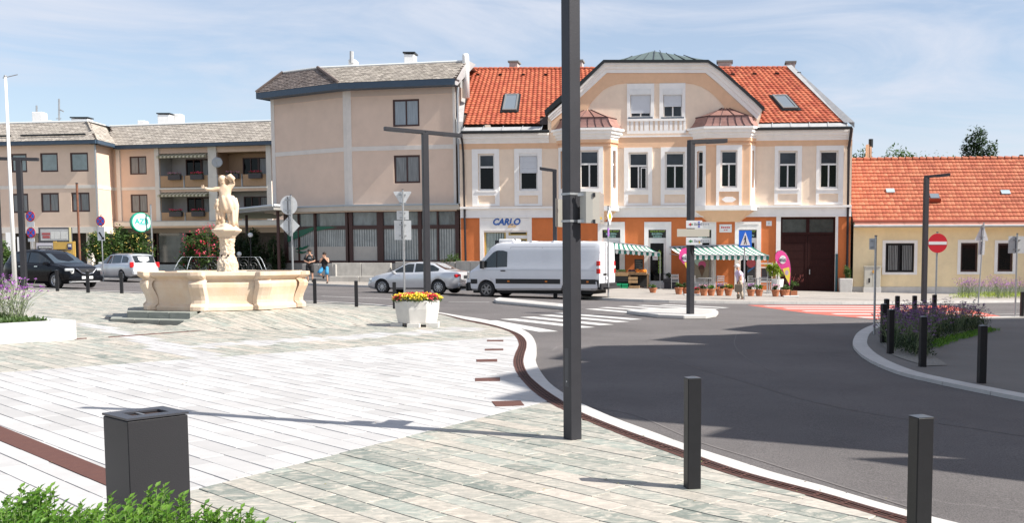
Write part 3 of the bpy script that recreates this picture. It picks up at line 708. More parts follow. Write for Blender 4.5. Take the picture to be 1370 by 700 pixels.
# peach spandrel above the arch, white raking mould
arch = [gz_(786,146), gz_(790,138), gz_(798,129), gz_(807,120), gz_(816,115), gz_(826,112), gz_(839,110.7), gz_(878,110.7), gz_(917,110.7), gz_(928,112), gz_(938.6,115.5), gz_(948,121), gz_(955.7,127.5), gz_(963,135), gz_(969,142.5)]
inner = [gz_(738,160), gz_(775,131), gz_(812,97.8), gz_(944,97.8), gz_(1010,158.5)]
poly = [gz_(738,176)]+[inner[0]]+inner[1:]+[gz_(1010,176)]+[gz_(970,176)]+arch[::-1]+[gz_(786,176)]
mb = MB(); mb.ext([(u,-.02,z) for u,z in poly], (0,-.03,0)); 
mb2 = MB(); P2 = [[Vector((u,z,0)) for u,z in poly]]; tr = tessellate_polygon(P2); n = len(poly)
mb2.add([(u,-.04,z) for u,z in poly]+[(u,.0,z) for u,z in poly], [tuple(t_) if ((Vector(poly[t_[1]])-Vector(poly[t_[0]])).cross(Vector(poly[t_[2]])-Vector(poly[t_[0]]))) > 0 else tuple(t_)[::-1] for t_ in tr]+[(i,(i+1)%n,(i+1)%n+n,i+n) for i in range(n)])
mb2.build('spandrel', stucco_peach, hr)
outl = [gz_(734,156.5), gz_(776,117.5), gz_(809,84.5), gz_(948,84.5), gz_(966,97), gz_(1010,137), gz_(1020,147)]
inl = [gz_(738,162), gz_(776,131), gz_(812,97.6), gz_(944,97.6), gz_(960,110.5), gz_(1006,153), gz_(1013,160)]
def rake(lo, hi, y0, name, mat, steps=((0,1,.16),)):
    mb = MB(); n = len(lo)
    for (a,b,pj) in steps:
        p = [Vector(l_).lerp(Vector(h_), a) for l_,h_ in zip(lo,hi)]; q = [Vector(l_).lerp(Vector(h_), b) for l_,h_ in zip(lo,hi)]
        for i in range(n-1): mb.ext([(v.x,y0,v.y) for v in (p[i],p[i+1],q[i+1],q[i])], (0,-pj,0))
    return mb.build(name, mat, hr)
rake(inl, outl, 0, 'gable_mould', stucco_white, ((0,.4,.10),(.4,.72,.18),(.72,1,.30)))
rim = [gz_(730,149), gz_(750,130.5), gz_(774.6,113), gz_(808.5,81.5), gz_(948,81.5), gz_(966,93.8), gz_(1010,133), gz_(1023,145.5)]
rimi = [gz_(731,155), gz_(752,137.5), gz_(776,118), gz_(809.5,85), gz_(947,85), gz_(964,96.5), gz_(1009,137.5), gz_(1021,149.5)]
mb = MB()
for i in range(len(rim)-1): mb.ext([(v[0],.5,v[1]) for v in (rimi[i],rimi[i+1],rim[i+1],rim[i])], (0,-.92,0))
mb.build('gable_coping', gutter_dark, hr)
# roof over the gable, running back to the main roof, and the flat hipped cap
mb = MB(); 
for i in range(len(rim)-1):
    a,b = rim[i], rim[i+1]; mb.add([(a[0],.3,a[1]),(b[0],.3,b[1]),(b[0],5.5,b[1]+.15),(a[0],5.5,a[1]+.15)], [(0,1,2,3)])
mb.build('gable_roof', zinc, hr)
ca, cb, cp = H.uz(812,81.5), H.uz(948,81.5), H.uz(874,68,3.2)
mb = MB(); z0 = ca[1]
mb.add([(ca[0]+.2,.2,z0),(cb[0]-.1,.2,z0),(cb[0]-.1,6.4,z0),(ca[0]+.2,6.4,z0),(cp[0],3.2,cp[1])], [(0,1,4),(1,2,4),(2,3,4),(3,0,4)]); cap = mb.build('cap_roof', copper_green, hr)
mb = MB()
for k in range(1,9):
    t_ = k/9; p = Vector((ca[0]+.2,.2,z0)).lerp(Vector((cb[0]-.1,.2,z0)), t_); q = Vector((cp[0],3.2,cp[1]))
    s_ = 1-abs(t_-.5)*1.2; e_ = p.lerp(q, max(.3,s_)); e_.x = p.x+(q.x-p.x)*max(.3,s_)*.55
    mb.path([p+Vector((0,-.01,.03)), e_+Vector((0,0,.07 if k in (4,5) else .0))], .025, 4)
mb.build('standing_seam', gutter_dark, cap)
# gable windows
for r, sx_ in zip(GW, ((839,875.3),(882.3,917))):
    mb = MB(); U0,U1 = H.u(sx_[0],0,135), H.u(sx_[1],0,135); surround(mb, (U0,U1,r[2]-.08,zz(111.5,880)), r, .06); mb.build('window_surround', stucco_white, hr)
    w = window(hr, r, lower=glass_win, mull=(.5,), fw=.06, sill=blue_trim)
    zb = r[3]-(r[3]-r[2])*(.86 if sx_[0] < 850 else .62)
    mb = MB(); mb.box(r[0]+.03,r[1]-.03,.02,.06,zb,r[3]-.28)
    n_ = int((r[3]-.28-zb)/.06)
    for k in range(n_): mb.box(r[0]+.03,r[1]-.03,.012,.02,zb+k*.06,zb+k*.06+.05)
    sh = mb.build('roller_shutter', shutter, w); mb = MB(); mb.box(r[0]-.02,r[1]+.02,-.10,.09,r[3]-.30,r[3]+.02); mb.build('shutter_box', white_paint, w)
# balustrade panel below gable windows
r = H.rect(839,917.5,158.5,178.5); mb = MB(); mb.box(r[0],r[1],-.05,.004,r[2],r[2]+.16); mb.box(r[0],r[1],-.09,.004,r[3]-.14,r[3])
nb = 12
for k in range(nb+1):
    u = r[0]+(r[1]-r[0])*k/nb; wd_ = .16 if 0 < k < nb and k not in (4,8) else .26
    mb.box(max(r[0],u-wd_/2),min(r[1],u+wd_/2),-.052,.004,r[2]+.16,r[3]-.14)
mb.build('balustrade_panel', stucco_white, hr)
# upper windows
for i,((sx_,o_),r) in enumerate(zip(UPW, holes_up)):
    U0,U1 = H.u(sx_[0]), H.u(sx_[1])
    pr = (r[0]-.02, r[1]+.02, zz(270.5), zz(259))
    mb = MB(); surround(mb, (U0,U1,zz(257),zs1), r, .06)
    mb.box(U0,pr[0],-.06,.004,zs0,zz(257)); mb.box(pr[1],U1,-.06,.004,zs0,zz(257)); mb.box(pr[0],pr[1],-.06,.004,zs0,pr[2]); mb.box(pr[0],pr[1],-.06,.004,pr[3],zz(257))
    mb.build('window_surround', stucco_white, hr)
    w = window(hr, r, fw=.10, transom=.64, mull=() if i in (0,1) else (.5,), glass=glass_dark if i < 3 else glass_green, lower=glass_dark if i < 3 else glass_green, sill=stucco_white, top_glass=glass_win)
    if i == 1:
        mb = MB()
        z0_ = r[3]-(r[3]-r[2])*.53
        for k in range(int((r[3]-.12-z0_)/.07)): mb.box(r[0]+.03,r[1]-.03,.03,.055,z0_+k*.07,z0_+k*.07+.062)
        mb.build('roller_shutter', shutter, w); mb = MB(); mb.box(r[0],r[1],-.02,.08,r[3]-.14,r[3]+.02); mb.build('shutter_box', white_paint, w)
    if i in (0,2):                                 # casement standing open
        z1_ = r[2]+(r[3]-r[2])*.60; x_ = r[0]+.10 if i == 0 else r[1]-.42
        mb = MB(); 
        if i == 0: mb.obox((x_+.06,.32,(r[2]+.1+z1_)/2),(.05,.36,z1_-r[2]-.12), 0)
        else: mb.box(x_,x_+.05,.05,.085,r[2]+.1,z1_); mb.box(x_+.28,x_+.33,.05,.085,r[2]+.1,z1_); mb.box(x_+.05,x_+.28,.05,.085,z1_-.06,z1_)
        mb.build('open_casement', white_paint, w)
# oriels
z_oc = zz(180.5,968)            # under the white cornice of the bay
z_ob = zz(282,968)
for k,(a,b,c,d) in enumerate(OR):
    b_ = root_o = bpy.data.objects.new('bay_window', None); COL.objects.link(b_); b_.parent = hr
    ft = [(a,0),(b,-PJ),(c,-PJ),(d,0)]
    mb = MB()
    # front with opening
    fo = H.rect(964,986.5,201,251,-PJ) if k else H.rect(775.5,801,201,252,-PJ)
    mb.wall([(b,z_ob),(c,z_ob),(c,zz(186,968)),(b,zz(186,968))], [hole(fo)], -PJ, .2)
    def cheek(p,q,hole_=None):
        L_ = math.hypot(q[0]-p[0], q[1]-p[1]); m = MB(); m.wall([(0,z_ob),(L_,z_ob),(L_,zz(186,968)),(0,zz(186,968))], [hole_] if hole_ else [], 0, .2)
        an = math.atan2(q[1]-p[1], q[0]-p[0]); 
        mb.add([(p[0]+x*math.cos(an)-y*math.sin(an), p[1]+x*math.sin(an)+y*math.cos(an), z) for x,y,z in m.v], m.f)
        return L_, an
    cl_ = math.hypot(b-a,PJ); ch = [(cl_*.28,fo[2]),(cl_*.72,fo[2]),(cl_*.72,fo[3]),(cl_*.28,fo[3])]
    L1,an1 = cheek(ft[0],ft[1],ch); L2,an2 = cheek(ft[2],ft[3],[(x*math.hypot(d-c,PJ)/cl_,z) for x,z in ch])
    mb.build('bay_wall', stucco_peach, b_)
    mb = MB(); mb.prism([(a+.1,.1),(b+.08,-PJ+.22),(c-.08,-PJ+.22),(d-.1,.1)], z_ob+.02, zz(187,968)); mb.build('bay_core', MATS['dark_room'], b_)
    mb = MB(); fr = (fo[0]-.24, fo[1]+.26, fo[2]-.22, Z_fri+.02); surround(mb, fr, fo, .05, -PJ)
    mb.box(fr[0],fr[1],-PJ-.05,-PJ,z_ob+.02,z_ob+.16); mb.box(fr[0],fr[0]+.16,-PJ-.05,-PJ,z_ob+.16,fr[2]); mb.box(fr[1]-.16,fr[1],-PJ-.05,-PJ,z_ob+.16,fr[2])
    m_ = (fr[0]+fr[1])/2; zm = (z_ob+.16+fr[2])/2
    mb.ext([(m_-.42,-PJ-.001,zm),(m_-.2,-PJ-.001,zm-.15),(m_+.2,-PJ-.001,zm-.15),(m_+.42,-PJ-.001,zm),(m_+.2,-PJ-.001,zm+.15),(m_-.2,-PJ-.001,zm+.15)], (0,-.04,0))
    for (p,an,L_,fl) in ((ft[0],an1,L1,0),(ft[2],an2,L2,1)):
        m = MB(); sc = L_/cl_; hx0,hx1 = ch[0][0]*sc, ch[1][0]*sc
        m.box(.06,hx0,-.04,0,z_ob+.02,Z_fri+.02); m.box(hx1,L_-.06,-.04,0,z_ob+.02,Z_fri+.02); m.box(hx0,hx1,-.04,0,fo[3],Z_fri+.02); m.box(hx0,hx1,-.04,0,z_ob+.02,fo[2]) 
        mb.add([(p[0]+x*math.cos(an)-y*math.sin(an), p[1]+x*math.sin(an)+y*math.cos(an), z) for x,y,z in m.v], m.f)
    mb.build('bay_surround', stucco_white, b_)
    # windows
    wv = window(hr, fo, fw=.09, y=-PJ+.08, transom=.64, mull=(.5,), glass=glass_dark if not k else glass_green, top_glass=glass_win)
    for (p,an,L_) in ((ft[0],an1,L1),(ft[2],an2,L2)):
        sc = L_/cl_; e_ = bpy.data.objects.new('cheek_window', None); COL.objects.link(e_); e_.parent = hr; e_.location = (p[0],p[1],0); e_.rotation_euler = (0,0,an)
        m = MB(); x0,x1 = ch[0][0]*sc, ch[1][0]*sc; zt = fo[2]+(fo[3]-fo[2])*.64
        m.box(x0,x0+.05,.08,.13,fo[2],fo[3]); m.box(x1-.05,x1,.08,.13,fo[2],fo[3]); m.box(x0+.05,x1-.05,.08,.13,zt-.05,zt+.05); m.box(x0+.05,x1-.05,.082,.13,fo[2],fo[2]+.06); m.box(x0+.05,x1-.05,.082,.13,fo[3]-.06,fo[3]); m.build('window_frame', white_paint, e_)
        m = MB(); m.box(x0+.04,x1-.04,.11,.12,fo[2]+.05,fo[3]-.05); m.build('pane', glass_dark, e_)
    def ring(o): return [(a-o,0),(b-o*.4,-PJ-o),(c+o*.4,-PJ-o),(d+o,0)]
    mb = MB()
    for o,za,zb in ((.05,Z_fri+.02,Z_fri+.12),(.10,Z_fri+.24,zz(186,968))): mb.prism(ring(o)[::-1], za, zb)
    mb.build('bay_frieze', stucco_peach, b_)
    mb = MB()
    for o,za,zb in ((.10,zz(186,968),zz(183,968)),(.18,zz(183,968),zz(179,968)),(.30,zz(179,968),zz(174.5,968)),(.42,zz(174.5,968),zz(171.5,968))): mb.prism(ring(o)[::-1], za, zb)
    mb.build('bay_cornice', stucco_white, b_); mb = MB()
    for o,za,zb in ((.06,z_ob-.02,z_ob+.03),(.22,z_ob-.02+.03,zz(275.5,968))): mb.prism(ring(o)[::-1], za, zb)
    mb.build('bay_cornice', stucco_white, b_)
    mb = MB(); r0 = ring(.02); cc = ((a+d)/2,0)
    def sc_(s1,s2,z): return [(cc[0]+(x-cc[0])*s1, y*s2, z) for x,y in r0]
    mb.loft([sc_(.56,.25,zz(297,968)), sc_(.60,.45,zz(294.5,968)), sc_(.78,.72,zz(289,968)), sc_(.93,.93,zz(284.5,968)), sc_(1,1,z_ob)])
    mb.build('bay_corbel', stucco_peach, b_)
    # copper roof: concave skirt, low pyramid, seams
    zc = zz(171.5,968); zp1 = zz(157.5,968); zp2 = zz(143,968)
    r1 = ring(.40)
    def rr(s_, z, back=1.0): return [(cc[0]+(x-cc[0])*s_, .15+(y-.15)*s_ if y < -.01 else .15, z) for x,y in r1]
    mb = MB(); lev = [rr(1.0,zc+.02), rr(.93,zc+.14), rr(.86,zc+.36), rr(.82,zp1), rr(.05,zp2)]
    mb.loft(lev, cap=False, closed=False); cr_ = mb.build('copper_roof', copper_pink, b_)
    mb = MB()
    for lv in lev[3:4]: mb.path([Vector(p)+Vector((0,-.01,.01)) for p in lv], .035, 5)
    for tpos in (0,.17,.33,.5,.67,.83,1):
        pts = []
        for lv in lev:
            f1,f2 = Vector(lv[1]), Vector(lv[2]); pts.append(f1.lerp(f2,tpos)+Vector((0,-.012,.012)))
        mb.path(pts[:4] if tpos not in (0,1,.33,.67) else pts, .022, 4)
    mb.build('seam', M('dark_copper', (.07,.035,.035), .5, metal=.4), cr_)
# main roof with pantiles
RD = 4.6; ze = zz(164.5); zrg = H.uz(870,91.3,RD)[1]
sl_len = math.hypot(RD, zrg-ze); ca_, sa_ = RD/sl_len, (zrg-ze)/sl_len
KF = -3.05/sl_len/WU                              # the right-hand verge is cut back towards the ridge
def RP(a, b, n=0): return (a*(1+KF*b), b*ca_-n*sa_+.02, ze+b*sa_+n*ca_)
Eo = H.P0+H.n*0.02+Vector((0,0,ze)); pl = Plane(Eo, H.d, H.n*ca_+Vector((0,0,sa_)))
def ab(px, py): A, b = pl.ab(px, py); return A/(1+KF*b), b
lowL, lowR = ab(621,166), ab(1129,163.5)
mb = MB()
rb = ab(627,92)[1]; rbR = ab(1077,90)[1]; RB = lambda a: rb+(rbR-rb)*a/WU
left = [ab(621,166), ab(722,165.5), ab(722,160), ab(733,150), ab(751,134), ab(775,114), (ab(797,93)[0],RB(ab(797,93)[0])), (ab(628.5,92.3)[0],rb)]
right = [ab(1009,163.5), ab(1129,163), (ab(1129,163)[0],rbR), (ab(957,91)[0],RB(ab(957,91)[0])), ab(967,96), ab(1010,134.5), ab(1021,147), ab(1005,160)]
tile_sheet(mb, RP, left, .30, .235, 'pan', .035); 
mbr = MB(); tile_sheet(mbr, RP, right, .30, .235, 'pan', .035)
mb.build('tiled_roof', clay, hr, kind='stuff'); mbr.build('tiled_roof', M('clay_tile_shaded', (.5,.13,.05), .72, attr=[(0,(.32,.06,.03)),(.5,(.42,.10,.045)),(1,(.49,.15,.075))], var=.12, scale=1.4, dirt=.15), hr, kind='stuff')
mb = MB(); rR = ab(1129,163)[0]; P = [RP(*ab(619,166)), RP(rR+.1,ab(1134,163.5)[1]), RP(rR,rbR), RP(*ab(627,92))]
mb.add([(p[0],p[1]+.03,p[2]-.04) for p in P], [(0,1,2,3)])
mb.add([RP(ab(627,92)[0],rb,-.05), RP(rR,rbR,-.05),(WU-3.6,10,ze),(0,10,ze)], [(0,1,2,3)])
mb.build('roof_underlay', M('roof_felt', (.10,.07,.06), .9), hr)
mb = MB(); n_ = 44
u0,u1 = ab(628,92)[0], ab(795,92)[0]
for (u0,u1) in ((ab(628,92)[0],ab(797,92)[0]),(ab(957,92)[0],rR)):
    n_ = int((u1-u0)/.36)
    for k in range(n_):
        a = u0+(u1-u0)*k/n_; b = a+(u1-u0)/n_*1.06; c0 = Vector(RP(a,RB(a)-.02,.02)); c1 = Vector(RP(b,RB(b)-.02,.0)); mb.rn = rng.uniform(.1,1); mb.tube(c0,c1,.11,8,.09)
mb.build('ridge_tile', clay, hr, kind='stuff')
# verges, snow apron, gutters, vents
mb = MB(); a_, b_ = Vector(RP(*ab(1131,163.5))), Vector(RP(*ab(1078,89)))
a_ = Vector(RP(ab(1129,163)[0],-.1)); b_ = Vector(RP(ab(1129,163)[0],rbR))
mb.add([a_+Vector((-.12,-.02,.10)), a_+Vector((.42,-.3,.06)), b_+Vector((.22,0,.16)), b_+Vector((-.12,0,.14)), a_+Vector((.42,-.3,-.25)), b_+Vector((.18,0,-.2))], [(0,1,2,3),(1,4,5,2)]); mb.build('verge_flashing', zinc, hr)
mb = MB(); a_, b_ = Vector(RP(*ab(619.5,166))), Vector(RP(*ab(627,92)))
mb.add([a_+Vector((-.38,-.1,.16)), a_+Vector((0,0,.13)), b_+Vector((0,0,.16)), b_+Vector((-.40,0,.2)), a_+Vector((-.38,-.1,-1.2)), b_+Vector((-.40,0,-1.2)), a_+Vector((0,-.05,-.3))], [(0,1,2,3),(4,0,3,5),(4,6,1,0)]); mb.build('fire_wall', zinc, hr)
for x0,x1 in ((619,724),(1009,1134)):
    mb = MB()
    u0,u1 = H.u(x0,-.4,170), H.u(x1,-.4,170); za = Z_eave+.03; n_ = int((u1-u0)/1.25)+1
    mb.add([(u0,-.44,za),(u1,-.44,za),(u1,.05,ze+.02),(u0,.05,ze+.02)], [(0,1,2,3)])
    for k in range(n_+1):
        u = u0+(u1-u0)*k/n_; mb.add([(u-.02,-.45,za+.06),(u+.02,-.45,za+.06),(u+.02,.05,ze+.08),(u-.02,.05,ze+.08),(u-.02,-.45,za),(u+.02,-.45,za)], [(0,1,2,3),(4,5,1,0)])
    mb.build('eaves_apron', zinc, hr)
for x0,x1 in ((617,735),(1010,1140)):
    mb = MB(); mb.tube((H.u(x0,-.5,176),-.52,Z_eave-.02), (H.u(x1,-.5,173),-.52,Z_eave-.02), .085, 8); mb.build('gutter', gutter_dark, hr)
mb = MB(); u = H.u(619,-.15); mb.path([(u,-.5,Z_eave-.05),(u+.02,-.2,Z_eave-.5),(u+.05,-.12,Z_eave-1.2),(u+.12,-.12,.8)], .065, 8); mb.path([(H.u(1139,-.4,180),-.5,Z_eave-.05),(H.u(1137,-.1,200),-.2,Z_eave-.6),(H.u(1135,-.1,230),-.12,Z_eave-1.1),(H.u(1133.5,-.1,350),-.12,.3)], .085, 8)
mb.build('downpipe', M('brown_pipe', (.035,.028,.03), .45, metal=.3), hr)
mb = MB(); u = H.u(1119.3,-.1,360); mb.tube((u,-.1,-.1),(u,-.1,zz(340,1119)), .07, 8); mb.build('teal_pipe', M('teal_pipe', (.02,.10,.12), .5), hr)
for x,y in ((640,100),(670,100),(700.5,100),(730.5,100),(980,99.5),(1009,99),(1039,98.5),(1068,98)):
    a,b = ab(x,y); mb = MB(); mb.add([RP(a-.12,b-.12,.05),RP(a+.12,b-.12,.05),RP(a+.07,b+.1,.05),RP(a-.07,b+.1,.05),RP(a-.1,b-.10,.16),RP(a+.1,b-.10,.16)], [(0,1,5,4),(1,2,5),(2,3,4,5),(3,0,4)]); mb.build('roof_vent', gutter_dark, hr)
for q in ((671,693,128,149.5),(1042,1061,129,147)):
    a0,b0 = ab(q[0]+(0 if q[0] < 700 else 6),q[3]); a1,b1 = ab(q[1],q[2]); 
    am = (ab(q[0],q[3])[0]+ab(q[1],q[3])[0])/2 if q[0] < 700 else ab(1050,138)[0]
    a0, a1 = am-.44, am+.44
    e_ = bpy.data.objects.new('skylight', None); COL.objects.link(e_); e_.parent = hr
    def rbx(a0,a1,b0,b1,n0,n1,mb):
        v = [RP(a0,b0,n0),RP(a1,b0,n0),RP(a1,b1,n0),RP(a0,b1,n0),RP(a0,b0,n1),RP(a1,b0,n1),RP(a1,b1,n1),RP(a0,b1,n1)]
        mb.add(v, [(0,3,2,1),(4,5,6,7),(0,1,5,4),(1,2,6,5),(2,3,7,6),(3,0,4,7)])
    mb = MB(); f_ = .1
    rbx(a0,a0+f_,b0,b1,.03,.17,mb); rbx(a1-f_,a1,b0,b1,.03,.17,mb); rbx(a0+f_,a1-f_,b0,b0+f_,.03,.168,mb); rbx(a0+f_,a1-f_,b1-f_,b1,.03,.168,mb)
    mb.build('skylight_frame', M('grey_metal', (.30,.30,.29), .4, metal=.5), e_)
    mb = MB(); rbx(a0+.08,a1-.08,b0+.08,b1-.08,.10,.14,mb); mb.build('pane', M('sky_pane', (.16,.19,.22), .08, spec=.8), e_)
    mb = MB(); rbx(a0-.13,a1+.13,b0-.14,b1+.10,.02,.075,mb); mb.build('flashing', gutter_dark, e_)
# chimneys
for x0,x1,y0,y1,dd_,lab in ((680,693.5,81,93,RD+.5,0),(772,780,79.5,93,RD+1.2,0),(959,980,80.5,93,RD+.4,1),(1051,1065,81.5,92,RD+1,1)):
    ua,zt = H.uz(x0,y0,dd_); ub,zb = H.uz(x1,y1,dd_); c = bpy.data.objects.new('chimney', None); COL.objects.link(c); c.parent = hr
    mb = MB(); mb.box(ua+.06,ub-.06,dd_,dd_+.7,zb-1.2,zt-.1); mb.build('chimney_stack', brick_chim, c); mb = MB(); mb.box(ua-.02,ub+.02,dd_-.08,dd_+.78,zt-.1,zt); mb.build('chimney_cap', M('cap_concrete', (.22,.21,.20), .9), c)
# ---- ground floor: surrounds, doors, shop front
def surr(x0,x1,ytop, op, zb=-.05):
    mb = MB(); U0,U1 = H.u(x0,0,340), H.u(x1,0,340); zt = H.uz((x0+x1)/2, ytop)[1]
    mb.box(U0,op[0],-.06,.004,zb,zt); mb.box(op[1],U1,-.06,.004,zb,zt); mb.box(op[0],op[1],-.06,.004,op[3],zt)
    if op[2] > zb+.12: mb.box(op[0],op[1],-.06,.004,zb,op[2])
    mb.box(U0+.12,U1-.12,-.085,-.06,zt-.16,zt-.08)
    mb.build('door_surround', stucco_white, hr)
surr(642.5,711.8,290.5,g_shop,-.4); surr(800,836,297,g_w2); surr(862,898,297,g_d1); surr(922.5,958,297,g_w3); surr(983,1018,296.5,g_w4)
mb = MB(); mb.box(H.u(1039),g_gate[0],-.07,.004,-.45,Z_org); mb.box(g_gate[1],H.u(1122),-.07,.004,-.45,Z_org); mb.box(g_gate[0],g_gate[1],-.07,.004,g_gate[3],Z_org); mb.build('gate_surround', stucco_white, hr)
# shop front "CARLO"
sf = bpy.data.objects.new('shop_front', None); COL.objects.link(sf); sf.parent = hr
brass = M('ochre_frame', (.48,.33,.08), .5); 
mb = MB(); a,b,zc0,zc1 = g_shop; zf = zz(309,680); mb.box(a,b,.02,.06,zz(311,680),zc1); mb.build('fascia_board', white_paint, sf)
r1 = H.rect(648.8,677.5,309,399,.1); r1 = (r1[0],r1[1],.4,r1[3]-.02); mb = MB()
mb.box(r1[0],r1[0]+.09,.05,.14,r1[2],r1[3]); mb.box(r1[1]-.09,r1[1],.05,.14,r1[2],r1[3]); mb.box(r1[0],r1[1],.048,.14,r1[3]-.09,r1[3]-.002); mb.box(r1[0],r1[1],.048,.14,r1[2],r1[2]+.1)
mb.build('display_frame', brass, sf)
mb = MB(); mb.box(r1[0]+.05,r1[1]-.05,.10,.12,r1[2]+.05,r1[3]-.05); mb.build('pane', M('greenish_glass', (.10,.13,.13), .06, spec=.7), sf)
mb = MB(); n_ = 26
for k in range(n_):
    x0_ = r1[0]+.12+k*.042; x1_ = x0_+.07; top = r1[3]-.1; sp = 0 if k < 13 else (k-13)*.035
    mb.ext([(x0_+sp*1.0,.095+.01*(k%2),top),(x0_+.06+sp*1.0,.095+.01*(k%2),top),(x0_+.055,.095+.01*(k%2),r1[2]+.1+sp*.8),(x0_,.095+.01*(k%2),r1[2]+.1+sp*.8)], (0,.004,0))
mb.build('curtain', M('drape', (.34,.40,.38), .8, var=.2, scale=6), sf)
mb = MB(); mb.box(r1[1],H.u(681,.1,350),.03,.12,.35,r1[3]); mb.build('post', white_paint, sf)
r2_ = H.rect(681,705.8,309,399,.1); mb = MB(); zt1,zt2,zt3,zt4 = zz(309.5,690),zz(315,690),zz(319.5,690),.4
for za,zb in ((zt2,zt1),(zt4,zt3)):
    mb.box(r2_[0],r2_[0]+.07,.05,.14,za,zb); mb.box(r2_[1]-.07,r2_[1],.05,.14,za,zb); mb.box(r2_[0],r2_[1],.048,.14,zb-.07,zb-.001); mb.box(r2_[0],r2_[1],.048,.14,za,za+.07)
mb.build('door_frame', brass, sf); mb = MB(); mb.box(r2_[0]+.04,r2_[1]-.04,.10,.12,zt2+.03,zt1-.03); mb.box(r2_[0]+.04,r2_[1]-.04,.10,.12,zt4+.03,zt3-.03); mb.build('pane', glass_dark, sf)
mb = MB(); mb.box(r2_[0],r2_[1],.03,.12,zt3,zt2); mb.box(r2_[1],g_shop[1],.03,.12,.35,zt1); mb.build('transom', white_paint, sf)
blue_l = M('blue_letter', (.015,.10,.38), .5); gold_l = M('gold_letter', (.70,.42,.12), .5)
u,z = H.uz(677.5,297.3); text('lettering', 'CARLO', .52, (u,-.09,z), blue_l, sf, shear=.25, bold=.018, sx=.95)
u,z = H.uz(684.5,301.8); text('lettering', 'Eis', .30, (u,-.10,z-.02), gold_l, sf, shear=.5, sx=1.5)
# shop doors with their transom signs
green_l = M('green_letter', (.25,.42,.05), .5); pale_l = M('pale_letter', (.35,.60,.52), .5); sign_dark = M('dark_sign_panel', (.02,.022,.02), .4)
def shopdoor(op, x0, x1, glassr, lines, name='shop_door'):
    e_ = bpy.data.objects.new(name, None); COL.objects.link(e_); e_.parent = hr
    mb = MB(); zt = H.uz((x0+x1)/2, 321.5)[1]; zb = H.uz((x0+x1)/2, 318.8)[1]
    gz0 = H.rect(*glassr, .1); a,b,c,d = op
    mb.box(a,b,.06,.16,zt-.09,zb+.02)
    mb.box(a,gz0[0],.06,.14,c,zt-.09); mb.box(gz0[1],b,.06,.14,c,zt-.09); mb.box(gz0[0],gz0[1],.062,.14,gz0[3],zt-.09); mb.box(gz0[0],gz0[1],.062,.14,c,gz0[2])
    mb.build('door_leaf', white_paint, e_)
    mb = MB(); mb.box(gz0[0]-.02,gz0[1]+.02,.10,.12,gz0[2]-.02,gz0[3]+.02); mb.build('door_pane', glass_dark, e_)
    mb = MB(); mb.box(a+.01,b-.01,.05,.08,zb+.03,d-.01); mb.build('sign_panel', sign_dark, e_)
    um = (a+b)/2; zc = (zb+d)/2
    for s_,sz,dz,m_ in lines: text('lettering', s_, sz, (um,.045,zc+dz), m_, e_, bold=.004)
    return e_, gz0
LN = [('GENUSS SHOP',.135,.155,green_l),('BAUERN-',.155,-.0,pale_l),('LADEN',.155,-.15,pale_l)]
shopdoor(g_w2,801,835,(811,829,325,362),LN)
e1,gz1 = shopdoor(g_d1,867,891,(870,888,325.5,376),LN)
shopdoor(g_w3,928,951,(931,949,325,372),LN)
shopdoor(g_w4,988,1012,(991,1009,325,378),[('GENUSS SHOP',.135,.155,green_l),('EISSALON',.16,-.09,pale_l)])
text('lettering', 'GENUSS SHOP', .21, (gz1[1]-.22,.09,(gz1[2]+gz1[3])/2), green_l, e1, rot=(math.pi/2,-math.pi/2,0), bold=.01)
# large gate
gt = bpy.data.objects.new('gate', None); COL.objects.link(gt); gt.parent = hr
gm = M('gate_wood', (.032,.010,.009), .7, spec=.15, var=.25, scale=6, stretch=(6,1,.5)); a,b,c,d = g_gate; zt = zz(312,1080); zt2 = zz(292.5,1080)
mb = MB(); mb.box(a,b,.10,.22,d-.12,d); mb.box(a,b,.10,.22,zt-.08,zt+.05); mb.box(a,a+.1,.1,.22,c,d-.12); mb.box(b-.1,b,.1,.22,c,d-.12); m_ = (a+b)/2; mb.box(m_-.09,m_+.09,.098,.22,zt+.05,d-.12); mb.build('gate_frame', gm, gt)
for x0_,x1_ in ((a+.1,m_-.09),(m_+.09,b-.1)): mb = MB(); mb.box(x0_,x1_,.15,.17,zt+.05,d-.12); mb.build('gate_pane', M('gate_glass', (.05,.055,.05), .1, var=.3, scale=2), gt)
for lf,(x0_,x1_) in enumerate(((a+.1,m_-.01),(m_+.01,b-.1))):
    mb = MB(); nr = 7; hh = (zt-.08-c)/nr
    for k in range(nr): mb.box(x0_,x1_,.15,.19,c+k*hh+.01,c+(k+1)*hh-.01); mb.box(x0_,x1_,.17,.2,c+k*hh-.01,c+k*hh+.01)
    mb.box(x0_,x0_+.1,.13,.15,c,zt-.08); mb.box(x1_-.1,x1_,.13,.15,c,zt-.08); mb.build('gate_leaf', gm, gt)
mb = MB(); u,z = H.uz(1083,364,.1); mb.box(u-.02,u+.03,.08,.13,z-.14,z+.14); mb.build('handle', galv, gt)
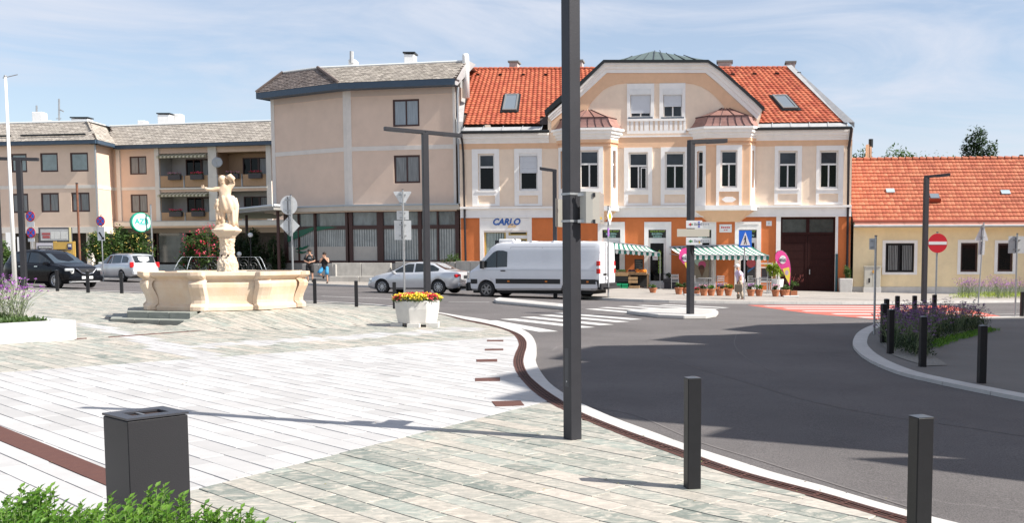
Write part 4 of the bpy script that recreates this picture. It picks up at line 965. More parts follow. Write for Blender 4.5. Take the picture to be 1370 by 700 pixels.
# plaques
u0,u1,z0,z1 = H.rect(1025,1032.5,295.8,302.2); mb = MB(); mb.box(u0,u1,-.03,.0,z0,z1); p_ = mb.build('house_number', sign_white, hr); text('lettering','1',.2,((u0+u1)/2,-.035,(z0+z1)/2),M('dark_letter',(.02,.02,.05),.5),p_)
u0,u1,z0,z1 = H.rect(962.5,979,300.2,311); mb = MB(); mb.box(u0,u1,-.04,.0,z0,z1); p_ = mb.build('street_plate', sign_white, hr)
mb = MB(); a_ = (u1-u0)
for x_,w_,zf_,h_ in ((.14,.10,.62,.10),(.27,.14,.60,.07),(.44,.12,.60,.07),(.59,.10,.61,.08),(.72,.14,.60,.07),(.35,.12,.28,.045),(.52,.14,.28,.045)): mb.box(u0+a_*x_,u0+a_*(x_+w_),-.045,-.04,z0+(z1-z0)*zf_-h_/2,z0+(z1-z0)*zf_+h_/2)
mb.build('lettering', sign_red, p_)
# ------------------------------------------------------------------ the apartment block: corner tower and the lower wings
def line_hit(px, P, d):                           # ground point where the vertical plane through P along d meets photo column px
    r = ray(px, HOR); k = r.x/r.y; t = (k*P.y-P.x)/(d.x-k*d.y); return P+d*t
dD = Vector((1,-.214)).normalized(); TR = line_hit(612, Vector((-10.3,57.4)), dD); TM = line_hit(468, TR, dD)
dC = Vector((1,-.564)).normalized(); TL = line_hit(368, TM, dC)
def shingles(mb, O, A, B, poly, tw=.26, rh=.15):
    N = A.cross(B).normalized()
    def P(a,b,n=0): return O+A*a+B*b+N*n
    tile_sheet(mb, P, poly, tw, rh, 'flat', .03, .012)
FD = Facade(TM, dD); FC = Facade(TL, dC); wD = (TR-TM).length; wC = (TM-TL).length
tw_ = thing('corner_block', 'tall beige corner block with grey shingle roof and brown shop windows', 'building', (TM.x,TM.y,0), 0)
def sub(F, par, name='facade'):
    e = bpy.data.objects.new(name, None); COL.objects.link(e); e.parent = par; e.location = F.P0-Vector((par.location.x,par.location.y,0)); e.rotation_euler = (0,0,F.rz); return e
eD = sub(FD, tw_, 'front_facade'); eC = sub(FC, tw_, 'angled_facade')
def world_child(mb, par, name, mat, **k):         # mesh given in world coordinates under a thing
    L_ = par.location; mb.v = [(x-L_.x,y-L_.y,z-L_.z) for x,y,z in mb.v]; return mb.build(name, mat, par, **k)
zD = lambda y, x=560: FD.uz(x,y)[1]
Z_e = zD(118); Z_g = zD(273.5); 
wins = [FD.rect(525.5,561,132.5,169), FD.rect(527,562,207.5,245)]
zbot = -.4
mb = MB(); mb.wall([(0,Z_g-.4),(wD,Z_g-.4),(wD,Z_e+.3),(0,Z_e+.3)], [hole(w) for w in wins], 0, .2); mb.build('upper_wall', stucco_mauve, eD)
mb = MB(); mb.wall([(0,Z_g-.4),(wC,Z_g-.4),(wC,Z_e+.3),(0,Z_e+.3)], [], 0, .2); mb.build('upper_wall', stucco_mauve, eC)
for i,w in enumerate(wins): window(eD, w, frame=wood_brown, glass=glass_sky if i == 0 else curtain, mull=(.5,), fw=.11, y=.03)
zb1, zb0 = FD.uz(545,194.5)[1], FD.uz(545,200.5)[1]
for e,w_,bands in ((eD,wD,[(0,wD)]),(eC,wC,[(0,wC)])):
    mb = MB(); mb.box(.0,w_,-.025,.003,zb0,zb1); mb.build('band', band_grey, e)
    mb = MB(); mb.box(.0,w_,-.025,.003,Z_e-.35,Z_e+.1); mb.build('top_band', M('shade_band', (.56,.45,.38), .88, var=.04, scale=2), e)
    mb = MB(); mb.box(0,w_,-.03,.003,Z_g-.38,Z_g+.05); mb.build('base_band', band_grey, e)
mb = MB(); mb.box(-.0,.30,-.035,.003,Z_g,Z_e); mb.build('pilaster', band_grey, eD); mb = MB(); mb.box(wC-.28,wC+.02,-.03,.003,Z_g,Z_e); mb.build('pilaster', band_grey, eC)
mb = MB(); mb.box(0,.30,-.035,.003,Z_g,Z_e); mb.build('pilaster', band_grey, eC); mb = MB(); mb.box(wD-.16,wD,-.035,.003,Z_g,Z_e); mb.build('pilaster', band_grey, eD)
# body so that the block is solid
nD = FD.n; nC = FC.n; bk = 11
b0 = [TL, TM, TR, TR+Vector((nD.x,nD.y))*bk, TL+Vector((nC.x,nC.y))*bk]
def inset(p, q): return [p.x,p.y]
cB = sum(b0, Vector((0,0)))/5; mb = MB(); b1_ = [TL+(dC+Vector((nC.x,nC.y)))*.7, TM+Vector((nD.x+nC.x,nD.y+nC.y))*.35, TR+Vector((nD.x,nD.y))*.7-dD*.1, b0[3]-dD*1.6, b0[4]+dC*.3]
mb.prism([(p.x,p.y) for p in b1_], zbot, Z_e+.2); world_child(mb, tw_, 'block_core', M('core_plaster', (.30,.25,.21), .9))
# roof: eaves board and mansard
ov = .75; 
def off_corner(o): # eave polyline offset outward by o
    a = TL-Vector((nC.x,nC.y))*o-dC*o*.6; c = TR-Vector((nD.x,nD.y))*o
    # intersection of the two offset lines
    p1,d1,p2,d2 = TL-Vector((nC.x,nC.y))*o, dC, TR-Vector((nD.x,nD.y))*o, dD
    t = ((p2.x-p1.x)*d2.y-(p2.y-p1.y)*d2.x)/(d1.x*d2.y-d1.y*d2.x); return a, p1+d1*t, c+dD*.3
A_,B_,C_ = off_corner(ov); Ai,Bi,Ci = off_corner(-.1)
ze0, ze1 = Z_e, Z_e+.36
mb = MB()
for p,q,pi,qi in ((A_,B_,Ai,Bi),(B_,C_,Bi,Ci)):
    mb.add([(p.x,p.y,ze0),(q.x,q.y,ze0),(q.x,q.y,ze1),(p.x,p.y,ze1),(pi.x,pi.y,ze0+.02),(qi.x,qi.y,ze0+.02),(qi.x,qi.y,ze1),(pi.x,pi.y,ze1)], [(0,1,2,3),(4,5,1,0),(3,2,6,7)])
p = A_; q = TL+Vector((nC.x,nC.y))*bk-dC*ov*.6; mb.add([(p.x,p.y,ze0),(q.x,q.y,ze0),(q.x,q.y,ze1),(p.x,p.y,ze1)], [(0,3,2,1)])
world_child(mb, tw_, 'eaves_board', blue_trim)
zt = FD.uz(545,85.5,1.1)[1]; ins = 1.15
A2 = AT(384,93.7,TL.y+1.2).to_2d(); a2_,B2,C2 = off_corner(-ins+.0); B2 = line_hit(430, a2_, dC) if False else B2
def atz(px,py,z): r = ray(px,py); k = (z-CAMH)/r.z; return Vector((r.x*k,r.y*k))
B2 = line_hit(431, C2, dD); A2 = line_hit(385, B2, dC)
def quadroof(p, q, q2, p2, mat, name, left_extra=0):
    O = Vector((p.x,p.y,ze1)); A = Vector((q.x-p.x,q.y-p.y,0)); Ln = A.length; A.normalize()
    up_ = Vector((p2.x,p2.y,zt))-O; B = (up_-A*up_.dot(A)).normalized()
    def loc(v): d = Vector(v)-O; return (d.dot(A), d.dot(B))
    poly = [(0,0),(Ln,0),loc((q2.x,q2.y,zt)),loc((p2.x,p2.y,zt))]
    mb = MB(); shingles(mb, O, A, B, poly); world_child(mb, tw_, name, mat, kind='stuff')
    m = MB(); m.add([O-Vector((0,0,.03)),Vector((q.x,q.y,ze1-.03)),Vector((q2.x,q2.y,zt-.02)),Vector((p2.x,p2.y,zt-.02))], [(0,1,2,3)]); world_child(m, tw_, 'roof_deck', MATS['roof_felt'])
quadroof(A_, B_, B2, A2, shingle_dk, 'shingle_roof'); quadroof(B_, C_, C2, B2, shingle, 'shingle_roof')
mb = MB()
for p,q in (((A_.x,A_.y,ze1),(A2.x,A2.y,zt)),((B_.x,B_.y,ze1),(B2.x,B2.y,zt))): mb = MB(); mb.tube(Vector(p)+Vector((0,0,.05)), Vector(q)+Vector((0,0,.06)), .10, 6); world_child(mb, tw_, 'hip_cap', shingle_dk)
mb = MB(); bq = TR+Vector((nD.x,nD.y))*bk; bp = TL+Vector((nC.x,nC.y))*bk; bq = bq-dD*1.5; mb.add([(v.x,v.y,zt) for v in (A2,B2,C2,bq,bp)]+[(v.x,v.y,zt-.02) for v in (A2,B2,C2)], [(0,1,2,3,4)]); world_child(mb, tw_, 'flat_roof', zinc)
mb = MB()
for p,q in ((A2,B2),(B2,C2)):
    mb = MB(); mb.tube((p.x,p.y,zt+.04),(q.x,q.y,zt+.04),.07,6); world_child(mb, tw_, 'roof_edge', M('white_edge',(.72,.74,.74),.4))
mb = MB(); C3 = C_-dD*.1; mb.add([(C3.x,C3.y,ze0),(C2.x,C2.y,zt+.1),(C2.x+nD.x*1.4,C2.y+nD.y*1.4,zt+.1),(C3.x+nD.x*.5,C3.y+nD.y*.5,ze0)], [(0,1,2,3)]); world_child(mb, tw_, 'gable_sheet', zinc)
def chim(par, px0, px1, py0, py1, D, mat=white_paint, cap=None, d=.8, name='chimney', pot=0):
    a = AT(px0,py1,D); b = AT(px1,py0,D); mb = MB(); mb.box(a.x,b.x,D,D+d,a.z-1.5,b.z); o = world_child(mb, par, name, mat, bevel=.03)
    if cap: m = MB(); m.box(a.x-.06,b.x+.06,D-.06,D+d+.06,b.z+.05,b.z+.14); world_child(m, par, 'chimney_cap', cap)
    return o
chim(tw_, 540.5,554,72,84,62, cap=gutter_dark); chim(tw_, 466,475,79,85,63); 
mb = MB(); a = AT(470.5,84,63); b = AT(470.5,68.5,63); mb.tube(a,b,.13,8); world_child(mb, tw_, 'flue_pipe', zinc)
a = AT(624,165,58.5); b = AT(624,72,58.5); mb = MB(); mb.lathe([(.22,a.z+1.5),(.20,b.z-.15),(.17,b.z)], (a.x,a.y), 10); world_child(mb, tw_, 'flue_pipe', white_paint, smooth=True)
mb = MB(); p0 = AT(615,200,57.2); mb.path([(p0.x,57.0,Z_e-.1),(p0.x-.05,57.0,Z_e-1),(p0.x,57.0,Z_g)], .07, 6); world_child(mb, tw_, 'downpipe', galv)
# ground floor: drip slab, shop glazing
mb = MB()
o1 = off_corner(.45)
for (p,q) in ((o1[0],o1[1]),(o1[1],o1[2])):
    mb = MB(); d = (q-p); n_ = Vector((-d.y,d.x)).normalized(); z1_,z0_ = Z_g, Z_g-.34
    mb.prism([(p.x,p.y),(q.x,q.y),(q.x+n_.x*.6,q.y+n_.y*.6),(p.x+n_.x*.6,p.y+n_.y*.6)], z0_, z1_-.08); world_child(mb, tw_, 'canopy_slab', M('canopy_cream',(.52,.47,.40),.8,var=.05,scale=2))
    mb = MB(); mb.prism([(p.x-n_.x*.04,p.y-n_.y*.04),(q.x-n_.x*.04,q.y-n_.y*.04),(q.x+n_.x*.6,q.y+n_.y*.6),(p.x+n_.x*.6,p.y+n_.y*.6)], z1_-.08, z1_-.0); world_child(mb, tw_, 'canopy_flashing', M('canopy_flashing',(.38,.42,.45),.45,metal=.4))
z_gt = FD.uz(545,283.5,.25)[1]; z_gm = FD.uz(545,303.5,.25)[1]; z_gb = FD.uz(545,350,.25)[1]; z_lp = FC.uz(450,330,.25)[1]
def glazing(e, F, xs, thick, panel, par_glass):
    y0 = .22; us = [F.uz(x,320,y0)[0] for x in xs]
    mb = MB(); mb.box(us[0]-.3,us[-1]+.1,y0-.04,y0+.10,z_gt,Z_g-.3); mb.build('lintel', wood_brown, e)
    mb = MB(); mb.box(us[0],us[-1],y0-.03,y0+.10,z_gm-.12,z_gm+.10); mb.build('transom', wood_brown, e)
    mb = MB(); mb.box(us[0],us[-1],y0-.02,y0+.10,z_gb-.1,z_gb+.05); mb.build('bottom_rail', wood_brown, e)
    for u,t_ in zip(us,thick): mb = MB(); mb.box(u-t_/2,u+t_/2,y0-.05,y0+.12,z_gb-.1,z_gt+.02); mb.build('mullion', wood_brown, e)
    for i in range(len(us)-1):
        mb = MB(); mb.box(us[i],us[i+1],y0+.05,y0+.07,z_gm,z_gt); mb.build('pane', par_glass, e)
        mb = MB(); mb.box(us[i],us[i+1],y0+.05,y0+.07,z_gb,z_gm); mb.build('pane', par_glass, e)
        if panel and panel[i]:
            mb = MB(); mb.box(us[i]+.06,us[i+1]-.06,y0+.03,y0+.045,z_gb+.05,z_lp); mb.build('white_screen', M('white_screen',(.46,.43,.39),.7,var=.05,scale=3), e)
        # blinds
        mb = MB(); n_ = int((us[i+1]-us[i])/.16)
        for k in range(n_): mb.box(us[i]+.08+k*.16,us[i]+.18+k*.16,y0+.046,y0+.052,z_gb+.12 if not(panel and panel[i]) else z_lp,z_gm-.14)
        mb.build('blind', M('vertical_blind',(.36,.38,.37),.6,var=.25,scale=2), e, kind='stuff')
shopglass = M('shop_glass', (.14,.16,.17), .07, var=.55, scale=.9, spec=.8, stretch=(2,1,.7))
glazing(eD, FD, [470,509,562,586,612], [.22,.40,.22,.10,.25], [1,0,0,0], shopglass)
glazing(eC, FC, [383,400,422,464.5], [.30,.10,.18,.2], [1,1,1], shopglass)
mb = MB(); mb.wall([(-.3,zbot),(wD,zbot),(wD,z_gb-.1),(-.3,z_gb-.1)], [], .2); mb.build('plinth_wall', concrete, eD); mb = MB(); mb.wall([(0,zbot),(wC,zbot),(wC,z_gb-.1),(0,z_gb-.1)], [], .2); mb.build('plinth_wall', concrete, eC)
# green sweep and leaf mark on the glass
gs = M('green_film', (.005,.11,.06), .4)
P = [FC.uz(x,y,.2) for x,y in ((383,313),(421.5,303),(421.5,307),(404,316),(394,320),(383,325))]
mb = MB(); mb.ext([(u,.2,z) for u,z in P[::-1]], (0,-.012,0)); mb.build('green_sweep', gs, eC)
P = [FC.uz(x,y,.2) for x,y in ((424,303),(440,303),(452,304.5),(436,306.5),(424,309))]
mb = MB(); mb.ext([(u,.2,z) for u,z in P[::-1]], (0,-.012,0)); mb.build('green_sweep', gs, eC)
for q in (((395,333.5),(399,331),(401,330.2),(404,331.5),(407,330),(413,328.4),(411,331.5),(405,334.2),(400,334.5)), ((395,336),(399,338.5),(404,339.5),(409,338),(410.5,336),(406,337),(402,336.5),(399,337))):
    P = [FC.uz(x,y,.2) for x,y in q]; mb = MB(); mb.ext([(u,.2,z) for u,z in P[::-1]], (0,-.014,0)); mb.build('leaf_emblem', gs, eC)
# broad canopy reaching left from the corner over the forecourt
zc = FC.uz(368,278)[1]
cq = [AT(392,280,59.6).to_2d(), AT(366,278,58.5).to_2d(), AT(318,284,63).to_2d(), AT(300,288,72).to_2d(), AT(368,290,72).to_2d()]
mb = MB(); mb.prism([(p.x,p.y) for p in cq[::-1]], zc-.30, zc-.02); cn = tag(world_child(mb, thing('entrance_canopy','x','canopy',(cq[1].x,cq[1].y,0)), 'canopy_roof', M('canopy_grey',(.30,.29,.27),.7,var=.1,scale=1)),'x','canopy'); root_c = cn.parent
del cn['label']; del cn['category']
tag(root_c, 'flat grey entrance canopy projecting left from the tall beige corner block', 'canopy')
mb = MB()
for i in range(3):
    a,b = cq[i],cq[i+1]; mb = MB(); mb.tube((a.x,a.y,zc-.05),(b.x,b.y,zc-.05),.09,6); world_child(mb, root_c, 'edge_trim', M('canopy_edge',(.55,.57,.58),.5,metal=.3))
for x,D in ((372,60),(330,66)):
    p = AT(x,300,D); mb = MB(); mb.tube((p.x,p.y,g(p.x)),(p.x,p.y,zc-.28),.10,8); world_child(mb, root_c, 'post', wood_brown)
# ---- the lower wings
A_d = Vector((1,-.164)).normalized(); LA1 = line_hit(131.5, Vector((-42.7,77.5)), A_d); LA0 = line_hit(-90, LA1, A_d)
LS = LA1+Vector((-.05,1)).normalized()*3.0
B_d = Vector((1,-.224)).normalized(); LB0 = line_hit(157, LS, B_d) ; LB0 = LS; LB1 = line_hit(372, LB0, B_d)
FA = Facade(LA0, A_d); FB = Facade(LB0, B_d); FS = Facade(LA1, (LB0-LA1).normalized()); wA = (LA1-LA0).length; wB = (LB1-LB0).length+2.5; wS = (LB0-LA1).length
lb = thing('apartment_house', 'long low salmon apartment house with balconies and grey shingle mansard roof', 'building', (LA1.x,LA1.y,0), 0)
eA = sub(FA, lb, 'left_facade'); eB = sub(FB, lb, 'balcony_facade'); eS = sub(FS, lb, 'side_facade')
zA = lambda y,x=100: FA.uz(x,y)[1]
zB = lambda y,x=200: FB.uz(x,y)[1]
ZE = zA(193.5); ZG = zA(303.5); zsoff = ZG-.5
wA_px = [(15,36,205.5,230.5),(54,77.5,204.5,230),(94,118,204,229.5),(16,38,259,285),(55,79,258,284),(95.5,120,257.5,283.5),(-30,-6,206,231),(-30,-6,259,285)]
wr = [FA.rect(*q) for q in wA_px]
mb = MB(); mb.wall([(0,zsoff),(wA,zsoff),(wA,ZE+.2),(0,ZE+.2)], [hole(w) for w in wr], 0, .2); mb.build('upper_wall', stucco_mauve, eA)
for i,w in enumerate(wr): window(eA, w, frame=wood_brown, glass=M('pale_reflection',(.22,.27,.27),.06,var=.2,scale=1.5,spec=.8) if i in (0,1,2,6) else curtain, mull=() if i in (0,1,2,6) else (.5,), fw=.13, y=.03)
mb = MB(); mb.box(0,wA,-.03,.003,zA(252),zA(247.5)); mb.build('band', band_grey, eA); mb = MB(); mb.box(0,wA,-.035,.003,zsoff,ZG); mb.build('base_band', band_grey, eA)
mb = MB(); mb.wall([(0,zsoff),(wS,zsoff),(wS,ZE+.2),(0,ZE+.2)], [], 0, .2); mb.build('upper_wall', stucco_pink, eS)
mb = MB(); mb.box(0.02,wS,-.03,.003,zA(252),zA(247.5)); mb.build('band', band_grey, eS); mb = MB(); mb.box(.02,wS,-.035,.003,zsoff,ZG); mb.build('base_band', band_grey, eS)
mb = MB(); mb.box(-.02,.25,-.05,.003,ZG,ZE); mb.build('corner_strip', band_grey, eS); mb = MB(); mb.tube((-.05,-.14,ZG-3),(-.05,-.14,ZE),.06,6); mb.build('downpipe', galv, eS)
# balcony wing
bw = [FB.rect(173.5,196,209,233.5), FB.rect(175,197.5,260,284.5)]
z3t,z3b = zB(205,240), zB(251,240); z2t,z2b = zB(257,240), zB(300,240)
u_ = lambda x: FB.u(x,0,240)
balc = [(214,280,z3b,z3t),(291,358,z3b,z3t),(214,280,z2b,z2t),(291,358,z2b,z2t)]
ZBE = zB(199,200); ZBG = zB(297,200)
bh = [(u_(a),u_(b),c,d) for a,b,c,d in balc]
mb = MB(); mb.wall([(0,ZBG-.5),(wB,ZBG-.5),(wB,ZE+.2),(0,ZE+.2)], [hole(w) for w in bw+bh], 0, .15); mb.build('upper_wall', stucco_pink, eB)
for w in bw: window(eB, w, frame=wood_brown, glass=curtain, mull=(.5,), fw=.11, y=.03)
mb = MB(); mb.box(0,u_(213),-.03,.003,zB(254),zB(250)); mb.build('band', band_grey, eB)
for a,b in ((157,162),(208.5,214),(280,291),(357.5,364)): mb = MB(); mb.box(u_(a),u_(b),-.10,.003,ZBG,ZBE); mb.build('pilaster', band_grey, eB)
mb = MB(); mb.box(0,wB,-.25,.003,ZBG-.35,ZBG); mb.build('base_band', band_grey, eB)
mb = MB(); mb.box(0,wB,-.28,-.0,ZBG-.0,ZBG+.06); mb.build('base_flashing', zinc, eB)
wood_panel = M('balcony_panel', (.42,.26,.15), .7, var=.1, scale=3, stretch=(6,1,.3)); box_dk = M('planter_box', (.05,.045,.05), .6)
awn_cream = M('cream_awning', (.55,.50,.38), .8); awn_green = M('olive_awning', (.22,.20,.13), .8)
for i,(a,b,c,d) in enumerate(bh):
    e = bpy.data.objects.new('balcony', None); COL.objects.link(e); e.parent = eB
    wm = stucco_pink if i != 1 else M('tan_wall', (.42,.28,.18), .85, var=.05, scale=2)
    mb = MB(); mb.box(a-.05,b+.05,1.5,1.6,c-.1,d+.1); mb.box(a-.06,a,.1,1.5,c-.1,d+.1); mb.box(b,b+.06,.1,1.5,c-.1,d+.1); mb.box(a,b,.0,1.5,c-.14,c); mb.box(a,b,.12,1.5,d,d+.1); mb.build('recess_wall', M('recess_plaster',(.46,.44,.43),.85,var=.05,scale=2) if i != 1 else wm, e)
    # back windows
    for (s0,s1,gl) in ((.30,.62,glass_dark),(.62,.95,curtain)):
        x0,x1 = a+(b-a)*s0, a+(b-a)*s1; mb = MB(); zt_ = d-.35; z0_ = c+(.1 if s0 < .5 else .5)
        mb.box(x0,x1,1.40,1.5,z0_,z0_+.08); mb.box(x0,x1,1.40,1.5,zt_-.08,zt_); mb.box(x0,x0+.09,1.4,1.5,z0_+.08,zt_-.08); mb.box(x1-.09,x1,1.4,1.5,z0_+.08,zt_-.08); mb.box((x0+x1)/2-.05,(x0+x1)/2+.05,1.41,1.5,z0_+.08,zt_-.08); mb.build('window_frame', wood_brown, e)
        mb = MB(); mb.box(x0+.05,x1-.05,1.46,1.48,z0_+.05,zt_-.05); mb.build('pane', gl, e)
    # parapet panels, rail, posts
    hb = .95
    mb = MB(); mb.box(a,b,-.12,.1,c-.16,c-.02); mb.build('balcony_slab', band_grey, e)
    for k in range(2):
        x0,x1 = a+.08+(b-a)/2*k, a+(b-a)/2*(k+1)-.06; mb = MB(); mb.box(x0,x1,-.06,-.02,c+.03,c+hb); mb.build('parapet_panel', wood_panel, e)
    for k in range(3): x = a+.03+(b-a-.06)*k/2; mb = MB(); mb.box(x-.04,x+.04,-.08,-.0,c,c+hb+.02); mb.build('rail_post', galv, e)
    for k in range(2):
        x = a+(b-a)*(.22+.45*k); mb = MB(); mb.box(x,x+1.1,-.34,-.10,c+hb-.35,c+hb+.05); o = mb.build('planter_box', box_dk, e)
        mb = MB()
        for _ in range(120): mb.rn = rng.uniform(.02,1); leaf(mb, (x+rng.uniform(0,1.1), -.22+rng.uniform(-.12,.12), c+hb+rng.uniform(.0,.14)), (rng.gauss(0,1),rng.gauss(0,1),.5), .06, .12)
        mb.build('foliage', leaf_mid, o)
        mb = MB()
        for _ in range(70): mb.rn = rng.uniform(.02,1); leaf(mb, (x+rng.uniform(0,1.1), -.24+rng.uniform(-.12,.12), c+hb+rng.uniform(.08,.24)), (rng.gauss(0,1),rng.gauss(0,1),.5), .09, .11)
        mb.build('blossom', petal_red if i > 1 or k else M('pink_petal',(.65,.30,.42),.6), o)
    if i in (0,2):                                 # pulled awning strip
        mb = MB(); mb2_ = MB(); n_ = 26
        for k in range(n_):
            x0 = a+(b-a)*k/n_; x1 = a+(b-a)*(k+1)/n_; m = mb if k % 2 else mb2_
            m.add([(x0,.12,d-.02),(x1,.12,d-.02),(x1,-.38,d-.24),(x0,-.38,d-.24),(x0,-.38,d-.40),(x1,-.38,d-.40)], [(0,3,2,1),(3,4,5,2)])
        mb.build('awning_stripes', awn_green, e, kind='stuff'); mb2_.build('awning_stripes', awn_cream, e, kind='stuff')
x,z = FB.uz(295.5,218,.3); 
dish = bpy.data.objects.new('satellite_dish', None); COL.objects.link(dish); dish.parent = eB; dish.location = (x,-.15,z); dish.rotation_euler = (R(80),0,R(20))
mb = MB(); mb.lathe([(.05,-.08),(.25,-.05),(.42,.03),(.42,.05),(.24,-.03),(.04,-.06)], (0,0), 20); mb.build('dish', M('dish_grey',(.5,.5,.5),.5), dish, smooth=True); mb = MB(); mb.tube((0,-.3,-.02),(0,0,.35),.015,6); mb.build('arm', galv, dish)
# core, eaves, mansard
mb = MB(); nA = FA.n; nB = FB.n; P = [LA0+Vector((nA.x,nA.y))*.4, LA1+Vector((nA.x,nA.y))*.4+Vector((-.4,0)), LS+Vector((-.4,.6))]; q1 = LB0+Vector((nB.x,nB.y))*1.7; q2 = LB0+B_d*wB+Vector((nB.x,nB.y))*1.7
mb.prism([(p.x,p.y) for p in (P[0],P[1],P[2],Vector((q1.x-.4,q1.y)),q2,q2+Vector((nB.x,nB.y))*9,P[0]+Vector((0,12)))], ZG-.4, ZE); world_child(mb, lb, 'block_core', MATS['core_plaster'])
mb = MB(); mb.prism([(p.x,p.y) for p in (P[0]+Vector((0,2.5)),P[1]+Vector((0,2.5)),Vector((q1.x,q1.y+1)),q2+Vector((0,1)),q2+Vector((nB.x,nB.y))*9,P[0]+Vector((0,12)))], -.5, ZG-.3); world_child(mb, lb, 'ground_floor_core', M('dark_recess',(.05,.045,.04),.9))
def eave(p,q,n0,n1,ze_,par,ov=.6,rise=2.0,ins=.95,tl=0,tr_=0,mat=shingle):
    d = (q-p).normalized(); n_ = Vector((-d.y,d.x)); a = p-n_*ov+d*n0; b = q-n_*ov+d*n1; zt_ = ze_+.28
    mb = MB(); mb.prism([(a.x,a.y),(b.x,b.y),(b.x+n_.x*(ov+.1),b.y+n_.y*(ov+.1)),(a.x+n_.x*(ov+.1),a.y+n_.y*(ov+.1))], ze_, zt_); world_child(mb, par, 'eaves_board', blue_trim)
    a2 = p+n_*ins+d*tl; b2 = q+n_*ins+d*tr_; O = Vector((a.x,a.y,zt_)); A = Vector((d.x,d.y,0)); up_ = Vector((n_.x*(ov+ins),n_.y*(ov+ins),rise)); B = up_.normalized(); Ln = (b-a).length
    poly = [(0,0),(Ln,0),((b2-a).dot(d),up_.length),((a2-a).dot(d),up_.length)]
    mb = MB(); shingles(mb, O, A, B, poly, .34, .19); world_child(mb, par, 'shingle_roof', mat, kind='stuff')
    m = MB(); m.add([(a.x,a.y,zt_-.03),(b.x,b.y,zt_-.03),(b2.x,b2.y,zt_+rise-.03),(a2.x,a2.y,zt_+rise-.03)], [(0,1,2,3)]); world_child(m, par, 'roof_deck', MATS['roof_felt'])
    m = MB(); m.tube((a2.x,a2.y,zt_+rise+.04),(b2.x,b2.y,zt_+rise+.04),.08,6); world_child(m, par, 'roof_edge', MATS['white_edge']); return a2,b2,zt_+rise
RA = 1.65
a2,b2,zr = eave(LA0, LA1, -1, .6, ZE, lb, rise=RA, tr_=-.95)
s2,s3,_ = eave(LA1, LB0, -.6, -.6, ZE, lb, rise=RA, tl=.95, tr_=.95)
c2,d2,_ = eave(LB0, LB0+B_d*wB, .6, 0, ZBE, lb, rise=RA+ZE-ZBE, tl=-.95)
mb = MB(); mb.add([(a2.x,a2.y,zr),(b2.x,b2.y,zr),(c2.x,c2.y,zr),(d2.x,d2.y,zr),(d2.x,d2.y+9,zr),(a2.x,a2.y+12,zr)], [(0,1,2,3,4,5)]); world_child(mb, lb, 'flat_roof', zinc)
# snow guards
mb = MB(); n_ = Vector((-A_d.y,A_d.x))
for x0,x1 in ((-60,22),(35,121)):
    p,q = line_hit(x0,LA0-n_*.35,A_d), line_hit(x1,LA0-n_*.35,A_d); mb = MB(); mb.box(0,(q-p).length,-.03,.03,0,.14); mb.v = [(p.x+A_d.x*x-A_d.y*y, p.y+A_d.y*x+A_d.x*y, ZE+.70+z) for x,y,z in mb.v]; world_child(mb, lb, 'snow_guard', gutter_dark)
for q in ((43,55.5,149.5,165,82,None),(95,117,158.5,165,82,gutter_dark),(58,68,161,165,82,None),(184,193,161,170,86,None),(211,226.5,153,170,86,gutter_dark),(231,241,152,170,87,None)): chim(lb, *q[:5], cap=q[5])
for x,y0,y1 in ((49,149,141),(79,165,132)): a = AT(x,y0+2,83); b = AT(x,y1,83); mb = MB(); mb.tube(a,b,.07,6); world_child(mb, lb, 'mast', galv)
a = AT(75,158.5,83); b = AT(82,158.5,83); mb = MB(); mb.tube(a,b,.04,5); a = AT(79,146,83); b = AT(85,149,83); mb.tube(a,b,.06,5); world_child(mb, lb, 'aerial_arm', galv)
# ground floor things under the wings: columns, glazing
for x in (8,45,88,120): u = FA.uz(x,330,.6)[0]; mb = MB(); mb.box(u-.2,u+.2,.5,.9,-.5,ZG-.3); mb.build('column', band_grey, eA)
for x0,x1,y0,y1 in ((170,205,308,352),(212,249,312,351),(262,300,312,352)):
    r = FB.rect(x0,x1,y0,y1,1.9); mb = MB(); mb.box(r[0],r[1],1.95,2.0,r[2],r[3]); mb.build('pane', M('dim_shop_glass',(.10,.115,.11),.1,var=.5,scale=.8,spec=.8), eB)
    mb = MB(); mb.box(r[0]-.1,r[0],1.85,2.0,r[2],r[3]+.2); mb.box(r[1],r[1]+.1,1.85,2.0,r[2],r[3]+.2); mb.box(r[0],r[1],1.86,2.0,r[3],r[3]+.2); mb.build('shop_frame', wood_brown, eB)
# terrace wall and lawn in front of the wing
q = [AT(190,362,68), AT(400,362,66), AT(400,362,70), AT(190,362,72)]
sheet('lawn', M('lawn_grass', (.10,.13,.035), .95, var=.4, scale=3, bump=1), [(W(110,372).x,W(110,372).y),(W(380,374).x,W(380,374).y),(-22,74),(-48,76)], .14)
a,b = W(196,368,.1), W(412,372,.1); d = (b-a).normalized(); 
mb = MB(); P = [Vector((-34,67)),Vector((-20.5,62.5))]; d = (P[1]-P[0]); n_ = Vector((-d.y,d.x)).normalized()*.3
mb.add([(p.x,p.y,z) for z in (-.2,1.35) for p in (P[0],P[1],P[1]+n_,P[0]+n_)], [(0,3,2,1),(4,5,6,7),(0,1,5,4),(1,2,6,5),(2,3,7,6),(3,0,4,7)]); tag(mb.build('terrace_wall', concrete_lt), 'low pale terrace wall behind the fountain, below the balconies', 'wall')
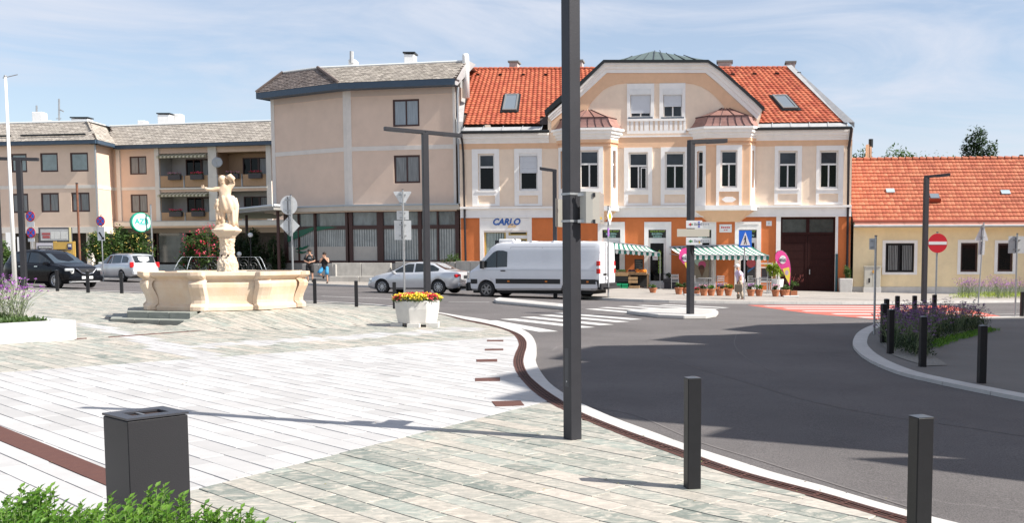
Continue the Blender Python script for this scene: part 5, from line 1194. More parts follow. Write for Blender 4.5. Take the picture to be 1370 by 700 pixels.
# ---- concrete wall before the tower
cw_ = thing('concrete_wall', 'long grey concrete retaining wall below the brown shop windows', 'wall', W(520,382))
P = [W(395,377), W(440,379), W(520,380.5), W(600,384), W(640,386)]; P = [p.to_2d() for p in P]; zt_ = [AT(x,y,p.y).z for (x,y),p in zip(((395,353.5),(440,352),(520,350.5),(600,349.5),(640,350)),P)]
for i in range(len(P)-1):
    for k in range(2):
        a,b = P[i].lerp(P[i+1],k/2), P[i].lerp(P[i+1],(k+1)/2); d = (b-a).normalized(); n_ = Vector((-d.y,d.x)); a = a+d*.02
        z1_ = zt_[i]; mb = MB(); mb.prism([(a.x+n_.x*.5,a.y+n_.y*.5),(b.x+n_.x*.5,b.y+n_.y*.5),(b.x+n_.x*.8,b.y+n_.y*.8),(a.x+n_.x*.8,a.y+n_.y*.8)], -.3, z1_); world_child(mb, cw_, 'wall_panel', concrete, bevel=.02)
        mb = MB(); mb.prism([(a.x,a.y),(b.x,b.y),(b.x+n_.x*.6,b.y+n_.y*.6),(a.x+n_.x*.6,a.y+n_.y*.6)], -.3, z1_-.78); world_child(mb, cw_, 'wall_base', concrete, bevel=.02)
# ------------------------------------------------------------------ yellow house on the right
Y = Facade(PR+dO*.15, dO); yr = Y.root('yellow_house', 'single-storey yellow house with long red tiled roof', 'house'); wY = 26
yz = lambda y,x=1250: Y.uz(x,y)[1]
ZY = yz(300); yh = [Y.rect(1184.5,1223,325.5,364.5), Y.rect(1285,1308,325,364), Y.rect(1334.5,1355,325.5,363.5), Y.rect(1400,1425,325.5,364)]
mb = MB(); mb.wall([(0,-.9),(wY,-.9),(wY,ZY+.1),(0,ZY+.1)], [hole(h) for h in yh], 0, .22); mb.build('wall', stucco_yellow, yr)
mb = MB(); mb.box(0,wY,-.05,.003,-.9,yz(384)); mb.build('plinth', concrete_lt, yr); mb = MB(); mb.box(0,wY,.3,8,-.9,ZY); mb.build('house_core', MATS['dark_room'], yr)
for i,r in enumerate(yh):
    mb = MB(); surround(mb, (r[0]-.17,r[1]+.17,r[2]-.14,r[3]+.17), r, .05); mb.build('window_surround', stucco_white, yr)
    w = window(yr, r, frame=wood_brown if i else black_paint, glass=glass_dark, mull=(.48,) if i == 0 else (), fw=.10, y=.08)
    if i == 0:
        for s in (.06,.55): mb = MB(); x0 = r[0]+(r[1]-r[0])*s+.08; [mb.box(x0+k*.09,x0+k*.09+.06,.095,.10,r[2]+.12,r[3]-.12) for k in range(6)]; mb.build('net_curtain', curtain, w, kind='stuff')
RY = 5.6; zyr = Y.uz(1250,213,RY)[1]; zy0 = yz(295.5); sy_ = math.hypot(RY, zyr-zy0); cy_, sy2 = RY/sy_, (zyr-zy0)/sy_
def YP(a,b,n=0): return (a, b*cy_-n*sy2-.15, zy0+b*sy2+n*cy_)
mb = MB(); tile_sheet(mb, YP, [(-.05,0),(wY,0),(wY,sy_),(-.05,sy_)], .21, .40, 'row', .03); mb.build('tiled_roof', clay_old, yr, kind='stuff')
mb = MB(); mb.add([YP(0,0,-.03),YP(wY,0,-.03),YP(wY,sy_,-.03),YP(0,sy_,-.03),(0,11,zy0),(wY,11,zy0)], [(0,1,2,3),(3,2,5,4)]); mb.build('roof_underlay', MATS['roof_felt'], yr)
mb = MB()
for k in range(int(wY/.42)):
    a = k*.42; mb.rn = rng.uniform(.1,1); mb.tube(YP(a,sy_,.03), YP(a+.44,sy_,.0), .13, 8, .10)
mb.build('ridge_tile', clay_old, yr, kind='stuff')
mb = MB(); red_metal = M('red_metal', (.30,.07,.04), .5, metal=.3, var=.1, scale=3); mb.tube((-.1,-.42,zy0-.02),(wY,-.42,zy0-.02),.07,8); mb.build('snow_rail', red_metal, yr)
mb = MB(); za = yz(302.2); 
for k in range(20): a = k*1.35; mb.add([(a,-.75,za+.02),(a+1.33,-.75,za+.02),(a+1.33,-.12,zy0-.02),(a,-.12,zy0-.02)], [(0,1,2,3)]); mb.box(a-.02,a+.02,-.76,-.12,za,za+.05)
mb.build('apron_sheet', M('pink_sheet', (.52,.25,.19), .5, metal=.2, var=.15, scale=3), yr, kind='stuff')
mb = MB(); mb.tube((-.1,-.8,za-.03),(wY,-.8,za-.03),.075,8); mb.build('gutter', zinc, yr); mb = MB(); mb.box(0,wY,-.72,.0,za-.12,za-.06); mb.build('soffit', stucco_yellow, yr)
Yp = Plane(Y.P0+Y.n*-.15+Vector((0,0,zy0)), Y.d, Y.n*cy_+Vector((0,0,sy2)))
def ybx(a0,a1,b0,b1,n0,n1,mb,n2=None):
    n2 = n1 if n2 is None else n2; v = [YP(a0,b0,n0),YP(a1,b0,n0),YP(a1,b1,n0),YP(a0,b1,n0),YP(a0,b0,n1),YP(a1,b0,n1),YP(a1,b1,n2),YP(a0,b1,n2)]
    mb.add(v, [(0,3,2,1),(4,5,6,7),(0,1,5,4),(1,2,6,5),(2,3,7,6),(3,0,4,7)])
for x0,x1,y0,y1 in ((1186,1196,254,259),(1340,1350,256,261)):
    a0,b0 = Yp.ab(x0,y1); a1,b1 = Yp.ab(x1,y0); mb = MB(); ybx(a0,a1,b0,b1,.05,.10,mb); mb.build('glass_tile', M('glass_tile',(.35,.42,.45),.15), yr)
a0,b0 = Yp.ab(1243,272); a1,b1 = Yp.ab(1256,264); mb = MB(); ybx(a0,a1,b0,b1,.03,.30,mb,.12); hw = mb.build('roof_hatch', red_metal, yr); mb = MB(); ybx(a0+.07,a1-.07,b0+.07,b1-.07,.30,.315,mb,.14); mb.build('pane', MATS['sky_pane'], hw)
for x0,x1,y0,mt in ((1159.5,1163,193,stucco_peach),(1163.5,1166.5,196,stucco_peach)):
    a = Y.uz(x0,212,RY+.8); b = Y.uz(x1,y0,RY+.8); mb = MB(); mb.box(a[0],b[0],RY+.8,RY+1.3,a[1]-.8,b[1]); mb.build('chimney', mt, yr)
a = Y.uz(1165,197,RY+1); b = Y.uz(1165,186,RY+1); mb = MB(); mb.tube((a[0],RY+1,a[1]),(a[0],RY+1,b[1]),.14,8); mb.build('flue_pipe', gutter_dark, yr)
a = Y.uz(1366,214,RY+1); b = Y.uz(1366,207,RY+1); mb = MB(); mb.tube((a[0],RY+1,a[1]-.3),(a[0],RY+1,b[1]),.12,8); mb.build('flue_pipe', gutter_dark, yr)
# trees behind the yellow roof
def tback(px, ytop, D, rx, rz, name, label, mat, n, size, group=None, clumps=14):
    p = AT(px, HOR, D); zt_ = AT(px, ytop, D).z; gz_ = g(p.x); tree((p.x,D,gz_), zt_-gz_, (rx,rx,rz), name, label, mat, n, size, group=group, clumps=clumps)
tback(1309,174,80,1.7,3.0,'pine_tree','dark green pine crown standing above the red roof ridge',leaf_dark,5200,.30,clumps=26)
tback(1206,194,78,1.9,2.2,'broadleaf_tree','light green leafy treetop left of the dark pine, above the roof ridge',leaf_mid,1500,.30)
tback(1150,193,80,1.2,2.4,'broadleaf_tree','small dark-green treetop beside the roof chimney of the yellow house',leaf_mid,800,.30)
tback(1256,196,82,2.4,1.9,'sparse_tree','sparse pale treetop just left of the dark pine, above the ridge',leaf_grey,420,.30,clumps=22)
tback(1228,204,82,2.6,1.4,'sparse_tree','low sparse treetop between the leafy treetop and the pale one',leaf_grey,500,.30,clumps=18)
tback(1277,207,84,1.8,1.2,'sparse_tree','low sparse treetop touching the left side of the dark pine',leaf_grey,380,.30,clumps=14)
tback(1141,204,70,.6,1.4,'spruce_tree','dark tip of a conifer peeking out beside the orange house',leaf_dark,400,.25)
# ------------------------------------------------------------------ street furniture
def at_ground(px, py, h=0): return W(px, py, h)
def hgt(px, py, p):                               # height above its foot of the point seen at (px,py) above p
    return AT(px, py, p.y).z-p.z
def bollard_proto(mat=black_paint, w=.105, h=.85):
    t = thing('bollard','x','bollard'); mb = MB(); mb.box(-w/2,w/2,-w/2,w/2,-.05,h-.012); mb.build('post', mat, t, bevel=.006)
    mb = MB(); mb.add([(-w/2,-w/2,h-.012),(w/2,-w/2,h-.012),(w/2,w/2,h-.012),(-w/2,w/2,h-.012),(0,0,h+.0)], [(0,1,4),(1,2,4),(2,3,4),(3,0,4),(3,2,1,0)]); mb.build('cap', M('bollard_cap',(.10,.105,.115),.3,metal=.5), t); return t
bp = bollard_proto()
BL = [(926,654,.0,'square dark bollard in the middle foreground between lamp post and road edge',.28),
(1228.5,748,.0,'nearest dark bollard, cut by the bottom edge at the right of the paving',.28),
(1313,513,.0,'lone dark bollard on the asphalt corner right of the flower bed',.1),
(1234,491,.0,'dark bollard at the front tip of the lavender-coloured flower bed',.1),
(1191,473.5,.0,'dark bollard on the left rim of the corner flower bed, second from the front',.2),
(1181.5,459,.0,'dark bollard beside the thin sign pole at the left rim of the corner bed',.2),
(1185.5,446,.0,'dark bollard behind the left rim of the corner flower bed, partly hidden',.2),
(1200,438,.0,'dark bollard behind the corner bed, leftmost of the rear row',.1),
(1223,437,.0,'dark bollard behind the corner bed, in the middle of the rear row',.1),
(1249.5,434,.0,'dark bollard behind the corner bed, beside the no-entry sign pole',.1),
(1367,424,.0,'dark bollard at the right edge of the view beyond the asphalt corner',.1),
(477,411,.0,'bollard standing alone between fountain and concrete flower planter',.2),
(421.5,406.5,.0,'bollard just right of the fountain basin',.2),
(528,413.5,.0,'bollard half hidden behind the concrete planter with flowers',.2),
(77,390,.0,'bollard in front of the middle of the dark car',.2),
(118,392,.0,'bollard in front of the nose of the dark car',.2),
(163,393,.0,'bollard in front of the silver estate car',.2)]
for i,(x,y,h,lab,rz) in enumerate(BL):
    p = W(x,y,.045); o = bp if i == 0 else dup(bp)
    o.location = p; o.rotation_euler = (0,0,rz); o['label'] = lab; o['group'] = 'square bollards around the square'
# lamp posts
def lamp(px, py, ytop, arms, w, name, label, h=0, d=.16, rot=0, yaw=0, lean=0):
    p = W(px,py,h); t = thing(name, label, 'street lamp', p, yaw); ht = hgt(px,ytop,p); t.rotation_euler = (0,lean,yaw)
    mb = MB(); mb.box(-w/2,w/2,-w/2,w/2,-.1,ht); mb.build('pole', dark_steel, t, bevel=.01)
    for (x0,x1,dz,dy) in arms:
        mb = MB(); mb.ext([(x0,-d/2,ht-.02),(x0,d/2,ht-.02),(x0,d/2,ht+.10),(x0,-d/2,ht+.10)][::(1 if x1 < x0 else -1)], (x1-x0,dy,dz)); mb.build('lamp_arm', dark_steel, t, bevel=.008)
        mb = MB(); e = -1 if x1 < x0 else 1; s0 = x0+(x1-x0)*.5; mb.ext([(s0,-d/2+.02+dy*.5,ht-.035+dz*.5),(s0,d/2-.02+dy*.5,ht-.035+dz*.5),(s0,d/2-.02+dy*.5,ht-.02+dz*.5),(s0,-d/2+.02+dy*.5,ht-.02+dz*.5)], ((x1-s0)*.9,dy*.45,dz*.45)); mb.build('lamp_panel', M('led_panel',(.25,.25,.26),.3), t)
    return t
S_ = lambda p, n: n*p.y/FPX                        # n photo pixels at depth of p in metres
p = W(765,588,.0); m0 = lambda px,py: S_(W(px,py),1)
# main post: close to the camera, runs out of the top of the picture
p = W(766,587.5,.05); mp_ = thing('lamp_post', 'tall square grey lamp post close to the camera, running out of the top', 'lamp post', p, R(41))
hw_ = .063
mb = MB(); mb.box(-hw_,hw_,-hw_,hw_,-.05,4.85); mb.build('pole', dark_steel, mp_, bevel=.008, seg=2)
mb = MB(); mb.box(-hw_-.0015,-hw_,-.03,.03,.50,.86); hd = mb.build('service_door', M('door_steel',(.06,.062,.07),.4,metal=.35), mp_); mb = MB(); mb.tube((-hw_-.001,0,.55),(-hw_-.005,0,.55),.008,8); mb.build('lock', galv, hd)
mb = MB(); mb.box(-.60,.60,-.06,.06,4.85,4.95); o = mb.build('lamp_arm', dark_steel, mp_); o.rotation_euler = (0,0,R(-46))
ivory = M('ivory_sheet',(.40,.385,.35),.36,metal=.35,var=.03,scale=3)
def curved(name, label, pts, y0, y1, marks=False):
    t = thing(name, label, 'sign', p, 0); P = [Vector((AT(x,280,D).x-p.x, D-p.y)) for x,D in pts]; Q = []
    for i in range(len(P)-1):
        for k in range(5): Q.append(P[i].lerp(P[i+1],k/5))
    Q.append(P[-1]); z0 = hgt(790,y1,p); z1 = hgt(790,y0,p)
    n_ = [Vector((-(Q[min(i+1,len(Q)-1)]-Q[max(i-1,0)]).y,(Q[min(i+1,len(Q)-1)]-Q[max(i-1,0)]).x)).normalized()*.004 for i in range(len(Q))]
    mb = MB(); mb.prism([(q.x,q.y) for q in Q]+[(q.x+m.x,q.y+m.y) for q,m in zip(Q,n_)][::-1], z0, z1); mb.build('curved_plate', ivory, t)
    return t, Q, z0, z1
D0 = p.y
t1,Q,z0,z1 = curved('curved_sign','ivory curved sign plate strapped to the right side of the near lamp post',[(776,D0-.06),(784,D0-.10),(793,D0-.08),(802,D0+.04),(808,D0+.30)],257,299)
for z in (z0+.015,z1-.03):
    a,b = Q[0],Q[11]; mb = MB(); mb.ext([(a.x-.02,a.y-.03,z-.012),(b.x,a.y-.02,z-.012+.005),(b.x,a.y-.02,z+.016),(a.x-.02,a.y-.03,z+.016)], (0,.02,0)); mb.build('bracket', galv, t1); mb = MB(); mb.box(b.x-.01,b.x+.012,a.y-.03,a.y+.16,z-.014,z+.018); mb.build('bracket', dark_steel, t1)
q = AT(804,292,D0+.10); mb = MB(); mb.tube((q.x-p.x,q.y-p.y-.005,q.z-p.z),(q.x-p.x,q.y-p.y-.012,q.z-p.z),.012,8); mb.build('emblem', M('yellow_mark',(.75,.5,.05),.5), t1)
mb = MB(); mb.box(q.x-p.x-.02,q.x-p.x+.016,q.y-p.y-.012,q.y-p.y-.008,q.z-p.z-.035,q.z-p.z-.022); mb.build('lettering', M('grey_mark',(.35,.33,.30),.5), t1)
t2,Q2,z0b,z1b = curved('curved_sign','ivory curved sign plate strapped to the left side of the near lamp post',[(743.5,D0+.02),(745,D0+.10),(749,D0+.17),(756,D0+.22)],265,303)
for z in (z0+.02, z1-.02):
    mb = MB(); e = hw_+.003
    for s_,w_ in (((0,-e),(e,.003)),((0,e),(e,.003)),((-e,0),(.003,e)),((e,0),(.003,e))): mb.obox((s_[0],s_[1],z), (w_[0]*2,w_[1]*2,.02))
    o = mb.build('strap', galv, t1); o.rotation_euler = (0,0,R(41))
# other lamps
lamp(572,411,178.5,[(0,-1.32,.03,0),(0,1.25,-.03,0)],.19,'street_lamp','grey T-shaped street lamp with two arms in front of the tall beige block',yaw=R(30),h=.05)
lamp(33,388,214,[(0,-1.6,.0,0),(0,.72,-.0,0)],.19,'street_lamp','grey T-shaped street lamp at the far left behind the flower bed',yaw=R(12),h=.05)
lamp(2.5,386.5,214,[(-.1,-1.2,0,0)],.14,'street_lamp','dark pole at the extreme left edge of the view',yaw=0,h=.05)
lamp(743,396,230,[(.09,-.62,.10,-.1)],.17,'street_lamp','slim grey street lamp behind the white van with short arm to the left',h=.1)
lamp(923.5,420.5,192,[(-.09,1.15,.10,-.25)],.18,'street_lamp','dark street lamp on the traffic island carrying three direction plates',h=.12,yaw=R(35))
lamp(1236,403.5,238,[(-.09,.95,.10,-.25)],.20,'street_lamp','dark street lamp in front of the yellow house with short arm to the right',h=.1,yaw=R(10))
# flag pole
p = W(20.5,389,.05); t = thing('flag_pole','tall white flag pole at the far left beside the dark car','flag pole',p); ht = hgt(4.5,103,p)
mb = MB(); mb.tube((0,0,0),(0,0,ht),.085,12,.045); mb.build('pole', white_paint, t, smooth=True); mb = MB(); mb.tube((-.1,0,ht-.03),(.42,.1,ht+.12),.018,6); mb.build('truck_arm', galv, t); mb = MB(); mb.sph((0,0,ht+.03),.06); mb.build('finial', galv, t)
# ---- signs
def disc(mb, c, r, y0, y1, seg=28, sx=1):
    vs = [(c[0]+sx*r*math.cos(2*math.pi*i/seg), y0, c[1]+r*math.sin(2*math.pi*i/seg)) for i in range(seg)]; mb.ext(vs, (0,y1-y0,0))
def post(t, ht, r=.03, mat=galv, lean=None): mb = MB(); mb.tube((0,0,-.1),(0,0,ht),r,10); mb.build('post', mat, t, smooth=False); m2 = MB(); m2.tube((0,0,ht),(0,0,ht+.02),r*1.15,10); m2.build('cap', dark_steel, t)
def nostop(px,py,yc,r,name,label,extra):
    p = W(px,py,.1); t = thing(name,label,'road sign',p,R(-12)); post(t, hgt(px,yc[0],p)+r+.05)
    for k,y in enumerate(yc):
        z = hgt(px,y,p); mb = MB(); disc(mb,(0,z),r,-.06,-.045); s_ = mb.build('sign_disc', sign_red, t); mb = MB(); disc(mb,(0,z),r*.80,-.067,-.058); mb.build('blue_field', sign_blue, s_)
        mb = MB()
        for a in (45,-45): mb.obox((0,-.069,z),(r*1.7,.004,r*.2),0,0,R(a))
        mb.build('red_cross', sign_red, s_); mb = MB(); disc(mb,(0,z),r*.99,-.044,-.04); mb.build('sign_back', sign_back, s_)
    return p,t
p,t = nostop(45.5,376,(289.5,311.5),.265,'no_stopping_sign','two stacked no-stopping signs on one pole behind the dark car',None)
for y0,y1,w_ in ((296.5,303.5,.42),(319,323.5,.38)): z1 = hgt(45,y0,p); z0 = hgt(45,y1,p); mb = MB(); mb.box(-w_/2,w_/2,-.055,-.045,z0,z1); mb.build('plate', sign_white, t)
p,t = nostop(138.5,374,(296,),.27,'no_stopping_sign','single no-stopping sign with arrow plate behind the silver estate car',None)
z1 = hgt(138,303.5,p); z0 = hgt(138,322,p); mb = MB(); mb.box(-.22,.22,-.055,-.045,z0,z1); pl_ = mb.build('plate', sign_white, t); mb = MB(); mb.ext([(-.16,-.056,z1-.3),(-.05,-.056,z1-.28),(.12,-.056,z0+.16),(.18,-.056,z0+.22),(.20,-.056,z0+.05),(.0,-.056,z0+.08),(.05,-.056,z0+.13)][::-1],(0,-.003,0)); mb.build('arrow', black_paint, pl_)
# round AZB sign
p = W(205,369,.1); t = thing('pharmacy_disc_sign','round green-rimmed illuminated sign reading AZB on a slim pole','sign',p); t['label'] = 'round green and white advertising disc reading AZB beside the balconies'
post(t, hgt(205,274,p), .05); z = hgt(191,297.5,p)
e = bpy.data.objects.new('sign_box', None); COL.objects.link(e); e.parent = t; e.location = (-.66,-.05,z); e.rotation_euler = (0,0,R(52))
gm_ = M('sign_green',(.0,.38,.24),.35); mb = MB(); disc(mb,(0,0),.62,-.14,.14,36); mb.build('disc_rim', gm_, e); mb = MB(); disc(mb,(0,0),.56,-.15,.15,36); mb.build('disc_face', M('mint_face',(.62,.80,.76),.3), e)
text('lettering','AZB',.46,(0,-.155,.03),M('azb_green',(.0,.40,.33),.4),e,bold=.012); mb = MB(); mb.obox((.02,-.152,-.20),(.55,.004,.035),0,0,R(-4)); mb.build('underline', MATS['azb_green'], e)
for dz in (-.4,.4): mb = MB(); mb.tube((-.3,0,z+dz),(0,0,z+dz),.03,6); mb.build('bracket', gm_, t)
# rusty mast
p = W(108,373,.1); t = thing('rusty_pole','slender rust-brown pole between the two cars','pole',p); mb = MB(); mb.tube((0,0,-.1),(0,0,hgt(107,246,p)),.06,8); mb.build('pole', M('brown_rust',(.17,.07,.04),.8,var=.3,scale=6), t); mb = MB(); mb.tube((0,0,hgt(107,246,p)),(0,0,hgt(107,244.5,p)),.065,8); mb.build('cap', dark_steel, t)
# backs of signs
def backsign(px,py,name,label,ytop,plates,yaw=0,h=.05,lean=0,r=.03):
    p = W(px,py,h); t = thing(name,label,'road sign',p,yaw); t.rotation_euler = (0,lean,yaw); post(t, hgt(px,ytop,p), r)
    for kind,x0,x1,y0,y1 in plates:
        z0 = hgt(px,y1,p); z1 = hgt(px,y0,p); k_ = p.y/FPX; a = (x0-px)*k_; b = (x1-px)*k_; mb = MB(); m_ = (a+b)/2; zc = (z0+z1)/2; y = .045
        if kind == 'o': disc(mb,(m_,zc),(z1-z0)/2,y,y+.004,32,(b-a)/(z1-z0))
        if kind == 'd': mb.ext([(m_,y,z0),(b,y,zc),(m_,y,z1),(a,y,zc)],(0,.004,0))
        if kind == 'v': mb.ext([(m_-.02,y,z0),(m_+.02,y,z0),(b,y,z1-.03),(b-.02,y,z1),(a+.02,y,z1),(a,y,z1-.03)],(0,.004,0))
        if kind == '^': mb.ext([(a,y,z0+.03),(a+.02,y,z0),(b-.02,y,z0),(b,y,z0+.03),(m_+.02,y,z1),(m_-.02,y,z1)],(0,.004,0))
        if kind == 'r': mb.box(a,b,y,y+.004,z0,z1)
        s_ = mb.build({'o':'round_plate','d':'diamond_plate','v':'triangle_plate','^':'triangle_plate','r':'rectangular_plate'}[kind], sign_back, t)
        for zq in (zc-(z1-z0)*.28, zc+(z1-z0)*.28):
            m2 = MB(); m2.box(m_-min(.12,(b-a)*.25),m_+min(.12,(b-a)*.25),y-.025,y,zq-.018,zq+.018); m2.build('clamp', galv, s_)
        if z1-z0 > .5: m2 = MB(); m2.box(m_-.045,m_-.015,y-.02,y,z0+.03,z1-.03); m2.build('stiffener', M('dark_seam',(.16,.16,.17),.5), s_)
    return t
backsign(393,407,'road_sign','backs of a round and a diamond road sign on one pole behind the fountain',261,[('o',377.5,400.5,261.5,287.5),('d',376.5,403,288,316.5)])
backsign(541.5,411,'road_sign','back of a give-way triangle with two small plates above the flower planter',254,[('v',528.5,552.5,256,276),('r',532.5,548.5,282,294),('r',529,551.5,295,321)])
backsign(1309,403,'road_sign','leaning sign pole with grey back of a triangle and small plate before the yellow house',298,[('^',1299,1317,300,322),('r',1304.5,1313,322.5,341)],h=.1,lean=R(2.6))
backsign(1358,424,'road_sign','back of a rectangular road sign at the right edge of the view',313,[('r',1347,1369,316,339)],h=.045)
backsign(1169.5,447,'road_sign','thin pole with a small grey box at the corner flower bed',316,[('r',1161.5,1168.5,319,334)],h=.05,r=.028)
# no entry
p = W(1251.5,427,.05); t = thing('no_entry_sign','round red no-entry sign with white bar above the corner flower bed','road sign',p); post(t, hgt(1251,311,p)); z = hgt(1252,325.5,p)
mb = MB(); disc(mb,(.0,z),.30,-.055,-.045,36); s_ = mb.build('sign_disc', sign_red, t); mb = MB(); mb.box(-.28,.28,-.060,-.052,z-.045,z+.05); mb.build('white_bar', sign_white, s_); mb = MB(); disc(mb,(0,z),.29,-.044,-.04,36); mb.build('sign_back', sign_back, s_)
# pedestrian crossing sign
p = W(995.5,404.5,.0); t = thing('crossing_sign','blue pedestrian crossing sign on a pole beside the walking woman','road sign',p,R(-6)); post(t, hgt(998,309,p)); k_ = p.y/FPX; z0,z1 = hgt(998,331,p),hgt(998,308.5,p)
mb = MB(); mb.box(-.02,.52,-.06,-.05,z0,z1); mb.v = [(x-.22,y,z) for x,y,z in mb.v]; s_ = mb.build('blue_plate', sign_blue, t); mb = MB(); w_ = .21; mb.ext([(.03-w_,-.061,z0+.08),(.03+w_,-.061,z0+.08),(.03,-.061,z1-.06)],(0,-.004,0)); tri_ = mb.build('white_triangle', sign_white, s_)
mb = MB(); zb = z0+.12; fig = [(.0,.34,.035)]; disc(mb,(.03,zb+.33),.032,-.069,-.066,10); mb.ext([(.01,-.069,zb+.29),(.01,-.069,zb+.16),(.06,-.069,zb+.16),(.06,-.069,zb+.29)],(0,.003,0)); mb.ext([(.015,-.069,zb+.16),(-.03,-.069,zb),(.0,-.069,zb),(.04,-.069,zb+.14)],(0,.003,0)); mb.ext([(.035,-.069,zb+.15),(.07,-.069,zb+.0),(.10,-.069,zb),(.062,-.069,zb+.16)],(0,.003,0)); mb.ext([(.012,-.069,zb+.28),(-.045,-.069,zb+.19),(-.03,-.069,zb+.18),(.02,-.069,zb+.24)],(0,.003,0)); mb.build('walking_figure', black_paint, tri_)
# priority road sign seen almost edge-on
p = W(814,398.5,.1); t = thing('priority_sign','yellow and white priority diamond seen nearly edge-on above the van','road sign',p,R(76)); post(t, hgt(814,276,p),.035); z = hgt(812,289.5,p)
mb = MB(); q_ = .38; mb.ext([(0,-.06,z-q_),(q_,-.06,z),(0,-.06,z+q_),(-q_,-.06,z)],(0,-.012,0)); s_ = mb.build('diamond_plate', sign_white, t); q_ = .22; mb = MB(); mb.ext([(0,-.073,z-q_),(q_,-.073,z),(0,-.073,z+q_),(-q_,-.073,z)],(0,-.003,0)); mb.build('yellow_field', M('sign_yellow',(.85,.55,.02),.4), s_)
mb = MB(); mb.tube((0,0,hgt(814,316,p)),(0,0,hgt(814,305,p)),.04,10); mb.build('sticker', M('violet_sticker',(.45,.2,.6),.5), t)
# direction plates on the island lamp
p = W(923.5,420.5,.12); k_ = (p.y-.15)/FPX
def dirplate(x0,x1,y0,y1,name,label,mat,marks):
    t = thing(name,label,'direction sign',p); z0,z1 = hgt(925,y1,p),hgt(925,y0,p); a,b = (x0-923.5)*k_,(x1-923.5)*k_
    mb = MB(); mb.box(a,b,-.17,-.15,z0,z1); t_ = mb.build('plate', mat, t, bevel=.003); mb = MB(); mb.box(-.05,.05,-.15,-.09,z0+.04,z1-.04); mb.build('bracket', dark_steel, t)
    zc = (z0+z1)/2; h_ = (z1-z0)
    if marks:
        mb = MB(); x = a+.07; mb.ext([(x,-.171,zc),(x+.08,-.171,zc-.05),(x+.08,-.171,zc+.05)],(0,-.003,0)); mb.build('arrow', sign_red if marks != 3 else M('mark_green',(.05,.25,.08),.5), t_)
        mb = MB(); mb.box(x+.08,x+.13,-.174,-.171,zc-.02,zc+.02); mb.build('arrow_tail', M('mark_green',(.05,.25,.08),.5), t_)
        mb = MB()
        for i in range(9): mb.box(a+.25+i*.05,a+.285+i*.05,-.174,-.171,zc-.025,zc+.03+(.02 if i in (0,4) else 0))
        mb.build('lettering', M('pale_grey_letter',(.35,.35,.38),.5), t_, kind='stuff')
    if marks == 1:
        for dz in (.065,-.0,-.065): mb = MB(); mb.box(b-.12,b-.07,-.174,-.171,zc+dz-.022,zc+dz+.022); mb.build('blue_mark', M('violet_mark',(.15,.15,.6),.5), t_)
    if marks == 3: mb = MB(); mb.box(b-.10,b-.06,-.174,-.171,zc-.06,zc+.01); mb.build('mark', MATS['yellow_mark'], t_)
dirplate(917,938.5,295.5,305.5,'direction_sign','topmost white direction plate with arrow and blue squares on the island lamp',sign_white,1)
dirplate(905,948,306.8,317,'direction_sign','long blank ivory direction plate, middle of the three on the island lamp',M('ivory_plate',(.62,.57,.47),.5),0)
dirplate(917,938.5,318,328,'direction_sign','lowest white direction plate on the island lamp, with green arrow',sign_white,3)
# ---- litter bin
dz_ = .90; ztop = CAMH-dz_
def onz(px,py,z): r = ray(px,py); k = (z-CAMH)/r.z; return Vector((r.x*k,r.y*k))
Bc,Ac,Cc = onz(170,561,ztop), onz(137.3,552.8,ztop), onz(255.3,552,ztop)
t = thing('litter_bin','dark grey box-shaped litter bin behind the green bush','litter bin',(Bc.x,Bc.y,g(Bc.x)+.05)); zt_ = ztop-g(Bc.x)-.05
A_b, C_b = Ac-Bc, Cc-Bc; C_b = C_b-A_b*(C_b.dot(A_b)/A_b.length_squared); t.rotation_euler = (0,0,math.atan2(C_b.y,C_b.x)); wx, wy = C_b.length, A_b.length
bin_m = M('bin_grey',(.017,.0165,.020),.5,metal=.15,var=.06,scale=2,bump=.15,bscale=140)
mb = MB(); i_ = .001; mb.box(i_,wx-i_,i_,wy-i_,.02,zt_-.018); mb.build('body', bin_m, t, bevel=.004); mb = MB(); mb.box(.03,wx-.03,.03,wy-.03,-.02,.02); mb.build('base', black_paint, t)
ox,oy = wx*.20, wy*.28; mb = MB()
for q in ((-.003,wx+.003,-.003,oy),(-.003,wx+.003,wy-oy,wy+.003),(-.003,ox,oy,wy-oy),(wx-ox,wx+.003,oy,wy-oy)): mb.box(q[0],q[1],q[2],q[3],zt_-.012,zt_)
mb.build('lid', M('bin_lid',(.040,.041,.050),.4,metal=.2,var=.05,scale=3), t)
mb = MB(); mb.box(ox,wx-ox,oy,wy-oy,zt_-.0175,zt_-.0165); mb.build('opening', dark_gap, t); mb = MB(); mb.box(ox+.01,wx-ox-.01,oy+.02,oy+.035,zt_-.014,zt_-.006); mb.box(wx*.42,wx*.45,oy+.035,wy-oy,zt_-.014,zt_-.006); mb.build('ash_grid', galv, t)
# ---- bush in the foreground
t = thing('bush','leafy bright green bush in front of the litter bin, bottom left','bush',(-2.42,4.75,g(-2.42)))
mbl = MB(); mbs = MB()
soilp = [(-1.5,.9),(-1.5,-1.2),(1.05,-1.2),(1.05,.45)]
def sprig(x,y,h,lean,mbl,mbs,ls=1):
    tip = Vector((x+lean[0],y+lean[1],h)); base = Vector((x,y,h*.15)); tone = rng.uniform(-.15,.15)
    mbs.path([base,(base+tip)/2+Vector((rng.uniform(-.01,.01),0,0)),tip],.0025,3); n_ = 25
    for i in range(n_):
        f = .25+.75*i/n_; c = base.lerp(tip,f); a = i*2.4+rng.uniform(-.3,.3); el = .05+.65*f*f*f
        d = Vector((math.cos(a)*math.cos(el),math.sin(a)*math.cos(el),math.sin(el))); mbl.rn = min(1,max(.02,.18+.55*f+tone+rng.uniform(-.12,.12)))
        leaf(mbl,c,d,.023*ls,(.056-.016*f)*ls)
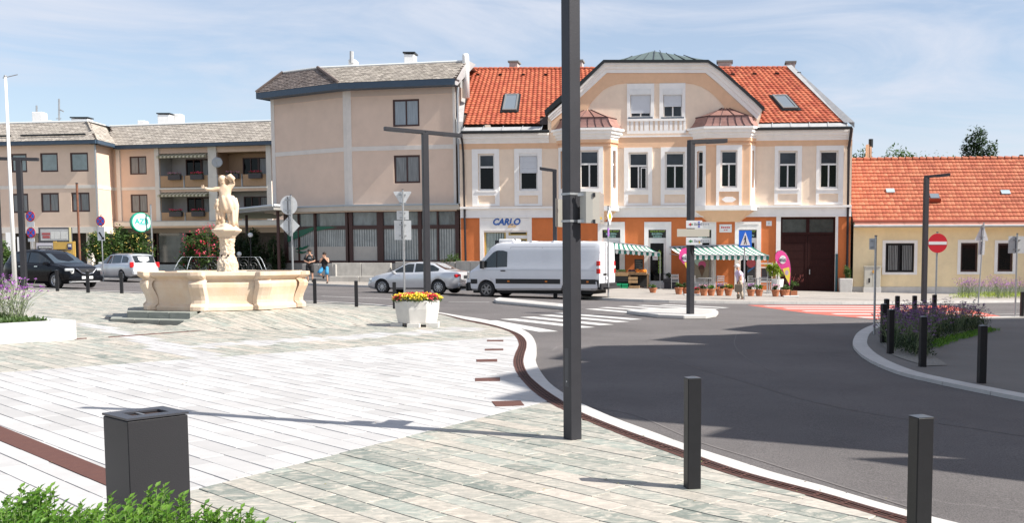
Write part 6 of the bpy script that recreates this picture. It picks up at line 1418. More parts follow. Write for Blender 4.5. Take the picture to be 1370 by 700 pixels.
for i in range(1150):
    u = rng.random(); x = -.82+1.58*u; y = rng.uniform(-.55,.30)-.35*u
    edge = min(1,(x+.93)/.25,(.90-x)/.25); hmax = .575+.05*math.sin(x*7+1)+.035*math.sin(x*17)-.05*(y<-.2)
    if abs(x+.62) < .13: hmax -= .04
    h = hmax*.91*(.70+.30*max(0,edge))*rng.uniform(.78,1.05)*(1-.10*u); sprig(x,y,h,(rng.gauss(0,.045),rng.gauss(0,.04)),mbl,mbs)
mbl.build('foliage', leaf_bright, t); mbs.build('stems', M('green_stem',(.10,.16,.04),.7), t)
mb = MB(); mb.add([(x,y,.055) for x,y in soilp],[(0,1,2,3)]) ; mb = MB(); mb.box(-1.3,1.0,-1.2,.22,.02,.062); mb.build('soil', soil, t)

# ------------------------------------------------------------------ flower beds, planters, hedges
def verbena(mbl, mbs, mbp, x, y, z0, h, spread=.25, heads=7):
    for i in range(heads):
        a = rng.uniform(0,6.28); r_ = rng.uniform(.1,1)*spread; tip = Vector((x+r_*math.cos(a), y+r_*math.sin(a), z0+h*rng.uniform(.62,1.08)))
        mid = Vector((x+r_*.4*math.cos(a), y+r_*.4*math.sin(a), z0+h*.5)); mbs.path([(x,y,z0),mid,tip],.004,3)
        rr = rng.uniform(.020,.036)
        mbp.rn = rng.uniform(.02,1)
        for k in range(7): leaf(mbp, tip+Vector((rng.uniform(-rr,rr),rng.uniform(-rr,rr),rng.uniform(-rr*.4,rr*.5))), (rng.gauss(0,1),rng.gauss(0,1),.4), rr*1.0, rr*1.4)
    for i in range(16):
        a = rng.uniform(0,6.28); mbl.rn = rng.uniform(.02,1); leaf(mbl,(x+rng.uniform(-.12,.12),y+rng.uniform(-.12,.12),z0+rng.uniform(0,h*.45)),(math.cos(a),math.sin(a),.8),.018,.12)
def bed(name, label, cat, pts, h, soil_h, n_plants, ground_n, par=None, leafm=leaf_mid, gm=leaf_bright, petal=petal_purple, spread=.28, heads=7, zf=None, gh=.12, region=None):
    c = sum((Vector(p) for p in pts), Vector((0,0)))/len(pts); z = g(c.x)+soil_h
    t = thing(name, label, cat, (c.x,c.y,z)); mbl,mbs,mbp,mbg = MB(),MB(),MB(),MB(); xs = [p[0] for p in pts]; ys = [p[1] for p in pts]
    k = 0
    rg = region or pts
    while k < n_plants:
        x,y = rng.uniform(min(xs),max(xs)), rng.uniform(min(ys),max(ys))
        if inpoly(rg,(x,y)): verbena(mbl,mbs,mbp,x-c.x,y-c.y,g(x)-g(c.x),h*rng.uniform(.75,1.1),spread,heads); k += 1
    k = 0
    while k < ground_n:
        x,y = rng.uniform(min(xs),max(xs)), rng.uniform(min(ys),max(ys))
        if inpoly(pts,(x,y)):
            mbg.rn = rng.uniform(.02,1); leaf(mbg,(x-c.x,y-c.y,g(x)-g(c.x)+rng.uniform(0,gh)),(rng.gauss(0,1),rng.gauss(0,1),1),.03,.09); k += 1
    mbl.build('leaves', leafm, t, kind='stuff'); mbs.build('stems', M('grey_green_stem',(.16,.20,.10),.7), t, kind='stuff'); mbp.build('flower_heads', petal, t, kind='stuff')
    if ground_n: mbg.build('ground_cover', gm, t, kind='stuff')
    return t, c
# raised white bed at the left
zp = .36
C1 = W(103,454.3,.05).to_2d(); C0 = W(-150,470,.05).to_2d(); Cb = AT(64,425.7,1); r_ = ray(64.5,425.7); gb = g(C1.x)+.05+zp
kk = (gb-CAMH)/r_.z; Cb = Vector((r_.x*kk,r_.y*kk)); Cd = Cb+(Cb-C1).normalized()*3.2
t = thing('raised_bed','low white concrete flower bed edge at the left of the square','planter',(C1.x,C1.y,0)); outer_b = [C0,C1,Cb,Cd,C0+(Cd-C1)]
wm_ = M('white_concrete',(.56,.55,.545),.75,var=.05,scale=2.5,bump=.2,dirt=.06)
ci = sum(outer_b,Vector((0,0)))/5; wth = .30
def insetp(poly, d):
    out = []; n = len(poly)
    for i in range(n):
        a,b,c = poly[i-1],poly[i],poly[(i+1)%n]; d1 = (b-a).normalized(); d2 = (c-b).normalized(); n1 = Vector((-d1.y,d1.x)); n2 = Vector((-d2.y,d2.x)); out.append(b+(n1+n2)/(1+n1.dot(n2))*d)
    return out
inn_b = insetp(outer_b, wth); mb = MB(); n = 5; zt_ = gb
vs = [(p.x,p.y,-.1) for p in outer_b]+[(p.x,p.y,zt_) for p in outer_b]+[(p.x,p.y,zt_) for p in inn_b]+[(p.x,p.y,zt_-.2) for p in inn_b]
mb.add(vs,[(i,(i+1)%n,n+(i+1)%n,n+i) for i in range(n)]+[(n+i,n+(i+1)%n,2*n+(i+1)%n,2*n+i) for i in range(n)]+[(2*n+i,2*n+(i+1)%n,3*n+(i+1)%n,3*n+i) for i in range(n)]); world_child(mb,t,'bed_wall',wm_,bevel=.012)
mb = MB(); mb.add([(p.x,p.y,zt_-.06) for p in inn_b],[list(range(5))]); world_child(mb,t,'bed_soil',soil)
ip = [(p.x,p.y) for p in insetp(inn_b,.02)]
far = [ip[4],(ip[0][0]*.45+ip[4][0]*.55,ip[0][1]*.45+ip[4][1]*.55),(ip[1][0]*.6+ip[2][0]*.4-.25,ip[1][1]*.6+ip[2][1]*.4+.1),ip[2],ip[3]]
bed('flowering_border','airy purple verbena growing over the far half of the white raised bed','flowers',ip,.80,gb-g(ci.x)-.06,170,9000,spread=.5,heads=7,leafm=leaf_grey,gm=leaf_mid,gh=.10,region=far)
# corner bed on the right
cb = [W(*q).to_2d() for q in [(1178,452),(1181,466),(1196,480),(1215,487),(1240,494),(1268,493),(1250,481),(1240,465),(1272,456),(1300,449),(1326,443),(1322,438),(1270,436),(1215,438),(1190,442)]]
cbl = [(p.x,p.y) for p in cb]
gvl = sheet('gravel_bed', M('pale_gravel',(.22,.21,.19),.9,attr=None,var=.45,scale=30,bump=1,bscale=60), cbl, .055)
inner_cb = [(p.x,p.y) for p in [W(*q).to_2d() for q in [(1182,452),(1184,464),(1200,476),(1225,483),(1252,484),(1244,476),(1236,464),(1268,455),(1298,448),(1320,442),(1270,438),(1215,440),(1192,444)]]]
bed('flower_bed','tall purple verbena, coloured as shaded, filling the corner flower bed between the dark bollards','flowers',inner_cb,.66,.06,215,6000,leafm=leaf_dark,gm=leaf_dark,spread=.38,heads=5,petal=leafmat('shaded_petal',[(0,(.09,.03,.12)),(.5,(.17,.07,.20)),(1,(.27,.13,.31))],.1),gh=.3)  # petals darkened in colour to stand for the shade over this bed
mb = MB(); q = [W(1300,450),W(1323,444),W(1258,470),W(1240,468),W(1268,458)]
for i in range(1600):
    a,b = rng.choice([(0,1),(4,0),(3,4)]); f = rng.random(); c = q[a].lerp(q[b],f); mb.rn = rng.uniform(.3,1); leaf(mb,(c.x+rng.uniform(-.2,.2),c.y+rng.uniform(-.3,.1),c.z+.05),(rng.gauss(0,1),rng.gauss(0,1),1),.03,.10)
tag(mb.build('low_ground_cover', leaf_bright, kind='stuff'),'bright green ground cover along the inner edge of the corner bed','ground cover')
# strip on the far pavement in front of the yellow house
fb = [W(x,y).to_2d() for x,y in [(1268,403),(1345,402.5),(1430,402),(1500,401),(1500,396.5),(1400,397),(1290,398.5)]]; fb = [(p.x,p.y) for p in fb]
bed('flower_strip','sunlit strip of lilac flowers and yellow-green leaves before the yellow house','flowers',fb,.95,.1,150,5200,leafm=leaf_grey,gm=leafmat('lime_leaf',[(0,(.14,.22,.02)),(.5,(.25,.34,.03)),(1,(.42,.50,.06))]),spread=.4,heads=9,gh=.22)
# concrete planter with bedding flowers
p = W(558.5,436.5,.05); t = thing('flower_planter','octagonal pale concrete planter full of red and yellow flowers','planter',p,R(0)); k_ = p.y/FPX; wr_ = 29*k_
mb = MB(); a0 = R(35); mb.lathe([(wr_*.94,.085),(wr_*1.07,.42),(wr_*1.09,.62),(wr_*.95,.62),(wr_*.93,.5)],(0,0),8,a0,1,.92); mb.build('tub', concrete_lt, t, bevel=.012)
for dx,dy in ((-.42,-.25),(.02,-.47),(.42,-.25),(-.3,.35),(.3,.35)): mb = MB(); mb.box(dx-.14,dx+.14,dy-.09,dy+.09,-.01,.09); mb.build('foot_block', concrete_lt, t)
mb = MB(); mb.lathe([(wr_*.95,.54),(.02,.58)],(0,0),8,a0,1,.92); mb.build('soil', soil, t)
mb = MB(); mbl = MB()
for i in range(1500):
    a = rng.uniform(0,6.28); r_ = wr_*1.13*math.sqrt(rng.random()); x,y = r_*math.cos(a), r_*.92*math.sin(a); zz_ = .66+.10*math.sqrt(max(0,1-(r_/(wr_*1.2))**2))+rng.uniform(-.03,.03)-(.07 if r_ > wr_*1.02 else 0)*rng.random()
    s_ = math.sin(a*4+1.2)+.8*math.sin(x*11+y*5); mb.rn = min(1,max(.02,(.75 if s_ > 0 else .2)+rng.uniform(-.23,.25))); leaf(mb,(x,y,zz_),(rng.gauss(0,1),rng.gauss(0,1),.5),.045,.055)
    mbl.rn = rng.uniform(.02,1); leaf(mbl,(x*.97,y*.97,zz_-.05),(rng.gauss(0,1),rng.gauss(0,1),.5),.04,.07)
mb.build('blossom', petal_mixed, t, kind='stuff'); mbl.build('foliage', leaf_mid, t, kind='stuff')
# shrubs on the left
def shrub(px, ytop, ybot, D, rx, name, label, mat, n, size, fl=None, group=None, ry=None, trunkless=True):
    c = AT(px, ybot, D); zt_ = AT(px, ytop, D).z; gz_ = min(c.z, g(c.x)+.15); t = thing(name,label,'shrub',(c.x,D,gz_),0,group); h = zt_-gz_
    mb = MB()
    for k in range(9): a = rng.uniform(0,6.28); mb.path([(0,0,0),(math.cos(a)*rx*.3,math.sin(a)*.3,h*.4),(math.cos(a)*rx*.7,math.sin(a)*.6,h*.8)],.03,5,[.04,.03,.01])
    mb.build('branches', bark, t); mb = MB(); crown(mb,(0,0,h*.52),(rx,ry or .9,h*.50),n,size,16); mb.build('foliage', mat, t)
    if fl:
        mb = MB()
        for i in range(fl[0]):
            v = Vector((rng.gauss(0,1),-abs(rng.gauss(0,1)),rng.gauss(.3,1))).normalized(); mb.rn = rng.uniform(.02,1)
            for k in range(4): leaf(mb,(v.x*rx*.9+rng.uniform(-.1,.1),v.y*.9,h*.52+v.z*h*.45+rng.uniform(-.1,.1)),(rng.gauss(0,1),rng.gauss(0,1),.5),.08,.10)
        mb.build('blossom', fl[1], t)
yellow_fl = M('yellow_petal',(.6,.45,.12),.6)
shrub(134,308,366,61,.9,'rose_shrub','leafy rose shrub behind the single no-stopping sign',leaf_mid,2400,.2,(25,yellow_fl))
shrub(160,306,368,62,1.3,'rose_shrub','tallest part of the yellow-flowered hedge above the silver estate car',leaf_mid,3200,.2,(40,yellow_fl))
shrub(190,311,370,62,1.1,'rose_shrub','yellow-flowered hedge end directly left of the round green sign',leaf_mid,2600,.2,(35,yellow_fl))
shrub(262,308,370,61,1.0,'rose_shrub','rose shrub with a few red blooms left of the fountain statue',leaf_mid,2200,.2,(20,petal_red))
shrub(283,298,372,60,1.1,'rose_shrub','taller rose shrub with many crimson blooms just left of the statue',leaf_mid,2400,.2,(75,petal_red))
shrub(345,303,366,62,1.0,'dark_shrub','dark round shrub right of the fountain statue under the canopy',leaf_dark,2600,.22)
shrub(368,316,366,61,.7,'dark_shrub','smaller dark shrub close to the left corner of the tall beige block',leaf_dark,1500,.2)
shrub(322,318,368,63,.7,'dark_shrub','dark shrub directly behind the fountain column',leaf_dark,1500,.2)
shrub(2,318,382,56,.9,'garden_tree','bushy green tree at the extreme left edge',leaf_mid,2200,.2)
shrub(601,338,352,55.0,.75,'clipped_shrub','flat green shrub on the concrete wall above the silver saloon car',leaf_mid,1200,.14,ry=.5)
# curly wrought iron screen
iron = M('wrought_iron',(.03,.03,.032),.5,metal=.4); p = AT(255,368,59.5); t = thing('iron_screen','ornate scrolled black iron screen behind the fountain basin','iron screen',(p.x,59.5,g(p.x)+.1))
for k in range(7):
    x = .15+k*.62; mb = MB()
    for s_ in (-1,1):
        pts = [(x+s_*(.30-.27*f)*math.cos(f*9.0), 0, .75+s_*.1+(.30-.27*f)*math.sin(f*9.0)) for f in [i/16 for i in range(17)]]; mb = MB(); mb.path(pts,.022,4); mb.build('scroll', iron, t)
for k in range(8): mb = MB(); mb.tube((k*.62-.15,0,0),(k*.62-.15,0,1.25),.025,6); mb.build('upright', iron, t)
for z in (.15,1.25): mb = MB(); mb.tube((-.15,0,z),(4.2,0,z),.025,6); mb.build('rail', iron, t)
for px,py,lab in ((335,314.5,'white globe lamp beside the dark shrub right of the statue'),(320,340,'small pale globe lamp low behind the fountain column')):
    p = AT(px,py,60.5); t = thing('globe_lamp',lab,'lamp',(p.x,p.y,g(p.x)+.1)); zc = p.z-g(p.x)-.1; mb = MB(); mb.tube((0,0,0),(0,0,zc-.1),.04,8); mb.build('post', iron, t); mb = MB(); mb.sph((0,0,zc),.15,12,8); mb.build('globe', M('globe_glass',(.7,.72,.74),.2), t, smooth=True)
# information boards behind the dark car
D = 60; och = M('ochre_board',(.50,.32,.08),.6,var=.08,scale=2); dk = M('dark_board',(.06,.06,.07),.6)
def wbx(mb,x0,x1,y0,y1,D,d): a = AT(x0,y1,D); b = AT(x1,y0,D); mb.box(a.x,b.x,D,D+d,a.z,b.z); return a,b
p = AT(73,370,D); t = thing('notice_board','wide glazed notice board on posts behind the dark car','notice board',(p.x,D,g(p.x)+.1))
mb = MB(); a,b = wbx(mb,52,95,304.5,324.5,D,.12); world_child(mb,t,'case_frame',dk); mb = MB(); wbx(mb,54.5,91.5,306.5,322,D-.01,.01); panel = world_child(mb,t,'poster_sheet',M('poster_grey',(.42,.42,.42),.5,var=.12,scale=2))
mb = MB(); wbx(mb,56,67,311.5,314.5,D-.02,.01); world_child(mb,t,'red_lettering',M('red_print',(.35,.08,.08),.6)); mb = MB(); wbx(mb,57,66.5,315.5,318.8,D-.02,.01); world_child(mb,t,'red_lettering',M('red_print',(.35,.08,.08),.6))
for x0,x1 in ((68,72),(73,80),(81.5,90)): mb = MB(); wbx(mb,x0,x1,310,320,D-.02,.01); world_child(mb,t,'paper_sheet',M('paper',(.58,.58,.56),.6,var=.06,scale=4))
mb = MB(); wbx(mb,92.8,94.6,304,325,D-.03,.02); world_child(mb,t,'yellow_edge',M('pale_yellow',(.75,.65,.35),.5))
for x in (56,91): mb = MB(); wbx(mb,x,x+1.6,324.5,372,D+.02,.08); world_child(mb,t,'leg',dk)
p = AT(61,370,59); t = thing('banner_board','grey and white advertising board with dark stripe left of the ochre board','board',(p.x,59,g(p.x)+.1)); mb = MB(); wbx(mb,49,70.5,325,338.5,59,.08); world_child(mb,t,'board',M('pale_lilac_board',(.50,.48,.52),.6)); mb = MB(); wbx(mb,50.5,70,329,333,58.98,.02); world_child(mb,t,'dark_stripe',dk)
mb = MB(); 
for i in range(9): wbx(mb,52+i*1.9,53.3+i*1.9,330.2,331.8,58.96,.02)
world_child(mb,t,'lettering',M('paper',(.58,.58,.56),.6),kind='stuff'); mb = MB(); wbx(mb,65.3,68,333.8,336.8,58.97,.02); world_child(mb,t,'red_dot',sign_red)
for x in (51,68): mb = MB(); wbx(mb,x,x+1.3,338.5,373,59.02,.06); world_child(mb,t,'leg',dk)
p = AT(86,370,59); t = thing('ochre_board','ochre yellow board with a small blue window, right of the striped board','board',(p.x,59,g(p.x)+.1)); mb = MB(); wbx(mb,72,98,323.8,341,59,.10); world_child(mb,t,'board',och); mb = MB(); wbx(mb,90.5,95.5,326,334,58.97,.03); world_child(mb,t,'blue_label',M('navy_label',(.03,.04,.14),.5)); mb = MB(); wbx(mb,91.3,94.7,327,330.5,58.95,.03); world_child(mb,t,'label_window',MATS['paper'])
mb = MB(); wbx(mb,79,90,334.4,335.2,58.98,.02); world_child(mb,t,'dark_line',dk)
for x in (73,98): mb = MB(); wbx(mb,x,x+1.8,323,374,59.03,.08); world_child(mb,t,'leg',och)
for x0,x1,y0,y1,lab,m in ((9,19,311,347,'white advertising panel on the left beside the flag pole',sign_white),(24,29,317,345,'narrow white panel behind the left street lamp',sign_white)):
    p = AT((x0+x1)/2,370,62); t = thing('advert_panel',lab,'sign',(p.x,62,g(p.x)+.1)); mb = MB(); wbx(mb,x0,x1,y0,y1,62,.08); world_child(mb,t,'panel',m); mb = MB(); wbx(mb,x0+1,x1-1,y1,374,62.02,.04); world_child(mb,t,'stand',dk)
# planter beside the gate, utility cabinet
p = H.pt(H.u(1131,-.8,390),-.8,0); p.z = g(p.x)+.1; t = thing('gate_planter','square grey concrete pot with a small round bush beside the brown gate','planter',p,H.rz)
mb = MB(); mb.lathe([(.46,-.1),(.50,.76),(.44,.76),(.42,.7)],(0,0),4,R(45)); mb.build('pot', concrete_lt, t, bevel=.015); mb = MB(); crown(mb,(0,0,1.12),(.32,.32,.44),900,.09,14,shell=.2); mb.build('foliage', leaf_mid, t); mb = MB(); mb.tube((0,0,.6),(0,0,1.1),.025,6); mb.build('stem', bark, t)
p = H.pt(H.u(1167,-.6,390),-.6,0); p.z = g(p.x)+.1; t = thing('utility_cabinet','pale grey electrical cabinet against the yellow house wall','cabinet',p,H.rz); cbm = M('cabinet_grey',(.50,.48,.42),.6,var=.05,scale=3,dirt=.1)
mb = MB(); mb.box(-.48,.48,0,.36,-.05,.30); mb.build('cabinet_base', concrete_lt, t, bevel=.01); mb = MB(); mb.box(-.44,.0-.004,.02,.34,.31,1.42); mb.build('door', cbm, t, bevel=.012); mb = MB(); mb.box(.004,.44,.02,.34,.31,1.42); mb.build('door', cbm, t, bevel=.012); mb = MB(); mb.box(-.47,.47,-.01,.36,1.425,1.47); mb.build('lid', cbm, t, bevel=.01)
mb = MB(); mb.box(-.22,-.13,-.0,.02,.55,.80); mb.build('latch', black_paint, t); mb = MB(); disc(mb,(.07,1.17),.09,-.004,.02,18,1); mb.build('round_sticker', M('orange_sticker',(.6,.32,.08),.6), t)

# fallen leaves and grit on the paving and along the kerb
mb = MB()
for i in range(150):
    if i < 70: x,y = rng.uniform(-6,1), rng.uniform(5.5,16); 
    else: q = rng.choice(dofine); x,y = q.x+rng.gauss(0,.12), q.y+rng.gauss(0,.12)
    mb.rn = rng.uniform(.02,1); z = g(x)+HP+.008; s_ = rng.uniform(.006,.016); a = rng.uniform(0,6.28); mb.add([(x+s_*math.cos(a),y+s_*math.sin(a),z),(x+s_*.6*math.cos(a+1.6),y+s_*.6*math.sin(a+1.6),z+.004),(x-s_*math.cos(a),y-s_*math.sin(a),z),(x+s_*.6*math.cos(a-1.6),y+s_*.6*math.sin(a-1.6),z+.003)],[(0,1,2,3)])
tag(mb.build('fallen_leaves', M('dry_leaf',(.25,.2,.08),.8,attr=[(0,(.16,.10,.05)),(.5,(.30,.24,.10)),(1,(.25,.30,.08))]), kind='stuff'),'scattered small dry leaves lying on the paving and the rusty drain','leaves')
# ------------------------------------------------------------------ the fountain
# centre from the two outer rims of the basin
Db = 24.9; fc = AT(300,HOR,Db); FCX, FCY = fc.x, Db; gb0 = g(FCX)+.05
zb = AT(309,417,Db-2.02).z; zt = AT(309,364.5,Db-2.1).z; RB = 1.98
ft = thing('fountain','octagonal sandstone fountain basin with bulging corner pilasters','fountain',(FCX,FCY,0))
ang0 = R(-85.5)
def octo(r, n=8): return [(r*math.cos(ang0+2*math.pi*i/n), r*math.sin(ang0+2*math.pi*i/n)) for i in range(n)]
hb = zt-zb
prof = [(.965,0),(.965,.10),(.95,.13),(.93,.16),(.93,.24),(.94,.38),(.955,.50),(.968,.60),(.972,.69),(.965,.76),(.955,.79),(.965,.82),(1.0,.86),(1.03,.90),(1.03,1.0),(.89,1.0),(.89,.70)]
mb = MB(); mb.loft([[(x,y,zb+f*hb) for x,y in octo(RB*r)] for r,f in prof], cap=False); mb.build('basin', sandstone, ft, bevel=.01)
mb = MB(); mb.add([(x,y,zb+.86*hb) for x,y in octo(RB*.91)],[list(range(8))]); mb.build('water_surface', water_m, ft)
for i in range(8):
    a = ang0+2*math.pi*i/8; mb = MB(); rings = []
    for r,f in [(1.0,0),(1.0,.11),(.985,.14),(.965,.18),(.965,.27),(.98,.38),(1.005,.50),(1.028,.60),(1.035,.69),(1.02,.76),(.99,.79),(1.0,.82),(1.035,.86),(1.06,.90),(1.06,1.0)]:
        R_ = RB*r; w = .17; h_ = [(-.0+R_-.14,-w*1.25),(R_-.01,-w),(R_+.01,-w*.5),(R_+.01,w*.5),(R_-.01,w),(R_-.14,w*1.25)]
        rings.append([(x*math.cos(a)-y*math.sin(a), x*math.sin(a)+y*math.cos(a), zb+f*hb+.003) for x,y in h_])
    mb.loft(rings); mb.build('corner_pilaster', sandstone, ft, bevel=.008)
# steps: visible on the left, the paving ramps up to the basin on the right
st = thing('fountain_steps','grey-green stone steps at the left front of the fountain','steps',(FCX,FCY,0))
for k,(rad,z0,z1) in enumerate([(2.42,gb0-.25,zb-.005),(2.80,gb0-.25,zb-.16),(3.15,gb0-.25,zb-.30)]):
    P = [(rad*math.cos(a),rad*math.sin(a)) for a in [ang0+2*math.pi*i/8 for i in (-3,-2,-1,0)]]
    # cut on the right at a radial line near the front pilaster
    cut_ = (.55,-math.sqrt(rad*rad*.85)); P2 = P[:3]+[P[3],(P[3][0]+.10*rad*.5,P[3][1]+.04)]+[(0.2,0)]
    for j in range(len(P)-1):
        a_,b_ = Vector(P[j]),Vector(P[j+1]); inn_ = 1.75/rad; n_ = 3
        for m in range(n_):
            p_,q_ = a_.lerp(b_,m/n_),a_.lerp(b_,(m+1)/n_); e_ = (q_-p_).normalized()*.006; p_ = p_+e_
            mb = MB(); mb.prism([(p_.x,p_.y),(q_.x,q_.y),(q_.x*inn_,q_.y*inn_),(p_.x*inn_,p_.y*inn_)], z0, z1); mb.build('step_stone', step_stone, st, bevel=.01)
# solid core under the stones of the ramp
rm = thing('paved_ramp','stone mound rising to the fountain basin on its right side','ramp',(FCX,FCY,0)); mb = MB(); n_ = 40; vs = []
for i in range(n_+1):
    a = ANG0+R(3)+R(200)*i/n_
    for r in (1.8,2.4,3.1,3.8,4.45): x,y = FCX+r*math.cos(a),FCY+r*math.sin(a); vs.append((x-FCX,y-FCY,ramp_top(x,y)-.02))
m5 = len(vs); vs += [(x,y,-.6) for x,y,z in vs[:5]]
mb.add(vs,[(i*5+k,i*5+k+1,i*5+k+6,i*5+k+5) for i in range(n_) for k in range(4)]+[(k,m5+k,m5+k+1,k+1) for k in range(4)]); mb.build('ramp_core', step_stone, rm)
# column pedestal
cx_, cy_ = AT(304.5,350,Db).x-FCX, 0
kz = lambda y: AT(304,y,Db).z
kx = lambda n: n*Db/FPX
t = thing('fountain_column','carved sandstone column with moulded cap in the middle of the basin','column',(FCX+cx_,FCY,0))
def sq(r, z, a=R(45+12), n=8): 
    return [(r*math.cos(a+2*math.pi*i/n)*(1 if i%2 else 1.0), r*math.sin(a+2*math.pi*i/n), z) for i in range(n)]
mb = MB(); mb.loft([sq(kx(w)/2,kz(y)) for w,y in ((28,375),(27,352),(25,349),(23,346),(19,342),(18.5,330),(20,322),(20.5,318))]); sh = mb.build('shaft', sandstone, t, bevel=.01)
d_ = sh.modifiers.new('sub','SUBSURF'); d_.subdivision_type = 'SIMPLE'; d_.levels = 4; d_.render_levels = 4; tx = bpy.data.textures.new('carving','CLOUDS'); tx.noise_scale = .06; dm = sh.modifiers.new('disp','DISPLACE'); dm.texture = tx; dm.strength = .05; dm.mid_level = .55
mb = MB(); mb.loft([sq(kx(w)/2,kz(y)) for w,y in ((22,318),(24,316),(31,312.5),(36,310.5),(38.5,308.5),(38,307),(32,306),(28,305.5))]); mb.build('capital', sandstone, t, bevel=.01)
mb = MB(); mb.sph((-.06,-.20,kz(342)),.03,8,5); mb.build('spout', dark_gap, t); mb = MB(); mb.sph((.10,-.20,kz(342)),.03,8,5); mb.build('spout', dark_gap, t)
# water jets
wj = thing('water_jets','four thin arching water jets falling into the fountain basin','water',(FCX+cx_,FCY,0))
for x0,x1,ye,dy,f0 in ((291,240,362,-.3,.80),(293,271.5,362,-.9,.85),(315,345,362,.3,.73),(317,364,361,-.4,.79)):
    pts = []; a = AT(x0,344,Db); b = AT(x1,ye,Db)
    for k in range(21):
        f = k/20; q = max(0,(f-f0)/(1-f0)); pts.append((a.x+(b.x-a.x)*f-FCX-cx_, dy*f, a.z+(b.z-a.z)*q**1.4))
    mb = MB(); mb.path(pts,.012,5,[.002 if k/20 < f0 else .008 for k in range(21)]); mb.build('jet', stream_m, wj, smooth=True)
# statue: skinned figures
def skinfig(name, joints, edges, radii, mat, parent, sub=2, root=0):
    me = bpy.data.meshes.new(name); me.from_pydata(joints, edges, []); o = bpy.data.objects.new(name, me); COL.objects.link(o); o.parent = parent; me.materials.append(mat)
    sk = o.modifiers.new('skin','SKIN'); sk.use_smooth_shade = True
    if not me.skin_vertices: 
        bm = bmesh.new(); bm.from_mesh(me); bm.verts.layers.skin.verify(); bm.to_mesh(me); bm.free()
    for i,v in enumerate(me.skin_vertices[0].data): v.radius = (radii[i],radii[i]) if not isinstance(radii[i],tuple) else radii[i]; v.use_root = (i == root)
    ss = o.modifiers.new('sub','SUBSURF'); ss.levels = sub; ss.render_levels = sub
    # bake to a plain mesh
    dg = bpy.context.evaluated_depsgraph_get(); m2 = bpy.data.meshes.new_from_object(o.evaluated_get(dg)); m2.name = name; n = bpy.data.objects.new(name, m2); bpy.data.objects.remove(o); COL.objects.link(n); n.parent = parent
    if not m2.materials: m2.materials.append(mat)
    m2.polygons.foreach_set('use_smooth',[True]*len(m2.polygons)); n.name = name; return n
t = thing('statue','sandstone statue of a draped figure stretching one arm to the left','statue',(FCX+cx_,FCY,kz(305.5)))
hs = kz(236)-kz(305.5); u = hs/1.36
V = lambda *a: tuple(c*u for c in a)
J = [V(0,0,.72),V(-.01,0,.88),V(-.03,0,1.02),V(-.03,-.01,1.10),V(-.04,-.02,1.16),V(-.055,-.03,1.26), # pelvis spine chest neck head
     V(-.14,-.03,1.05),V(-.30,-.08,1.00),V(-.44,-.12,1.02),V(-.50,-.13,1.06),                      # left arm stretched
     V(.10,0,1.06),V(.20,.03,1.18),V(.12,.0,1.32),V(.07,-.02,1.33),                                 # right arm raised behind head
     V(-.08,-.03,.62),V(-.07,-.07,.36),V(-.06,-.03,.10),V(-.09,-.10,.04),
     V(.09,0,.62),V(.11,-.04,.36),V(.10,.02,.10),V(.09,-.08,.04)]
Ed = [(0,1),(1,2),(2,3),(3,4),(4,5),(2,6),(6,7),(7,8),(8,9),(2,10),(10,11),(11,12),(12,13),(0,14),(14,15),(15,16),(16,17),(0,18),(18,19),(19,20),(20,21)]
Ra = [.12,.105,.12,.06,.055,.095,.065,.045,.035,.028,.065,.055,.045,.05,.085,.06,.04,.04,.085,.06,.04,.04]
skinfig('figure', J, Ed, [r*u*1.27 for r in Ra], sandstone, t)
mb = MB(); mb.sph(V(-.06,-.03,1.285),.10*u,12,8,(1,1,1.05)); mb.sph(V(-.03,.03,1.28),.075*u,10,6); mb.build('head_hair', sandstone, t, smooth=True)
# hand holding, drapery, rock, child
for k,(dx,dz) in enumerate(((-.06,.05),(-.075,.025),(-.08,.0),(-.07,-.02),(-.02,.065))): mb = MB(); mb.path([V(-.50,-.13,1.06),V(-.50+dx*.6,-.14,1.06+dz*.7),V(-.50+dx,-.15,1.06+dz)],.012*u,5,[.013*u,.011*u,.007*u]); mb.build('finger', sandstone, t, smooth=True)
def drape(name, rings, folds=9, amp=.10, ph=0):
    mb = MB(); rr = []
    for cx0,cy0,z,rx,ry in rings:
        rx *= 1.12; ry *= 1.12; rr.append([((cx0+rx*(1+amp*math.sin(folds*a+ph+z*7))*math.cos(a))*u,(cy0+ry*(1+amp*math.sin(folds*a+ph+z*7))*math.sin(a))*u,z*u) for a in [2*math.pi*i/40 for i in range(40)]])
    mb.loft(rr); return mb.build(name, sandstone, t, smooth=True)
drape('drapery',[(.02,0,.86,.15,.12),(.03,0,.78,.19,.15),(.05,0,.66,.22,.17),(.06,0,.52,.21,.17),(.05,0,.44,.18,.15),(.04,0,.40,.12,.1)])
drape('cloth_fall',[(.19,.02,.80,.07,.09),(.21,.02,.6,.09,.11),(.20,.02,.4,.08,.11),(.18,.02,.2,.09,.11),(.17,.02,.05,.11,.12)],6,.16,1)
drape('rock',[(.0,.0,-.01,.25,.20),(.0,0,.05,.23,.19),(.0,.02,.10,.20,.16),(.0,.05,.14,.12,.10)],5,.10,2)
drape('tree_stump',[(-.14,.02,.06,.12,.11),(-.16,.02,.25,.09,.09),(-.15,.02,.45,.10,.09),(-.14,.0,.60,.11,.10),(-.12,0,.70,.06,.06)],5,.18,3)
J2 = [V(-.16,-.10,.50),V(-.17,-.11,.62),V(-.17,-.12,.70),V(-.175,-.13,.77),V(-.24,-.12,.60),V(-.24,-.15,.50),V(-.10,-.12,.62),V(-.05,-.14,.70),V(-.19,-.12,.36),V(-.19,-.13,.20),V(-.12,-.12,.36),V(-.12,-.13,.22)]
